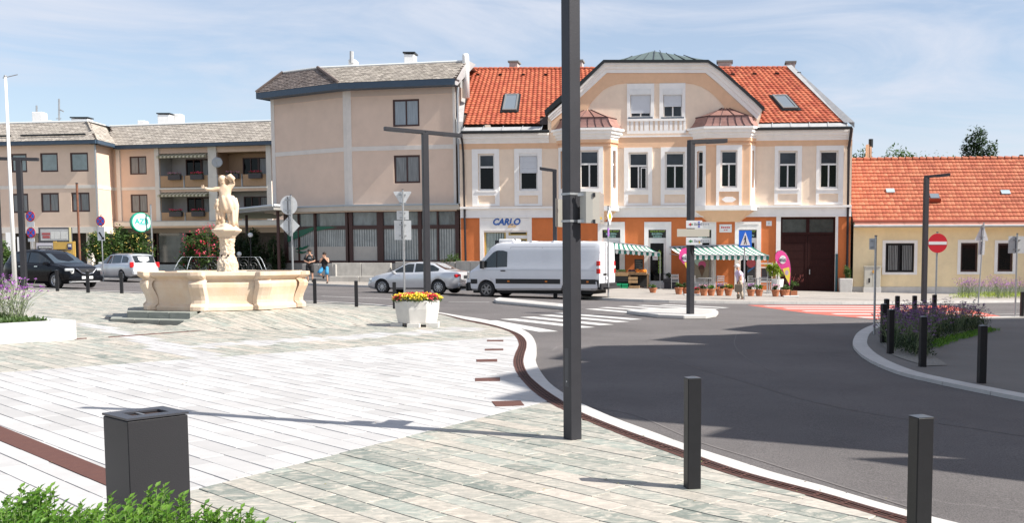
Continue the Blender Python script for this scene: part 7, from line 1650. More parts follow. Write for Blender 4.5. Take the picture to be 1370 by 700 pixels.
skinfig('child_figure', J2, [(0,1),(1,2),(2,3),(1,4),(4,5),(1,6),(6,7),(0,8),(8,9),(0,10),(10,11)], [r*u for r in [.07,.07,.04,.055,.03,.025,.03,.025,.045,.03,.045,.03]], sandstone, t)
drape('plinth',[(0,0,-.03,.28,.24),(0,0,.0,.28,.24),(0,0,.03,.26,.22)],3,.02)
mb = MB(); mb.path([V(.07,-.05,1.33),V(.16,-.05,1.36),V(.22,-.02,1.30),V(.20,0,1.2),V(.12,.02,1.13)],.05*u,8,[.05*u,.07*u,.06*u,.06*u,.04*u]); mb.build('shoulder_cloth', sandstone, t, smooth=True)
# ------------------------------------------------------------------ vehicles (front towards +x, origin on the ground at the middle)
def lerp_list(pts, x):
    if x <= pts[0][0]: return pts[0][1]
    for (a,b),(c,d) in zip(pts,pts[1:]):
        if x <= c: t = (x-a)/(c-a); return b+(d-b)*t
    return pts[-1][1]
def carpaint(name, col, metal=.35, rough=.28):
    return M(name, col, rough, metal=metal, coat=.8, var=.03, scale=2)
def vehicle(name, label, cat, spec, paint, loc, rz):
    t = thing(name, label, cat, loc, rz); Ln, Wd = spec['L'], spec['W']/2; top, belt, bot = spec['top'], spec['belt'], spec['bot']
    wr = spec['roofw']; wheels = spec['wheels']; R_ = spec['wr']; arch = R_+spec.get('gap',.05); van = spec.get('van')
    half = Ln/2
    def width(x):
        f = max(0,(abs(x)-(half-.75))/.75); return Wd*(1-.20*f**2.3*(1.15 if x > 0 else .8)) if not van or x > 0 else Wd*(1-.03*f**3)
    def ring(x):
        zb, b, zt_ = lerp_list(bot,x), lerp_list(belt,x), lerp_list(top,x); w = width(x); b = min(b, zt_-.01); h = zt_-b
        if van: k1,k2 = .975, wr
        else: k1,k2 = .90, wr
        pts = [(0,zb),(w*.86,zb),(w*.965,zb+.09),(w*.995,zb+.5*(b-zb)-.05),(w,zb+.62*(b-zb)),(w*.985,b-.07),(w*.945 if not van else w*.985,b)]
        kk = min(1,h/.25) if not van else 1
        s0 = .91 if not van else .98
        r0 = k2*kk+(.80)*(1-kk) if not van else k2
        for f in (.04,.35,.65,.86): pts.append((w*(s0+(r0-s0)*f), b+h*f))
        pts += [(w*(r0-.035), b+h*.95),(w*(r0-.13),b+h*.99),(w*r0*.5,zt_+.012*kk),(0,zt_+.018*kk)]
        for i in range(0,6):
            y,z = pts[i]
            for wx in wheels:
                dx = abs(x-wx)
                if dx < arch: za = R_+math.sqrt(arch*arch-dx*dx); z = max(z, za) if y > 0 or True else z
            pts[i] = (y, min(z, b-.02))
        return pts
    def yside(x, z):
        p = ring(x)
        for (a,b),(c,d) in list(zip(p,p[1:]))[1:]:
            if b <= z <= d and d > b+1e-6: return a+(c-a)*(z-b)/(d-b)
        return p[6][0]
    xs = set()
    n = 90
    for i in range(n+1): xs.add(round(-half+Ln*i/n,4))
    for wx in wheels:
        for k in range(-10,11): xs.add(round(wx+arch*math.sin(math.pi/2*k/10),4))
    xs = sorted(xs); xs = [x for i,x in enumerate(xs) if i == 0 or x-xs[i-1] > .006]
    mb = MB(); rings = []
    for x in xs:
        p = ring(x); rings.append([(x,y,z) for y,z in p]+[(x,-y,z) for y,z in p[-2:0:-1]])
    mb.loft(rings); body = mb.build('body', paint, t, smooth=True)
    sm = body.modifiers.new('edge','EDGE_SPLIT'); sm.split_angle = R(38)
    # wheel wells & wheels
    track = Wd-.13
    for i,wx in enumerate(wheels):
        for s in (-1,1):
            e = bpy.data.objects.new('wheel', None); COL.objects.link(e); e.parent = t; e.location = (wx, s*(track), R_)
            m = MB(); prof = [(R_*.62,-.10),(R_*.90,-.11),(R_*.985,-.085),(R_,-.05),(R_,.05),(R_*.985,.085),(R_*.90,.11),(R_*.62,.10)]
            m.loft([[(r*math.cos(2*math.pi*k/28), y, r*math.sin(2*math.pi*k/28)) for k in range(28)] for r,y in prof], cap=False); m.build('tyre', tyre, e, smooth=True)
            m = MB(); yo = s*.085; nsp = spec.get('spokes',10)
            m.loft([[(r*math.cos(2*math.pi*k/28), y*s, r*math.sin(2*math.pi*k/28)) for k in range(28)] for r,y in [(R_*.66,.10),(R_*.62,.105),(R_*.58,.085),(R_*.57,.0)]], cap=False)
            for k in range(nsp):
                a = 2*math.pi*k/nsp; w_ = R_*(.055 if nsp > 7 else .10); c,sn = math.cos(a),math.sin(a)
                v = [(R_*.10,-w_),(R_*.60,-w_*.75),(R_*.60,w_*.75),(R_*.10,w_)]
                m.ext([(x*c-z*sn, s*.092, x*sn+z*c) for x,z in v],(0,-s*.03,0))
            m.loft([[(r*math.cos(2*math.pi*k/14), y*s, r*math.sin(2*math.pi*k/14)) for k in range(14)] for r,y in [(R_*.16,.05),(R_*.16,.10),(R_*.02,.105)]]); m.build('rim', spec.get('rimmat') or M('alloy',(.55,.56,.58),.3,metal=.8), e)
            m = MB(); m.tube((0,0,0),(0,s*.055,0),R_*.60,20); m.build('brake_disc', M('brake_dark',(.03,.03,.03),.6), e)
    m = MB(); 
    for wx in wheels: m.box(wx-arch*.98,wx+arch*.98,-Wd*.80,Wd*.80,R_*.7,R_+arch*.86)
    m.box(-half+.35,half-.35,-Wd*.80,Wd*.80,.20,lerp_list(bot,0)+.12); m.build('underbody', M('underbody_black',(.012,.012,.012),.9), t, kind=None)
    # glass
    gl = spec.get('glass') or M('car_glass',(.015,.02,.022),.04,spec=.7,coat=.3)
    def sidepoly(name, pts_top, pts_bot, x0, x1, off=.006, mat=gl, both=True, n=12):
        for s in ((-1,1) if both else (-1,)):
            m = MB(); vs = []
            for k in range(n+1):
                x = x0+(x1-x0)*k/n; zb,zt_ = lerp_list(pts_bot,x), lerp_list(pts_top,x)
                for f in (0,.33,.66,1): z = zb+(zt_-zb)*f; vs.append((x, s*(yside(x,z)+off), z))
            fs = []
            for k in range(n):
                for j in range(3): a = k*4+j; fs.append((a,a+4,a+5,a+1) if s < 0 else (a,a+1,a+5,a+4))
            m.add(vs, fs); m.build(name, mat, t, smooth=True)
    def topband(name, x0, x1, wf, off, mat, n=10, zoff=None):
        m = MB(); vs = []
        for k in range(n+1):
            x = x0+(x1-x0)*k/n; z = lerp_list(top,x); h = z-min(lerp_list(belt,x),z-.01); w = width(x)*wf(k/n)
            for j in range(9): y = w*(-1+2*j/8); vs.append((x, y, z+off-(abs(y)/Wd)**4*.05))
        m.add(vs,[(k*9+j,(k+1)*9+j,(k+1)*9+j+1,k*9+j+1)[::-1] for k in range(n) for j in range(8)]); return m.build(name, mat, t, smooth=True)
    H_ = dict(side=sidepoly, band=topband, ys=yside, width=width, t=t, gl=gl, body=body, half=half, Wd=Wd)
    return t, H_
def plate_eu(t, x, z, face, w=.50, name='number_plate'):
    m = MB(); s = 1 if face > 0 else -1; m.box(min(x,x+s*.012),max(x,x+s*.012),-w/2,w/2,z-.055,z+.055); o = m.build(name, sign_white, t); m = MB(); m.box(min(x+s*.012,x+s*.015),max(x+s*.012,x+s*.015),-w/2+.06,w/2-.05,z-.028,z+.028); return o
red_lens = M('red_lens',(.55,.01,.015),.15,coat=.5); head_lens = M('head_lens',(.55,.58,.60),.08,metal=.3,coat=.6); dark_trim = M('dark_trim',(.02,.02,.022),.6); chrome = M('chrome',(.7,.7,.72),.12,metal=1); orange_lens = M('orange_lens',(.75,.22,.02),.3)
def onside(t, H, name, x0, x1, z0, z1, mat, both=True, off=.012, label=None, n=4):
    for s in ((-1,1) if both else (-1,)):
        m = MB(); vs = []
        for k in range(n+1):
            x = x0+(x1-x0)*k/n
            for z in (z0,z1): vs.append((x, s*(H['ys'](x,z)+off), z))
        m.add(vs,[((k*2,k*2+2,k*2+3,k*2+1) if s < 0 else (k*2,k*2+1,k*2+3,k*2+2)) for k in range(n)]); m.build(name, mat, t)
def seam(t, H, x, z0, z1, name='door_seam'): onside(t,H,name,x-.007,x+.007,z0,z1,dark_trim,off=.003,n=1)
def mirror(t, H, x, z, mat, sz=(.10,.16,.12)):
    for s in (-1,1):
        m = MB(); y = H['ys'](x,z)+.12; m.obox((x,s*y,z),sz); m.build('wing_mirror', mat, t, bevel=.02); m = MB(); m.obox((x,s*(y-.10),z-.03),(.04,.10,.03)); m.build('mirror_arm', dark_trim, t)
def heading(px0,py0,px1,py1): a,b = W(px0,py0).to_2d(),W(px1,py1).to_2d(); return a,b,math.atan2((b-a).y,(b-a).x)
# ---- white van: rear axle and front axle seen on its left side
def place(rear, front, spec, side_left=True):     # contact pixels of near-side rear and front wheels
    a = W(*rear).to_2d(); b = W(*front).to_2d(); d = (b-a).normalized(); wb = spec['wheels']; mid = (a+b)/2; off = (spec['wheels'][0]+spec['wheels'][1])/2
    n_ = Vector((-d.y,d.x)); s = -1 if side_left else 1      # near side is left when heading left
    c = mid+n_*s*(spec['W']/2-.13)*1-d*off; return (c.x,c.y,g(c.x)), math.atan2(d.y,d.x)
def place2(px, py, head_deg, spec, near_left):
    a = W(px,py).to_2d(); h = R(head_deg); d = Vector((math.cos(h),math.sin(h))); left = Vector((-d.y,d.x))
    c = a-d*spec['wheels'][0]-left*(spec['W']/2-.12)*(1 if near_left else -1); return (c.x,c.y,g(c.x)+.002), h
def tilt(t): t.rotation_euler = (0,0,t.rotation_euler.z)
# white delivery van
sp = dict(L=6.2, W=2.05, wheels=[2.04,-1.83], wr=.36, gap=.06, van=True, roofw=.90, spokes=6, rimmat=M('steel_rim',(.30,.29,.28),.5,metal=.5,var=.2,scale=20),
  top=[(-3.1,2.34),(-3.0,2.39),(0,2.40),(1.35,2.38),(1.62,2.33),(1.85,2.18),(2.45,1.42),(2.6,1.30),(2.95,1.10),(3.05,1.0),(3.1,.82)],
  belt=[(-3.1,1.25),(1.5,1.25),(2.3,1.22),(2.7,1.12),(3.05,.88),(3.1,.74)], bot=[(-3.1,.42),(-2.9,.36),(0,.34),(2.7,.30),(3.1,.36)])
loc, rz = place2(652,397.4,162,sp,True)
vp_ = carpaint('van_white',(.70,.71,.74),.05,.3)
van, H1 = vehicle('delivery_van','white panel van parked before the orange house','van',sp,vp_,loc,rz)
H1['side']('side_window',[(1.0,1.95),(1.25,2.02),(1.55,2.02),(1.72,1.93),(2.28,1.42)],[(1.0,1.33),(2.28,1.28)],1.05,2.20)
H1['band']('windscreen',1.90,2.46,lambda f:.80,.012,H1['gl'])
onside(van,H1,'window_pillar',1.52,1.56,1.30,1.98,dark_trim,off=.012,n=1)
onside(van,H1,'rub_strip',-2.95,-2.28,.62,.82,dark_trim,off=.014); onside(van,H1,'rub_strip',-1.38,1.58,.62,.82,dark_trim,off=.014,n=10); onside(van,H1,'rub_strip',2.45,2.8,.62,.80,dark_trim,off=.012)
for x in (.90,-.55): seam(van,H1,x,.38,2.15)
seam(van,H1,2.15,.5,1.3); seam(van,H1,-1.95,1.0,2.1)
onside(van,H1,'roof_rail_line',-2.9,.9,2.16,2.175,M('van_groove',(.45,.46,.48),.5),off=.004,n=10); onside(van,H1,'swage_line',-2.9,2.0,1.18,1.195,MATS['van_groove'],off=.004,n=10)
onside(van,H1,'door_handle',1.12,1.34,1.14,1.19,dark_trim,off=.03)
for x in (.98,-.75,-2.6): onside(van,H1,'side_marker',x-.05,x+.05,.69,.75,orange_lens,off=.02,n=1)
mirror(van,H1,2.18,1.42,dark_trim,(.16,.16,.34))
mb = MB(); mb.loft([[(3.02,y*s_,z) for y,z in ((-.9,.28),(.9,.28),(.92,.62),(-.92,.62))] for s_ in (1,)]+[[(3.14,y*.84,z) for y,z in ((-.9,.30),(.9,.30),(.92,.60),(-.92,.60))]]); mb.build('front_bumper', dark_trim, van, bevel=.02)
onside(van,H1,'front_bumper_side',2.48,3.05,.32,.66,dark_trim,off=.014,n=8)
for s in (-1,1):
    mb = MB(); mb.obox((2.93,s*.78,.96),(.20,.26,.34),s*.35); mb.build('headlight', head_lens, van, bevel=.03)
mb = MB(); mb.box(3.02,3.09,-.55,.55,.72,.92); mb.build('grille', dark_trim, van)
mb = MB(); mb.box(-3.2,-3.05,-.95,.95,.40,.66); mb.build('rear_bumper', dark_trim, van, bevel=.02); mb = MB(); mb.box(-3.42,-3.18,-.75,.75,.42,.50); mb.build('rear_step', dark_trim, van, bevel=.01)
onside(van,H1,'rear_bumper_side',-3.08,-2.72,.40,.80,dark_trim,off=.016)
for s in (-1,1):
    for (z0,z1,m_) in ((1.06,1.26,red_lens),(1.26,1.38,sign_white),(1.38,1.58,red_lens)): mb = MB(); mb.box(-3.115,-2.98,min(s*.86,s*1.012),max(s*.86,s*1.012),z0,z1-.006); mb.build('tail_light', m_, van, bevel=.01)
mb = MB(); mb.box(-3.108,-3.1,-.008,.008,.66,2.2); mb.build('rear_door_seam', dark_trim, van)
mb = MB(); mb.box(-3.12,-3.1,.12,.5,.98,1.06); mb.build('plate_recess', dark_trim, van); plate_eu(van,-3.115,.86,-1,.46)
for z in (.95,1.9): mb = MB(); mb.box(-3.115,-3.09,.80,.90,z,z+.06); mb.build('door_hinge', MATS['van_groove'], van)
mb = MB(); mb.box(1.05,1.75,-.45,.35,2.36,2.52); mb.build('cooling_unit', white_paint, van, bevel=.03); mb = MB(); mb.box(.62+1.12,1.95,-.40,.30,2.25,2.47); mb.build('unit_grille', dark_trim, van, bevel=.02)
for x in (-2.0,-1.0,0,.8): mb = MB(); mb.box(x-.04,x+.04,-.86,.86,2.40,2.425); mb.build('roof_rib', vp_, van)
# silver saloon
sp = dict(L=4.52, W=1.80, wheels=[1.46,-1.30], wr=.32, gap=.05, roofw=.70, spokes=10,
  top=[(-2.26,.84),(-2.2,.98),(-1.85,1.03),(-1.62,1.06),(-.98,1.36),(-.55,1.42),(-.1,1.43),(.30,1.39),(.55,1.30),(1.10,.99),(1.3,.95),(1.85,.83),(2.12,.72),(2.26,.58)],
  belt=[(-2.26,.80),(-2.1,.93),(-1.5,.98),(0,.93),(1.0,.90),(1.6,.84),(2.1,.68),(2.26,.50)], bot=[(-2.26,.34),(-2.0,.26),(0,.20),(1.9,.20),(2.26,.26)])
loc, rz = place2(512.5,392.4,165,sp,True); silver = carpaint('silver_paint',(.62,.63,.65),.5,.3)
sed, H2 = vehicle('saloon_car','silver saloon car parked just behind the white van\u2019s nose','car',sp,silver,loc,rz)
sed['label'] = 'silver four-door saloon parked in front of the white van'
H2['side']('side_window',[(-1.30,1.12),(-1.0,1.28),(-.5,1.355),(-.15,1.365)],[(-1.30,1.03),(-.15,.98)],-1.28,-.14); H2['side']('side_window',[(-.06,1.365),(.25,1.335),(.45,1.25),(.92,1.02)],[(-.06,.975),(.92,.96)],-.06,.90)
H2['band']('windscreen',.52,1.08,lambda f:.64+.10*f,.010,H2['gl']); H2['band']('rear_window',-1.55,-1.0,lambda f:.72-.12*f,.010,M('brown_glass',(.07,.035,.025),.06,spec=.8))
for x in (-.10,1.02,-1.05): seam(sed,H2,x,.28,.90)
for x in (-.35,.75): onside(sed,H2,'door_handle',x-.20,x,.82,.855,chrome,off=.03)
mirror(sed,H2,.86,.97,silver,(.12,.18,.11))
for s in (-1,1):
    mb = MB(); mb.obox((-2.13,s*.70,.82),(.22,.30,.15),-s*.5); mb.build('tail_light', red_lens, sed, bevel=.03); mb = MB(); mb.obox((2.06,s*.66,.63),(.26,.32,.13),s*.45); mb.build('headlight', head_lens, sed, bevel=.03)
mb = MB(); mb.box(-2.30,-2.18,-.78,.78,.32,.52); mb.build('rear_bumper', silver, sed, bevel=.05); mb = MB(); mb.box(-2.31,-2.2,-.60,.60,.24,.33); mb.build('diffuser', dark_trim, sed); plate_eu(sed,-2.262,.76,-1,.52)
mb = MB(); mb.tube((-2.34,.45,.27),(-2.2,.45,.27),.035,10); mb.build('exhaust', dark_trim, sed); mb = MB(); mb.box(-2.275,-2.24,-.30,.30,.69,.83); mb.build('plate_recess', dark_trim, sed)
onside(sed,H2,'sill_trim',-.9,1.05,.22,.27,M('sill_grey',(.25,.25,.26),.5),off=.012,n=6)
# dark suv
sp = dict(L=4.28, W=1.80, wheels=[1.30,-1.25], wr=.345, gap=.05, roofw=.72, spokes=10,
  top=[(-2.14,.95),(-2.08,1.15),(-1.95,1.30),(-1.70,1.56),(-1.2,1.64),(-.3,1.66),(.15,1.61),(.45,1.49),(1.12,1.10),(1.3,1.06),(1.85,.95),(2.05,.84),(2.14,.66)],
  belt=[(-2.14,.9),(-1.9,1.12),(-.8,1.06),(.9,1.02),(1.5,.97),(2.0,.80),(2.14,.60)], bot=[(-2.14,.38),(-1.9,.28),(0,.22),(1.8,.24),(2.14,.32)])
loc, rz = place2(76.4,386.9,-23,sp,False); blk = M('black_car_paint',(.004,.0045,.007),.25,spec=.2,coat=.08)
suv, H3 = vehicle('suv_car','dark blue-black compact SUV parked at the far left','car',sp,blk,loc,rz)
H3['side']('side_window',[(-1.75,1.35),(-1.3,1.49),(-.45,1.55)],[(-1.75,1.16),(-.45,1.12)],-1.6,-.45); H3['side']('side_window',[(-.38,1.55),(.10,1.52),(.40,1.40),(.95,1.12)],[(-.38,1.11),(.95,1.08)],-.38,.90)
H3['band']('windscreen',.42,1.12,lambda f:.66+.12*f,.010,M('windscreen_reflection',(.03,.045,.06),.04,spec=.9,coat=.4)); H3['band']('rear_window',-2.0,-1.72,lambda f:.72,.010,H3['gl'])  # bluish reflection put into the windscreen's base colour
for x in (-.42,1.0,-1.25): seam(suv,H3,x,.30,1.0)
for x in (-.70,.30): onside(suv,H3,'door_handle',x-.2,x,.93,.965,chrome,off=.03)
mirror(suv,H3,.82,1.08,blk,(.13,.20,.13))
for s in (-1,1):
    mb = MB(); mb.obox((1.93,s*.66,.80),(.24,.36,.13),s*.5); mb.build('headlight', head_lens, suv, bevel=.03); mb = MB(); mb.obox((2.05,s*.62,.52),(.08,.20,.05),s*.35); mb.build('fog_lamp', head_lens, suv)
mb = MB(); mb.loft([[(2.06,y,z) for y,z in ((-.46,.86),(.46,.86),(.30,.58),(-.30,.58))],[(2.17,y,z) for y,z in ((-.42,.82),(.42,.82),(.26,.60),(-.26,.60))]]); mb.build('grille', dark_trim, suv); mb = MB(); mb.path([(2.15,-.47,.86),(2.19,-.25,.66),(2.20,0,.60),(2.19,.25,.66),(2.15,.47,.86)],.022,6); mb.build('chrome_trim', chrome, suv); mb = MB(); mb.tube((2.17,0,.73),(2.20,0,.73),.06,14); mb.build('badge', chrome, suv)
plate_eu(suv,2.17,.47,1,.52); mb = MB(); mb.loft([[(2.02,y,z) for y,z in ((-.75,.25),(.75,.25),(.75,.33),(-.75,.33))],[(2.19,y,z) for y,z in ((-.55,.27),(.55,.27),(.55,.32),(-.55,.32))]]); mb.build('skid_plate', M('skid_silver',(.5,.5,.5),.4,metal=.5), suv)
mb = MB(); mb.box(2.0,2.17,-.8,.8,.34,.54); mb.build('front_bumper', blk, suv, bevel=.05); mb = MB(); mb.box(-1.2,.1,-.62,-.58,1.66,1.70); mb.build('roof_rail', dark_trim, suv); mb = MB(); mb.box(-1.2,.1,.58,.62,1.66,1.70); mb.build('roof_rail', dark_trim, suv)
# silver estate
sp = dict(L=4.52, W=1.66, wheels=[1.42,-1.28], wr=.31, gap=.05, roofw=.72, spokes=7,
  top=[(-2.26,.84),(-2.2,1.0),(-1.98,1.38),(-1.85,1.46),(-1.2,1.50),(-.2,1.51),(.25,1.46),(.55,1.34),(1.12,1.02),(1.3,.97),(1.85,.86),(2.12,.74),(2.26,.60)],
  belt=[(-2.26,.80),(-2.05,.96),(-1.0,.97),(1.0,.93),(1.6,.86),(2.1,.70),(2.26,.52)], bot=[(-2.26,.36),(-2.0,.27),(0,.21),(1.9,.21),(2.26,.28)])
a = W(165.3,377.6).to_2d(); h = R(180-35); d = Vector((math.cos(h),math.sin(h))); left = Vector((-d.y,d.x)); c = a+d*1.28-left*(.83-.12)
est, H4 = vehicle('estate_car','silver estate car driving away on the left','car',sp,silver,(c.x,c.y,g(c.x)+.002),h)
est['label'] = 'silver estate car seen from behind, beyond the nose of the dark SUV'
for p_,q_,x0,x1 in (([(-1.85,1.22),(-1.6,1.36),(-1.2,1.40)],[(-1.85,1.03),(-1.2,1.02)],-1.80,-1.20),([(-1.10,1.41),(-.20,1.42)],[(-1.1,1.01),(-.2,.99)],-1.10,-.20),([(-.12,1.42),(.25,1.38),(.48,1.28),(.95,1.04)],[(-.12,.985),(.95,.97)],-.12,.92)): H4['side']('side_window',p_,q_,x0,x1)
H4['band']('windscreen',.55,1.10,lambda f:.66+.10*f,.010,H4['gl']); H4['band']('rear_window',-2.20,-1.97,lambda f:.74-.04*f,.012,H4['gl'])
for x in (-.16,1.02,-1.15): seam(est,H4,x,.28,.92)
for s in (-1,1): mb = MB(); mb.obox((-2.12,s*.68,.90),(.22,.20,.30),-s*.45); mb.build('tail_light', red_lens, est, bevel=.03); mb = MB(); mb.box(-1.7,.1,s*.56-.02,s*.56+.02,1.51,1.55); mb.build('roof_rail', dark_trim, est)
mb = MB(); mb.box(-2.31,-2.18,-.72,.72,.36,.60); mb.build('rear_bumper', silver, est, bevel=.05); plate_eu(est,-2.262,.70,-1,.5); mirror(est,H4,.88,1.0,silver,(.12,.17,.11))
# ------------------------------------------------------------------ people
def person(label, loc, H, face, pose, top_m, leg_m, shoe_m, hair_m=hair_dark, hat=None, sleeveless=False, longp=False, group=None):
    t = thing('person', label, 'person', loc, face); s = H/1.8
    v = lambda p: tuple(c*s for c in p)
    J = pose; names = list(J); idx = {n:i for i,n in enumerate(names)}
    Ed = [('pelvis','waist'),('waist','chest'),('chest','neck'),('neck','head0'),('head0','head1'),
          ('chest','shL'),('shL','elL'),('elL','wrL'),('chest','shR'),('shR','elR'),('elR','wrR'),
          ('pelvis','hipL'),('hipL','knL'),('knL','anL'),('anL','toL'),('pelvis','hipR'),('hipR','knR'),('knR','anR'),('anR','toR')]
    rad = dict(pelvis=.13,waist=.125,chest=.14,neck=.055,head0=.072,head1=.088,shL=.07,elL=.042,wrL=.028,shR=.07,elR=.042,wrR=.028,hipL=.09,knL=.058,anL=.038,toL=.035,hipR=.09,knR=.058,anR=.038,toR=.035)
    skinfig('body',[v(J[n]) for n in names],[(idx[a],idx[b]) for a,b in Ed],[rad[n]*s for n in names],skin,t,root=idx['pelvis'])
    def limb(mb, pts, rs, seg=12): mb.path([v(p) for p in pts], 1, seg, [r*s for r in rs])
    V_ = lambda n: Vector(J[n])
    mb = MB(); rr = []
    for f,rx,ry in ((-.25,.185,.135),(0,.18,.13),(.35,.165,.125),(.75,.20,.135),(1.0,.215,.13),(1.16,.13,.09),(1.24,.07,.065)):
        c = V_('pelvis').lerp(V_('chest'), f) if f <= 1 else V_('chest').lerp(V_('neck'), (f-1)/.24)
        rr.append([v((c.x+rx*math.cos(a),c.y+ry*math.sin(a),c.z)) for a in [2*math.pi*i/16 for i in range(16)]])
    mb.loft(rr); mb.build('shirt', top_m, t, smooth=True)
    for S_n in 'LR':
        a,b = V_('sh'+S_n),V_('el'+S_n)
        if not sleeveless: mb = MB(); limb(mb,[V_('chest').lerp(a,.6),a,a.lerp(b,.4),a.lerp(b,.75)],[.08,.082,.072,.068]); mb.build('sleeve', top_m, t, smooth=True)
        h,k,an = V_('hip'+S_n),V_('kn'+S_n),V_('an'+S_n); mb = MB()
        if longp: limb(mb,[V_('pelvis').lerp(h,.8)+Vector((0,0,.05)),h,h.lerp(k,.5),k,k.lerp(an,.5),k.lerp(an,.93)],[.11,.115,.098,.085,.078,.075])
        else: limb(mb,[V_('pelvis').lerp(h,.8)+Vector((0,0,.05)),h,h.lerp(k,.5),h.lerp(k,.95)],[.11,.118,.11,.105])
        mb.build('trouser_leg', leg_m, t, smooth=True)
        an,to = V_('an'+S_n),V_('to'+S_n); mb = MB(); limb(mb,[an+Vector((0,0,-.01)),an.lerp(to,.5)+Vector((0,0,-.01)),to],[.052,.055,.045],8); mb.build('shoe', shoe_m, t, smooth=True)
        # hand with five fingers
        w,e = V_('wr'+S_n),V_('el'+S_n); d = (w-e).normalized(); sd_ = d.cross(Vector((0,-1,.2))).normalized(); mb = MB(); limb(mb,[w-d*.01,w+d*.05,w+d*.08],[.026,.036,.030],8)
        for q in range(4): o_ = sd_*(q-1.5)*.018; limb(mb,[w+d*.07+o_,w+d*.11+o_+Vector((0,-.008,-.004)),w+d*(.145-.008*abs(q-1.5))+o_+Vector((0,-.02,-.01))],[.0095,.009,.007],5)
        limb(mb,[w+d*.025+sd_*.03,w+d*.055+sd_*.052,w+d*.085+sd_*.055],[.011,.010,.008],5); mb.build('hand', skin, t, smooth=True)
    hc = V_('head0').lerp(V_('head1'),.75); fd = J.get('_f',Vector((0,-1,0)))
    mb = MB(); side_ = Vector((-fd.y,fd.x,0)); top_ = hc+Vector((0,0,.03)); mb.sph(v(hc-fd*.012+Vector((0,0,.035))),.112*s,12,8,(1,1,1.0)); 
    if hat: mb = MB(); mb.sph(v(hc-fd*.005+Vector((0,0,.05))),.118*s,14,8,(1,1,.85)); mb.sph(v(hc+fd*.12+Vector((0,0,.035))),.075*s,10,4,(1,1,.14)); mb.build('cap', hat, t, smooth=True)
    else:
        mb.v = [(x,y,max(z,(hc.z+.015)*s) if (Vector((x,y,0))/s-Vector((hc.x,hc.y,0))).dot(fd) > .03 else max(z,(hc.z-.05)*s)) for x,y,z in mb.v]; mb.build('hair', hair_m, t, smooth=True)
    mb = MB(); mb.obox(v(hc+fd*.10-Vector((0,0,.02))),(.022*s,.03*s,.045*s)); mb.build('nose', skin, t, bevel=.005)
    for k in (-1,1): mb = MB(); mb.sph(v(hc+fd*.088+side_*.034*k+Vector((0,0,.005))),.011*s,6,4); mb.build('eye', hair_dark, t); mb = MB(); mb.sph(v(hc+side_*.092*k-Vector((0,0,.015))),.022*s,6,4,(.6,1,1.4)); mb.build('ear', skin, t)
    mb = MB(); mb.obox(v(hc+fd*.088-Vector((0,0,.055))),(.04*s,.012*s,.01*s)); mb.build('mouth', M('lip',(.30,.10,.09),.6), t)
    return t, s
F = Vector((0,-1,0))
base = dict(pelvis=(0,0,.94),waist=(0,0,1.10),chest=(0,0,1.34),neck=(0,0,1.52),head0=(0,-.01,1.60),head1=(0,-.02,1.70),
 shL=(.19,0,1.42),elL=(.27,-.02,1.15),wrL=(.10,-.20,1.10),shR=(-.19,0,1.42),elR=(-.28,-.02,1.16),wrR=(-.06,-.21,1.08),
 hipL=(.10,0,.90),knL=(.12,-.02,.50),anL=(.13,.02,.09),toL=(.15,-.15,.045),hipR=(-.10,0,.90),knR=(-.11,-.02,.50),anR=(-.12,.02,.09),toR=(-.14,-.15,.045))
p = W(415,377.8,.1); h1 = hgt(416,333.5,p); pt_, s_ = person('man in black T-shirt and black shorts standing beside the concrete wall', p, h1, R(8), dict(base), cloth_black, cloth_black, cloth_black)
mb = MB(); mb.box(-.03*s_,.10*s_,-.145*s_,-.14*s_,1.30*s_,1.345*s_); mb.build('shirt_print', M('grey_print',(.35,.36,.38),.6), pt_)
p2 = dict(base); p2.update(wrL=(.02,-.17,1.52),elL=(.26,-.12,1.20),elR=(-.24,-.14,1.22),wrR=(-.04,-.18,1.46),knR=(-.30,-.22,.58),anR=(-.12,.16,.42),toR=(-.13,.08,.30),head1=(.01,-.04,1.70))
p = W(435,379.6,.1); h2 = hgt(436,337.5,p); person('man in black vest and bright blue shorts with one leg bent against the wall', p, h2, R(0), p2, cloth_black, cloth_blue, M('dark_shoe',(.05,.03,.025),.7), sleeveless=True)
# walking woman, turned to the left
p3 = dict(pelvis=(0,0,.94),waist=(-.02,0,1.10),chest=(-.06,0,1.33),neck=(-.10,0,1.50),head0=(-.13,0,1.57),head1=(-.15,0,1.67),
 shL=(-.05,.18,1.40),elL=(.02,.22,1.14),wrL=(.10,.20,.93),shR=(-.05,-.18,1.40),elR=(-.02,-.22,1.14),wrR=(-.10,-.20,.94),
 hipL=(0,.09,.90),knL=(-.10,.09,.50),anL=(-.06,.09,.09),toL=(-.22,.10,.045),hipR=(0,-.09,.90),knR=(.02,-.09,.49),anR=(.14,-.09,.11),toR=(-.02,-.10,.045)); p3['_f'] = Vector((-1,0,0))
fdir = p3.pop('_f')
_person = person
class PD(dict): pass
pp3 = dict(p3)
def person_f(*a, f=F, **k):
    J = a[4]
    class J_(dict):
        def get(s, n, d=None): return f if n == '_f' else dict.get(s, n, d)
    a = list(a); a[4] = J_(J); return _person(*a, **k)
p = W(990,402.8,.02); h3 = hgt(989,353,p); wt, s_ = person_f('elderly person in white cap and lilac top walking left with a shopping bag', p, h3, 0, pp3, cloth_lilac, cloth_beige, M('red_shoe',(.30,.06,.04),.7), f=fdir, hat=cloth_white, longp=True)
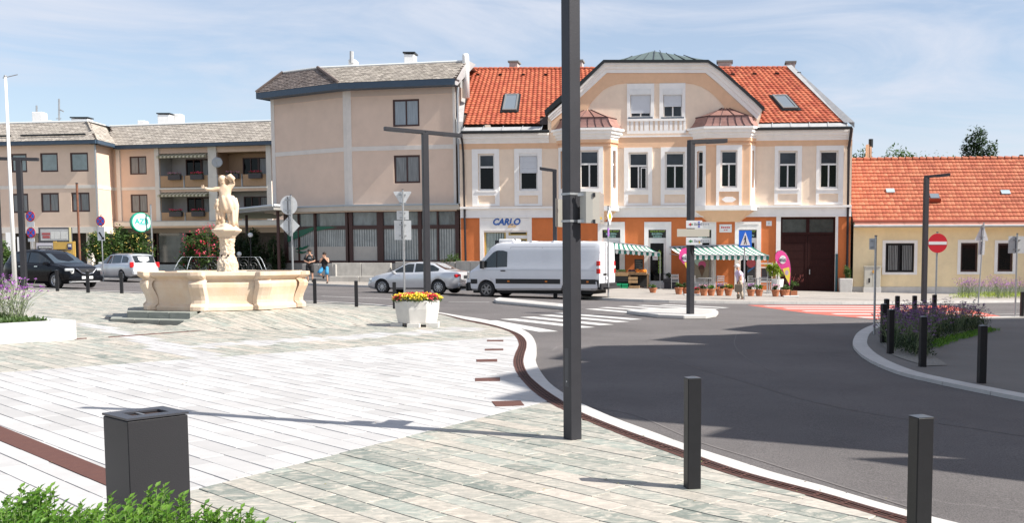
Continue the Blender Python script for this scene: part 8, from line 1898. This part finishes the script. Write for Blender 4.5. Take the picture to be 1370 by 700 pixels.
t = thing('shopping_bag','dark shopping bag hanging from the hand of the walking person','bag',p+Vector((-.10,-.24,0))*s_); mb = MB(); mb.loft([[(x*w_,y,z) for x,y in ((-.15,-.05),(.15,-.05),(.15,.05),(-.15,.05))] for z,w_ in ((.38,.9),(.45,1.1),(.72,1.0))]); mb.build('bag_body', M('bag_brown',(.10,.08,.06),.8), t, bevel=.02)
mb = MB(); mb.path([(-.08,0,.72),(-.03,0,.88),(.03,0,.88),(.08,0,.72)],.01,5); mb.build('handle', dark_trim, t)
t = thing('shoulder_bag','white bag on the back of the walking person','bag',p+Vector((.17,.10,0))*s_); mb = MB(); mb.sph((0,0,.98*s_),.12*s_,10,7,(.8,1,1.3)); mb.build('bag_body', cloth_white, t, smooth=True); mb = MB(); mb.path([(0,0,1.1*s_),(-.10,-.05,1.42*s_),(-.2,-.08,1.3*s_)],.012,5); mb.build('strap', cloth_white, t)
# ------------------------------------------------------------------ in front of the shops
green_aw = M('awning_green',(.02,.16,.12),.75); white_aw = M('awning_white',(.78,.77,.73),.75)
def awning(label, bl, br, fl, fr, depth, vh, n):
    # bl.. are pixels: back-left, back-right on the wall, front-left, front-right at depth metres before it
    A = H.uz(*bl); B = H.uz(*br); C = H.uz(*fl,-depth); D_ = H.uz(*fr,-depth)
    t = thing('awning',label,'awning',H.P0,H.rz); bl_ = Vector((A[0],-.05,A[1])); br_ = Vector((B[0],-.05,B[1])); fl_ = Vector((C[0],-depth,C[1])); fr_ = Vector((D_[0],-depth,D_[1]))
    g_,w_ = MB(),MB()
    for k in range(n):
        m = g_ if k%2 else w_; f0,f1 = k/n,(k+1)/n
        P = []
        for q in range(4):
            s0 = q/3; sag = -.06*math.sin(s0*3.14); P.append((bl_.lerp(br_,f0).lerp(fl_.lerp(fr_,f0),s0)+Vector((0,0,sag)), bl_.lerp(br_,f1).lerp(fl_.lerp(fr_,f1),s0)+Vector((0,0,sag))))
        for q in range(3): m.add([P[q][0],P[q][1],P[q+1][1],P[q+1][0]],[(0,3,2,1)]); 
        a,b = P[3]; mid = (a+b)/2; dz = Vector((0,0,-vh)); ds = Vector((0,0,-vh*.75)); m.add([a,b,b+ds,b.lerp(mid,.5)+dz,mid+dz*1.05,a.lerp(mid,.5)+dz,a+ds],[(0,6,5,4,3,2,1)])
    g_.build('green_stripes', green_aw, t, kind='stuff'); w_.build('white_stripes', white_aw, t, kind='stuff')
    for a,b in ((bl_,fl_),(br_,fr_)): m = MB(); m.tube(a-Vector((0,0,.35)),b-Vector((0,0,.04)),.02,6); m.build('arm', galv, t)
    m = MB(); m.tube(fl_,fr_,.03,6); m.build('front_bar', galv, t); m = MB(); m.tube(bl_+Vector((0,-.03,.03)),br_+Vector((0,-.03,.03)),.05,6); m.build('roller', galv, t)
    return t
awning('green and white striped awning over the fruit stall beside the van',(818,325),(868,331),(816,333.5),(883,338),2.3,.22,18)
awning('long green and white striped awning over the cafe pots and chairs',(896,331.5),(1003,328),(912,341),(1029,342),2.5,.26,30)
def P_(px, off, py=380): return H.pt(H.u(px,-off,py),-off,0)
def gz3(p, h=.1): p.z = g(p.x)+h; return p
for px,off in ((883,2.25),(954,2.45),(1027,2.45)):
    p = gz3(P_(px,off)); t = thing('support_pole',{883:'thin steel pole under the right end of the fruit stall awning',954:'thin steel pole in the middle of the long striped awning',1027:'thin steel pole under the right end of the long striped awning'}[px],'pole',p); mb = MB(); mb.tube((0,0,0),(0,0,2.0),.02,6); mb.build('pole', galv, t); mb = MB(); mb.tube((0,0,0),(0,0,.02),.10,10); mb.build('foot', galv, t)
# fruit stall
wood = M('stall_wood',(.22,.14,.08),.8,var=.2,scale=6); p = gz3(P_(844,1.9)); k_ = p.y/FPX; t = thing('fruit_stall','wooden fruit stall table under the left striped awning','stall',p,H.rz); a,b = -26*k_, 24*k_; zt_ = hgt(844,366.5,p)
mb = MB(); mb.box(a,b,-.35,.45,zt_-.05,zt_); mb.build('table_top', wood, t)
for x in (a+.05,(a+b)/2,b-.05):
    for y in (-.3,.4): mb = MB(); mb.box(x-.03,x+.03,y-.03,y+.03,0,zt_-.05); mb.build('leg', wood, t)
mb = MB(); mb.box(a,b,.38,.42,.05,zt_-.05); mb.build('back_cloth', M('dark_cloth',(.03,.03,.03),.9), t)
orange_f = M('orange_fruit',(.85,.22,.02),.5,attr=[(0,(.75,.14,.01)),(1,(.95,.36,.04))]); crate_m = M('crate_wood',(.38,.24,.12),.8,var=.2,scale=9); crate_g = M('crate_green',(.0,.30,.12),.5)
def crate(label, px, off, w, d, h, z, mat, fill=None, name='crate', tiltx=0, group=None):
    p = gz3(P_(px,off)); p.z += z; t = thing(name,label,'crate',p,H.rz,group); t.rotation_euler = (tiltx,0,H.rz); mb = MB(); mb.box(-w/2,w/2,-d/2,d/2,0,.02); mb.build('base', mat, t)
    for x0,x1,y0,y1 in ((-w/2,w/2,-d/2,-d/2+.02),(-w/2,w/2,d/2-.02,d/2),(-w/2,-w/2+.02,-d/2+.02,d/2-.02),(w/2-.02,w/2,-d/2+.02,d/2-.02)): 
        for za,zb in ((.021,h*.45),(h*.55,h)): mb = MB(); mb.box(x0,x1,y0,y1,za,zb); mb.build('slat', mat, t)
    if fill:
        mb = MB()
        for i in range(int(w*d*260)): mb.rn = rng.uniform(.02,1); mb.sph((rng.uniform(-w/2+.05,w/2-.05),rng.uniform(-d/2+.05,d/2-.05),h*.75+rng.uniform(0,.10)),.045,6,4)
        mb.build('fruit', fill, t, kind='stuff')
    return t
crate('crate of bright oranges at the right end of the stall table',858,1.9,.62,.5,.14,zt_+.01,crate_m,orange_f,tiltx=R(14)); crate('crate of dark grapes in the middle of the stall table',845,1.9,.42,.45,.12,zt_+.01,crate_m,M('dark_fruit',(.06,.03,.05),.4)); crate('crate of green vegetables near the van on the stall table',832,1.9,.48,.45,.12,zt_+.01,crate_m,M('green_fruit',(.16,.26,.05),.5)); crate('crate of pale yellow fruit at the left end of the stall table',822,1.9,.3,.45,.12,zt_+.01,crate_m,M('yellow_fruit',(.5,.42,.12),.5))
gc = crate('bright green plastic crate under the fruit stall, the left one',827.5,2.2,.33,.35,.27,.0,crate_g); crate('bright green plastic crate under the fruit stall, the right one',836.3,2.2,.33,.35,.27,.0,crate_g)
crate('brown cardboard-coloured crate above the green crates under the stall',832,2.1,.72,.35,.18,.68,crate_m); crate('wooden crate standing under the right half of the stall table',847,2.1,.5,.4,.34,.30,crate_m); crate('flat wooden crate at the foot of the stall, right of the green crates',849,2.2,.55,.4,.13,.02,crate_m); crate('dark crate beneath the cardboard-coloured crate',832,2.05,.7,.35,.28,.36,M('crate_black',(.03,.03,.03),.6))
p = gz3(P_(854.5,1.2)); p.z += 1.05; t = thing('chalk_board','small black price board standing behind the oranges','sign board',p,H.rz); mb = MB(); mb.box(-.24,.24,0,.03,0,.58); mb.build('board', M('slate',(.03,.035,.035),.7), t); mb = MB()
for k in range(5): mb.box(-.18,.18-.06*(k%2),-.004,0,.08+k*.10,.10+k*.10)
mb.build('chalk_lines', M('chalk',(.30,.31,.30),.9), t, kind='stuff')
for s in (-1,1): mb = MB(); mb.box(s*.2-.015,s*.2+.015,.03,.06,-1.05,.5); mb.build('leg', wood, t)
# potted plants
potdata = [(873.5,380,392,leaf_mid,None,'terracotta pot of herbs in front of the shop door'),(908,377,394,leaf_mid,None,'terracotta pot with green plant left of the island lamp'),(918,377,394,leaf_dark,None,'terracotta pot with dark green plant right behind the island lamp'),
 (931.5,385,395,leaf_mid,petal_red,'low terracotta pot at the foot of the ice-cream poster, left'),(941.5,381,396,leaf_mid,M('pink_petal',(.65,.30,.42),.6),'terracotta pot of pink flowers, second right of the island lamp'),(951.5,382,396,leaf_bright,None,'terracotta pot of bright green herbs below the ice-cream poster'),(963,380,396,leaf_mid,M('violet_petal',(.35,.15,.4),.6),'terracotta pot with pale violet blooms under the street plate'),(974.5,381,396,leaf_bright,M('yellow_petal',(.6,.45,.12),.6),'terracotta pot with yellow flowers just left of the walking person'),
 (1004.5,380,396.5,leaf_mid,MATS['violet_petal'],'terracotta pot with violet blooms just right of the walking person'),(1015.5,381,396.5,leaf_bright,None,'terracotta pot of light green grass between violet pot and chairs'),(1037.5,381,397,leaf_mid,MATS['pink_petal'],'terracotta pot with pink and white flowers below the tall green shrub'),(1049.5,382,397,leaf_mid,None,'wide terracotta pot of green plants left of the pink feather flag pole')]
prev = None
for px,y0,y1,lm,fl,lab in potdata:
    p = W(px,y1,.1); hh = hgt(px,y0,p); ph = .32 if hh > .45 else .24; t = thing('potted_plant',lab,'potted plant',p,0,'plant pots lined up before the shops')
    mb = MB(); wsc = 1.35 if 'wide' in lab else 1; mb.lathe([(.13*wsc,0),(.19*wsc,ph-.05),(.21*wsc,ph-.05),(.21*wsc,ph),(.17*wsc,ph),(.16*wsc,ph-.04)],(0,0),14); mb.build('pot', terracotta, t); mb = MB(); crown(mb,(0,0,ph+(hh-ph)*.45),(.22*wsc,.22,(hh-ph)*.5),260,.09,8,shell=.1); mb.build('foliage', lm, t)
    if fl:
        mb = MB()
        for i in range(60): mb.rn = rng.uniform(.02,1); leaf(mb,(rng.gauss(0,.10),rng.gauss(0,.10)-.05,ph+(hh-ph)*rng.uniform(.45,.95)),(rng.gauss(0,1),rng.gauss(0,1),.5),.06,.07)
        mb.build('blossom', fl, t)
p = gz3(P_(898,.9)); t = thing('plant_trough','dark green plant trough beside the shop door step','planter',p,H.rz); mb = MB(); mb.box(-.45,.45,-.15,.15,.35,.55); mb.build('trough', box_dk, t); mb = MB(); mb.box(-.4,.4,-.1,.1,0,.35); mb.build('stand', box_dk, t); mb = MB(); crown(mb,(0,0,.70),(.5,.2,.18),500,.09,8,shell=.1); mb.build('foliage', leaf_dark, t)
p = W(1060.5,396.5,.1); t = thing('potted_plant','terracotta pot with reddish tall stems at the foot of the right feather flag','potted plant',p,0,'plant pots lined up before the shops'); mb = MB(); mb.box(-.2,.2,-.15,.15,0,.26); mb.build('pot', terracotta, t); mb = MB(); crown(mb,(0,0,.55),(.38,.3,.33),420,.10,10,shell=.1); mb.build('foliage', leaf_mid, t); mb = MB()
for i in range(60): mb.rn = rng.uniform(.02,1); leaf(mb,(rng.uniform(-.35,.5),rng.gauss(0,.1),rng.uniform(.6,.95)),(.3,0,1),.02,.16)
mb.build('red_stems', M('red_leaf',(.25,.06,.05),.6), t, kind='stuff')
p = W(1040,392,.1); t = thing('tall_shrub','bright yellow-green shrub in a white tub left of the right feather flag','shrub',p); mb = MB(); mb.lathe([(.26,0),(.33,.72),(.29,.72),(.27,.65)],(0,0),14); mb.build('tub', white_paint, t, smooth=False); mb = MB(); crown(mb,(-.08,0,1.22),(.52,.45,.50),1300,.13,12,shell=.15); mb.build('foliage', MATS['lime_leaf'], t); mb = MB(); mb.tube((0,0,.6),(0,0,1.2),.03,6); mb.build('stem', bark, t)
# metal tables and chairs
def chair(label, px, py, rz):
    p = W(px,py,.1); t = thing('cafe_chair',label,'chair',p,rz,'metal cafe chairs'); mb = MB(); mb.box(-.21,.21,-.2,.2,.44,.46); mb.build('seat', galv, t)
    for x in (-.19,.19):
        for y in (-.18,.18): mb = MB(); mb.tube((x,y,0),(x,y,.44 if y < 0 else .85),.013,5); mb.build('leg', galv, t)
    for k in range(4): mb = MB(); mb.box(-.19,.19,.17,.185,.55+k*.08,.59+k*.08); mb.build('slat', galv, t)
def table(label, px, py):
    p = W(px,py,.1); t = thing('cafe_table',label,'table',p,0,'small metal cafe tables'); mb = MB(); mb.tube((0,0,.71),(0,0,.74),.36,20); mb.build('table_top', galv, t); mb = MB(); mb.tube((0,0,0),(0,0,.71),.03,8); mb.build('pedestal', galv, t); mb = MB(); mb.tube((0,0,0),(0,0,.03),.22,14); mb.build('foot', galv, t)
table('round metal cafe table behind the pots below the ice-cream poster',943,391.5); table('round metal cafe table between the pots, right of the crossing sign',1012,391.5); table('round metal cafe table directly left of the white tub',1029,392.5)
for i,(x,y,r_,lab) in enumerate([(934,391,80,'metal cafe chair on the left of the table below the poster'),(954,391.5,-80,'metal cafe chair right of the table below the poster'),(966,390.5,20,'metal cafe chair behind the violet flower pot'),(903,388,0,'dark-looking metal cafe chair left of the island lamp'),(1005,391,80,'metal cafe chair right behind the crossing sign pole'),(1021,393,170,'metal cafe chair between the two right-hand tables'),(1033,392,-70,'metal cafe chair in front of the white tub')]): chair(lab,x,y,R(r_))
# frame rack
p = gz3(P_(1025,1.2)); t = thing('display_rack','white tubular display rack between the right shop door and the green shrub','rack',p,H.rz); zt_ = hgt(1025,352,p)
for x in (-.32,.32): mb = MB(); mb.box(x-.025,x+.025,-.02,.02,0,zt_); mb.build('upright', white_paint, t)
for z in (zt_-.03,zt_-.25,.5): mb = MB(); mb.box(-.32,.32,-.015,.015,z-.03,z+.03); mb.build('crossbar', white_paint, t)
mb = MB(); mb.box(-.28,.28,.0,.02,.55,zt_-.3); mb.build('panel', M('rack_dark',(.03,.025,.03),.5), t)
# posters
def poster(label, x0,x1,y0,y1, off, bgc, kind):
    r = H.rect(x0,x1,y0,y1,-off); t = thing('poster',label,'poster',H.P0,H.rz); mb = MB(); mb.box(r[0],r[1],-off-.03,-off,r[2],r[3]); b_ = mb.build('poster_board', M('poster_bg_'+kind,bgc,.5,var=.15,scale=2), t)
    if off > .3: mb = MB(); mb.box(r[0],r[0]+.04,-off,-off+.04,-.05,r[2]); mb.box(r[1]-.04,r[1],-off,-off+.04,-.05,r[2]); mb.build('stand', dark_steel, t)
    cx0 = (r[0]+r[1])/2; cz = (r[2]+r[3])/2; y = -off-.033; W_ = r[1]-r[0]
    if kind == 'ice':
        for dx,dz,rr,m_ in ((-.12,.30,.24,M('mint_scoop',(.45,.62,.55),.5)),(.05,.10,.22,M('pink_scoop',(.6,.10,.25),.5)),(.02,-.08,.17,M('dark_scoop',(.10,.04,.03),.5))): mb = MB(); disc(mb,(cx0+dx*1.1,cz+dz),rr,y,y-.004,20); mb.build('scoop_print', m_, b_); y -= .005
        mb = MB(); mb.ext([(cx0-.12,y,cz-.15),(cx0+.05,y,cz-.62),(cx0+.22,y,cz-.15)],(0,-.003,0)); mb.build('cone_print', M('cone_brown',(.16,.09,.05),.6), b_)
    else:
        mb = MB(); disc(mb,(cx0,cz+.35),.26,y,y-.004,20); mb.build('red_swirl', M('berry',(.30,.05,.06),.5), b_); mb = MB(); mb.ext([(r[0]+.03,y,cz-.2),(r[1]-.03,y,cz+.10),(r[1]-.03,y,cz+.18),(r[0]+.03,y,cz-.08)],(0,-.004,0)); mb.build('blue_band', M('deep_blue',(.02,.10,.25),.5), b_)
        for k in range(4): mb = MB(); mb.box(cx0-.2+k*.03,cx0+.12+k*.02,y-.004,y,cz-.42-k*.12,cz-.37-k*.12); mb.build('print_bar', M('print_white',(.45,.47,.45),.6), b_)
    return t
poster('ice-cream poster with mint and pink scoops under the long awning',927.5,948.5,341,372.5,.5,(.30,.25,.18),'ice'); poster('dark poster with red swirl beside the crossing sign pole',999.5,1010,343,378,.12,(.03,.03,.035),'dark')
r = H.rect(873,880,341,348,-.0); t = thing('door_notice','small white notice on the dark shop door under the left awning','notice',H.P0,H.rz); mb = MB(); mb.box(r[0],r[1],.07,.09,r[2],r[3]); o = mb.build('sheet', sign_white, t); mb = MB(); mb.box(r[0]+.08,r[1]-.08,.066,.07,(r[2]+r[3])/2-.015,(r[2]+r[3])/2+.015); mb.build('text_line', sign_red, o)
# feather flags
pink = M('flag_pink',(.70,.06,.28),.7,var=.08,scale=4)
def flag(label, px, py, pts, D_off, logo, tail):
    p = W(px,py,.1); t = thing('feather_flag',label,'flag',p); k_ = p.y/FPX; c = lambda x,y: ((x-px)*k_*(1), hgt(px,y,p))
    P = [c(*q) for q in pts]; mb = MB(); pl_ = [P[-1]]+P[:-1]
    tr = tessellate_polygon([[Vector((x,z,0)) for x,z in P]]); n = len(P); mb.add([(x,-.01+.03*math.sin(z*3),z) for x,z in P]+[(x,.0+.03*math.sin(z*3),z) for x,z in P],[tuple(q) for q in tr]+[tuple(i+n for i in q)[::-1] for q in tr]+[(i,(i+1)%n,(i+1)%n+n,i+n) for i in range(n)]); fl = mb.build('flag_cloth', pink, t)
    e = [P[i] for i in range(len(P)) if i >= len(P)//2]; mb = MB()
    spine = [c(px,py)]+[c(*q) for q in tail]; mb.path([(x,.02,z) for x,z in spine],.02,6); mb.build('pole', black_paint, t); lx,lz = c(*logo[:2]); mb = MB(); disc(mb,(lx,lz),logo[2]*k_,-.05,-.045,20,.8); lo = mb.build('logo_disc', sign_white, fl); text('lettering','eis',.30,(lx,-.06,lz),M('dark_letter',(.02,.02,.05),.5),lo)
    yx,yz_ = c(*logo[3:5]); mb = MB(); mb.ext([(yx-.18,-.045,yz_+.18),(yx+.12,-.045,yz_+.26),(yx+.18,-.045,yz_-.05),(yx+.13,-.045,yz_-.5),(yx-.02,-.045,yz_-.25)],(0,-.004,0)); mb.build('yellow_field', M('flag_yellow',(.75,.60,.08),.6), fl); mb = MB(); disc(mb,(yx+.02,yz_),.12,-.052,-.05,14,.7); mb.build('cone_print', M('cone_print_lilac',(.50,.35,.45),.6), fl)
    mb = MB(); mb.box(-.35,.35,-.3,.3,-.0,.06); mb.build('base_plate', M('base_white',(.6,.6,.58),.6), t, bevel=.01)
    return t
flag('large pink feather flag reading eis beside the brown gate',1057.5,397.5,[(1036.5,347),(1037,340),(1040,336.3),(1044.5,335.2),(1049,337.5),(1053,343),(1055.8,350),(1057.3,360),(1057.3,372),(1056.5,383),(1051,371),(1045,361),(1039.5,353)],0,(1046.5,347.5,5.6,1051.5,365),[(1057.6,372),(1057.4,358),(1055.5,348),(1051.5,340),(1045,335),(1039.5,336.5),(1036.5,341)])
flag('smaller pink feather flag partly hidden behind the island lamp post',925.5,395.5,[(908.3,346),(908.8,338),(912,333),(917,331.5),(921.5,334),(924.5,341),(925.8,352),(926,366),(922,362),(915,354)],0,(916.5,345,5.2,920.5,357),[(926.3,366),(926,350),(924,340),(920,333),(915.5,331),(911,333)])
# ------------------------------------------------------------------ the houses off to the right whose shadow falls across the road
SH = [(1500,421),(1370,428),(1260,429.5),(1139.5,432.5),(1068.6,434),(1015,434.8),(965,441.3),(1018,446),(960,448.5),(915,449),(870,455.5),(947,461),(870,462),(796.5,463),(766,469),(734,481),(785,484),(750,490),(716.7,495.7),(650,510),(598,522),(700,527),(668,535),(650,540),(778.8,549),(808,558),(855.7,563.8),(915,565),(974,572.6),(938,584.5),(1009,599),(1133.6,614),(1216,612),(1293,614.6),(1278,633.5),(1370,645),(1500,660),(1700,690)]
sdir = Vector((math.cos(R(SUN_AZ)),math.sin(R(SUN_AZ)))); tn = math.tan(R(SUN_EL)); La, Lb_ = Vector((11.5,12)), Vector((10.5,26))
prof = []
for q in SH:
    P = W(*q); nn_ = Vector((Lb_.y,-Lb_.x)); t_ = (La-P.to_2d()).dot(nn_)/sdir.dot(nn_); hit = P.to_2d()+sdir*t_; prof.append(((hit-La).dot(Lb_)/Lb_.length_squared, P.z+t_*tn))
prof.sort(key=lambda v: -v[0]); fin = []
for k,z in prof:
    if not fin or k < fin[-1][0]-.002: fin.append((k,z))
cb_ = thing('corner_house','rendered house with stepped roofline to the right, outside the view, shading the road','house',(La.x,La.y,0)); 
foot = [La+Lb_*k for k,z in fin]; ex = sdir*7
mb = MB(); n = len(fin)
fr = [(p.x-La.x,p.y-La.y,-1) for p in foot]; frt = [(p.x-La.x,p.y-La.y,z) for p,(k,z) in zip(foot,fin)]; bk_ = [(x+ex.x,y+ex.y,z) for x,y,z in fr]; bkt = [(x+ex.x,y+ex.y,z) for x,y,z in frt]
fs = []
for i in range(n-1): fs += [(i,i+1,n+i+1,n+i),(2*n+i+1,2*n+i,3*n+i,3*n+i+1)]
fs += [(0,n,3*n,2*n),(n-1,3*n-1,4*n-1,2*n-1)]
mb.add(fr+frt+bk_+bkt, fs); mb.build('house_wall', stucco_cream, cb_); mb = MB()
for i in range(n-1): mb.add([frt[i],frt[i+1],bkt[i+1],bkt[i]],[(0,1,2,3)])
mb.build('house_roof', clay_old, cb_)
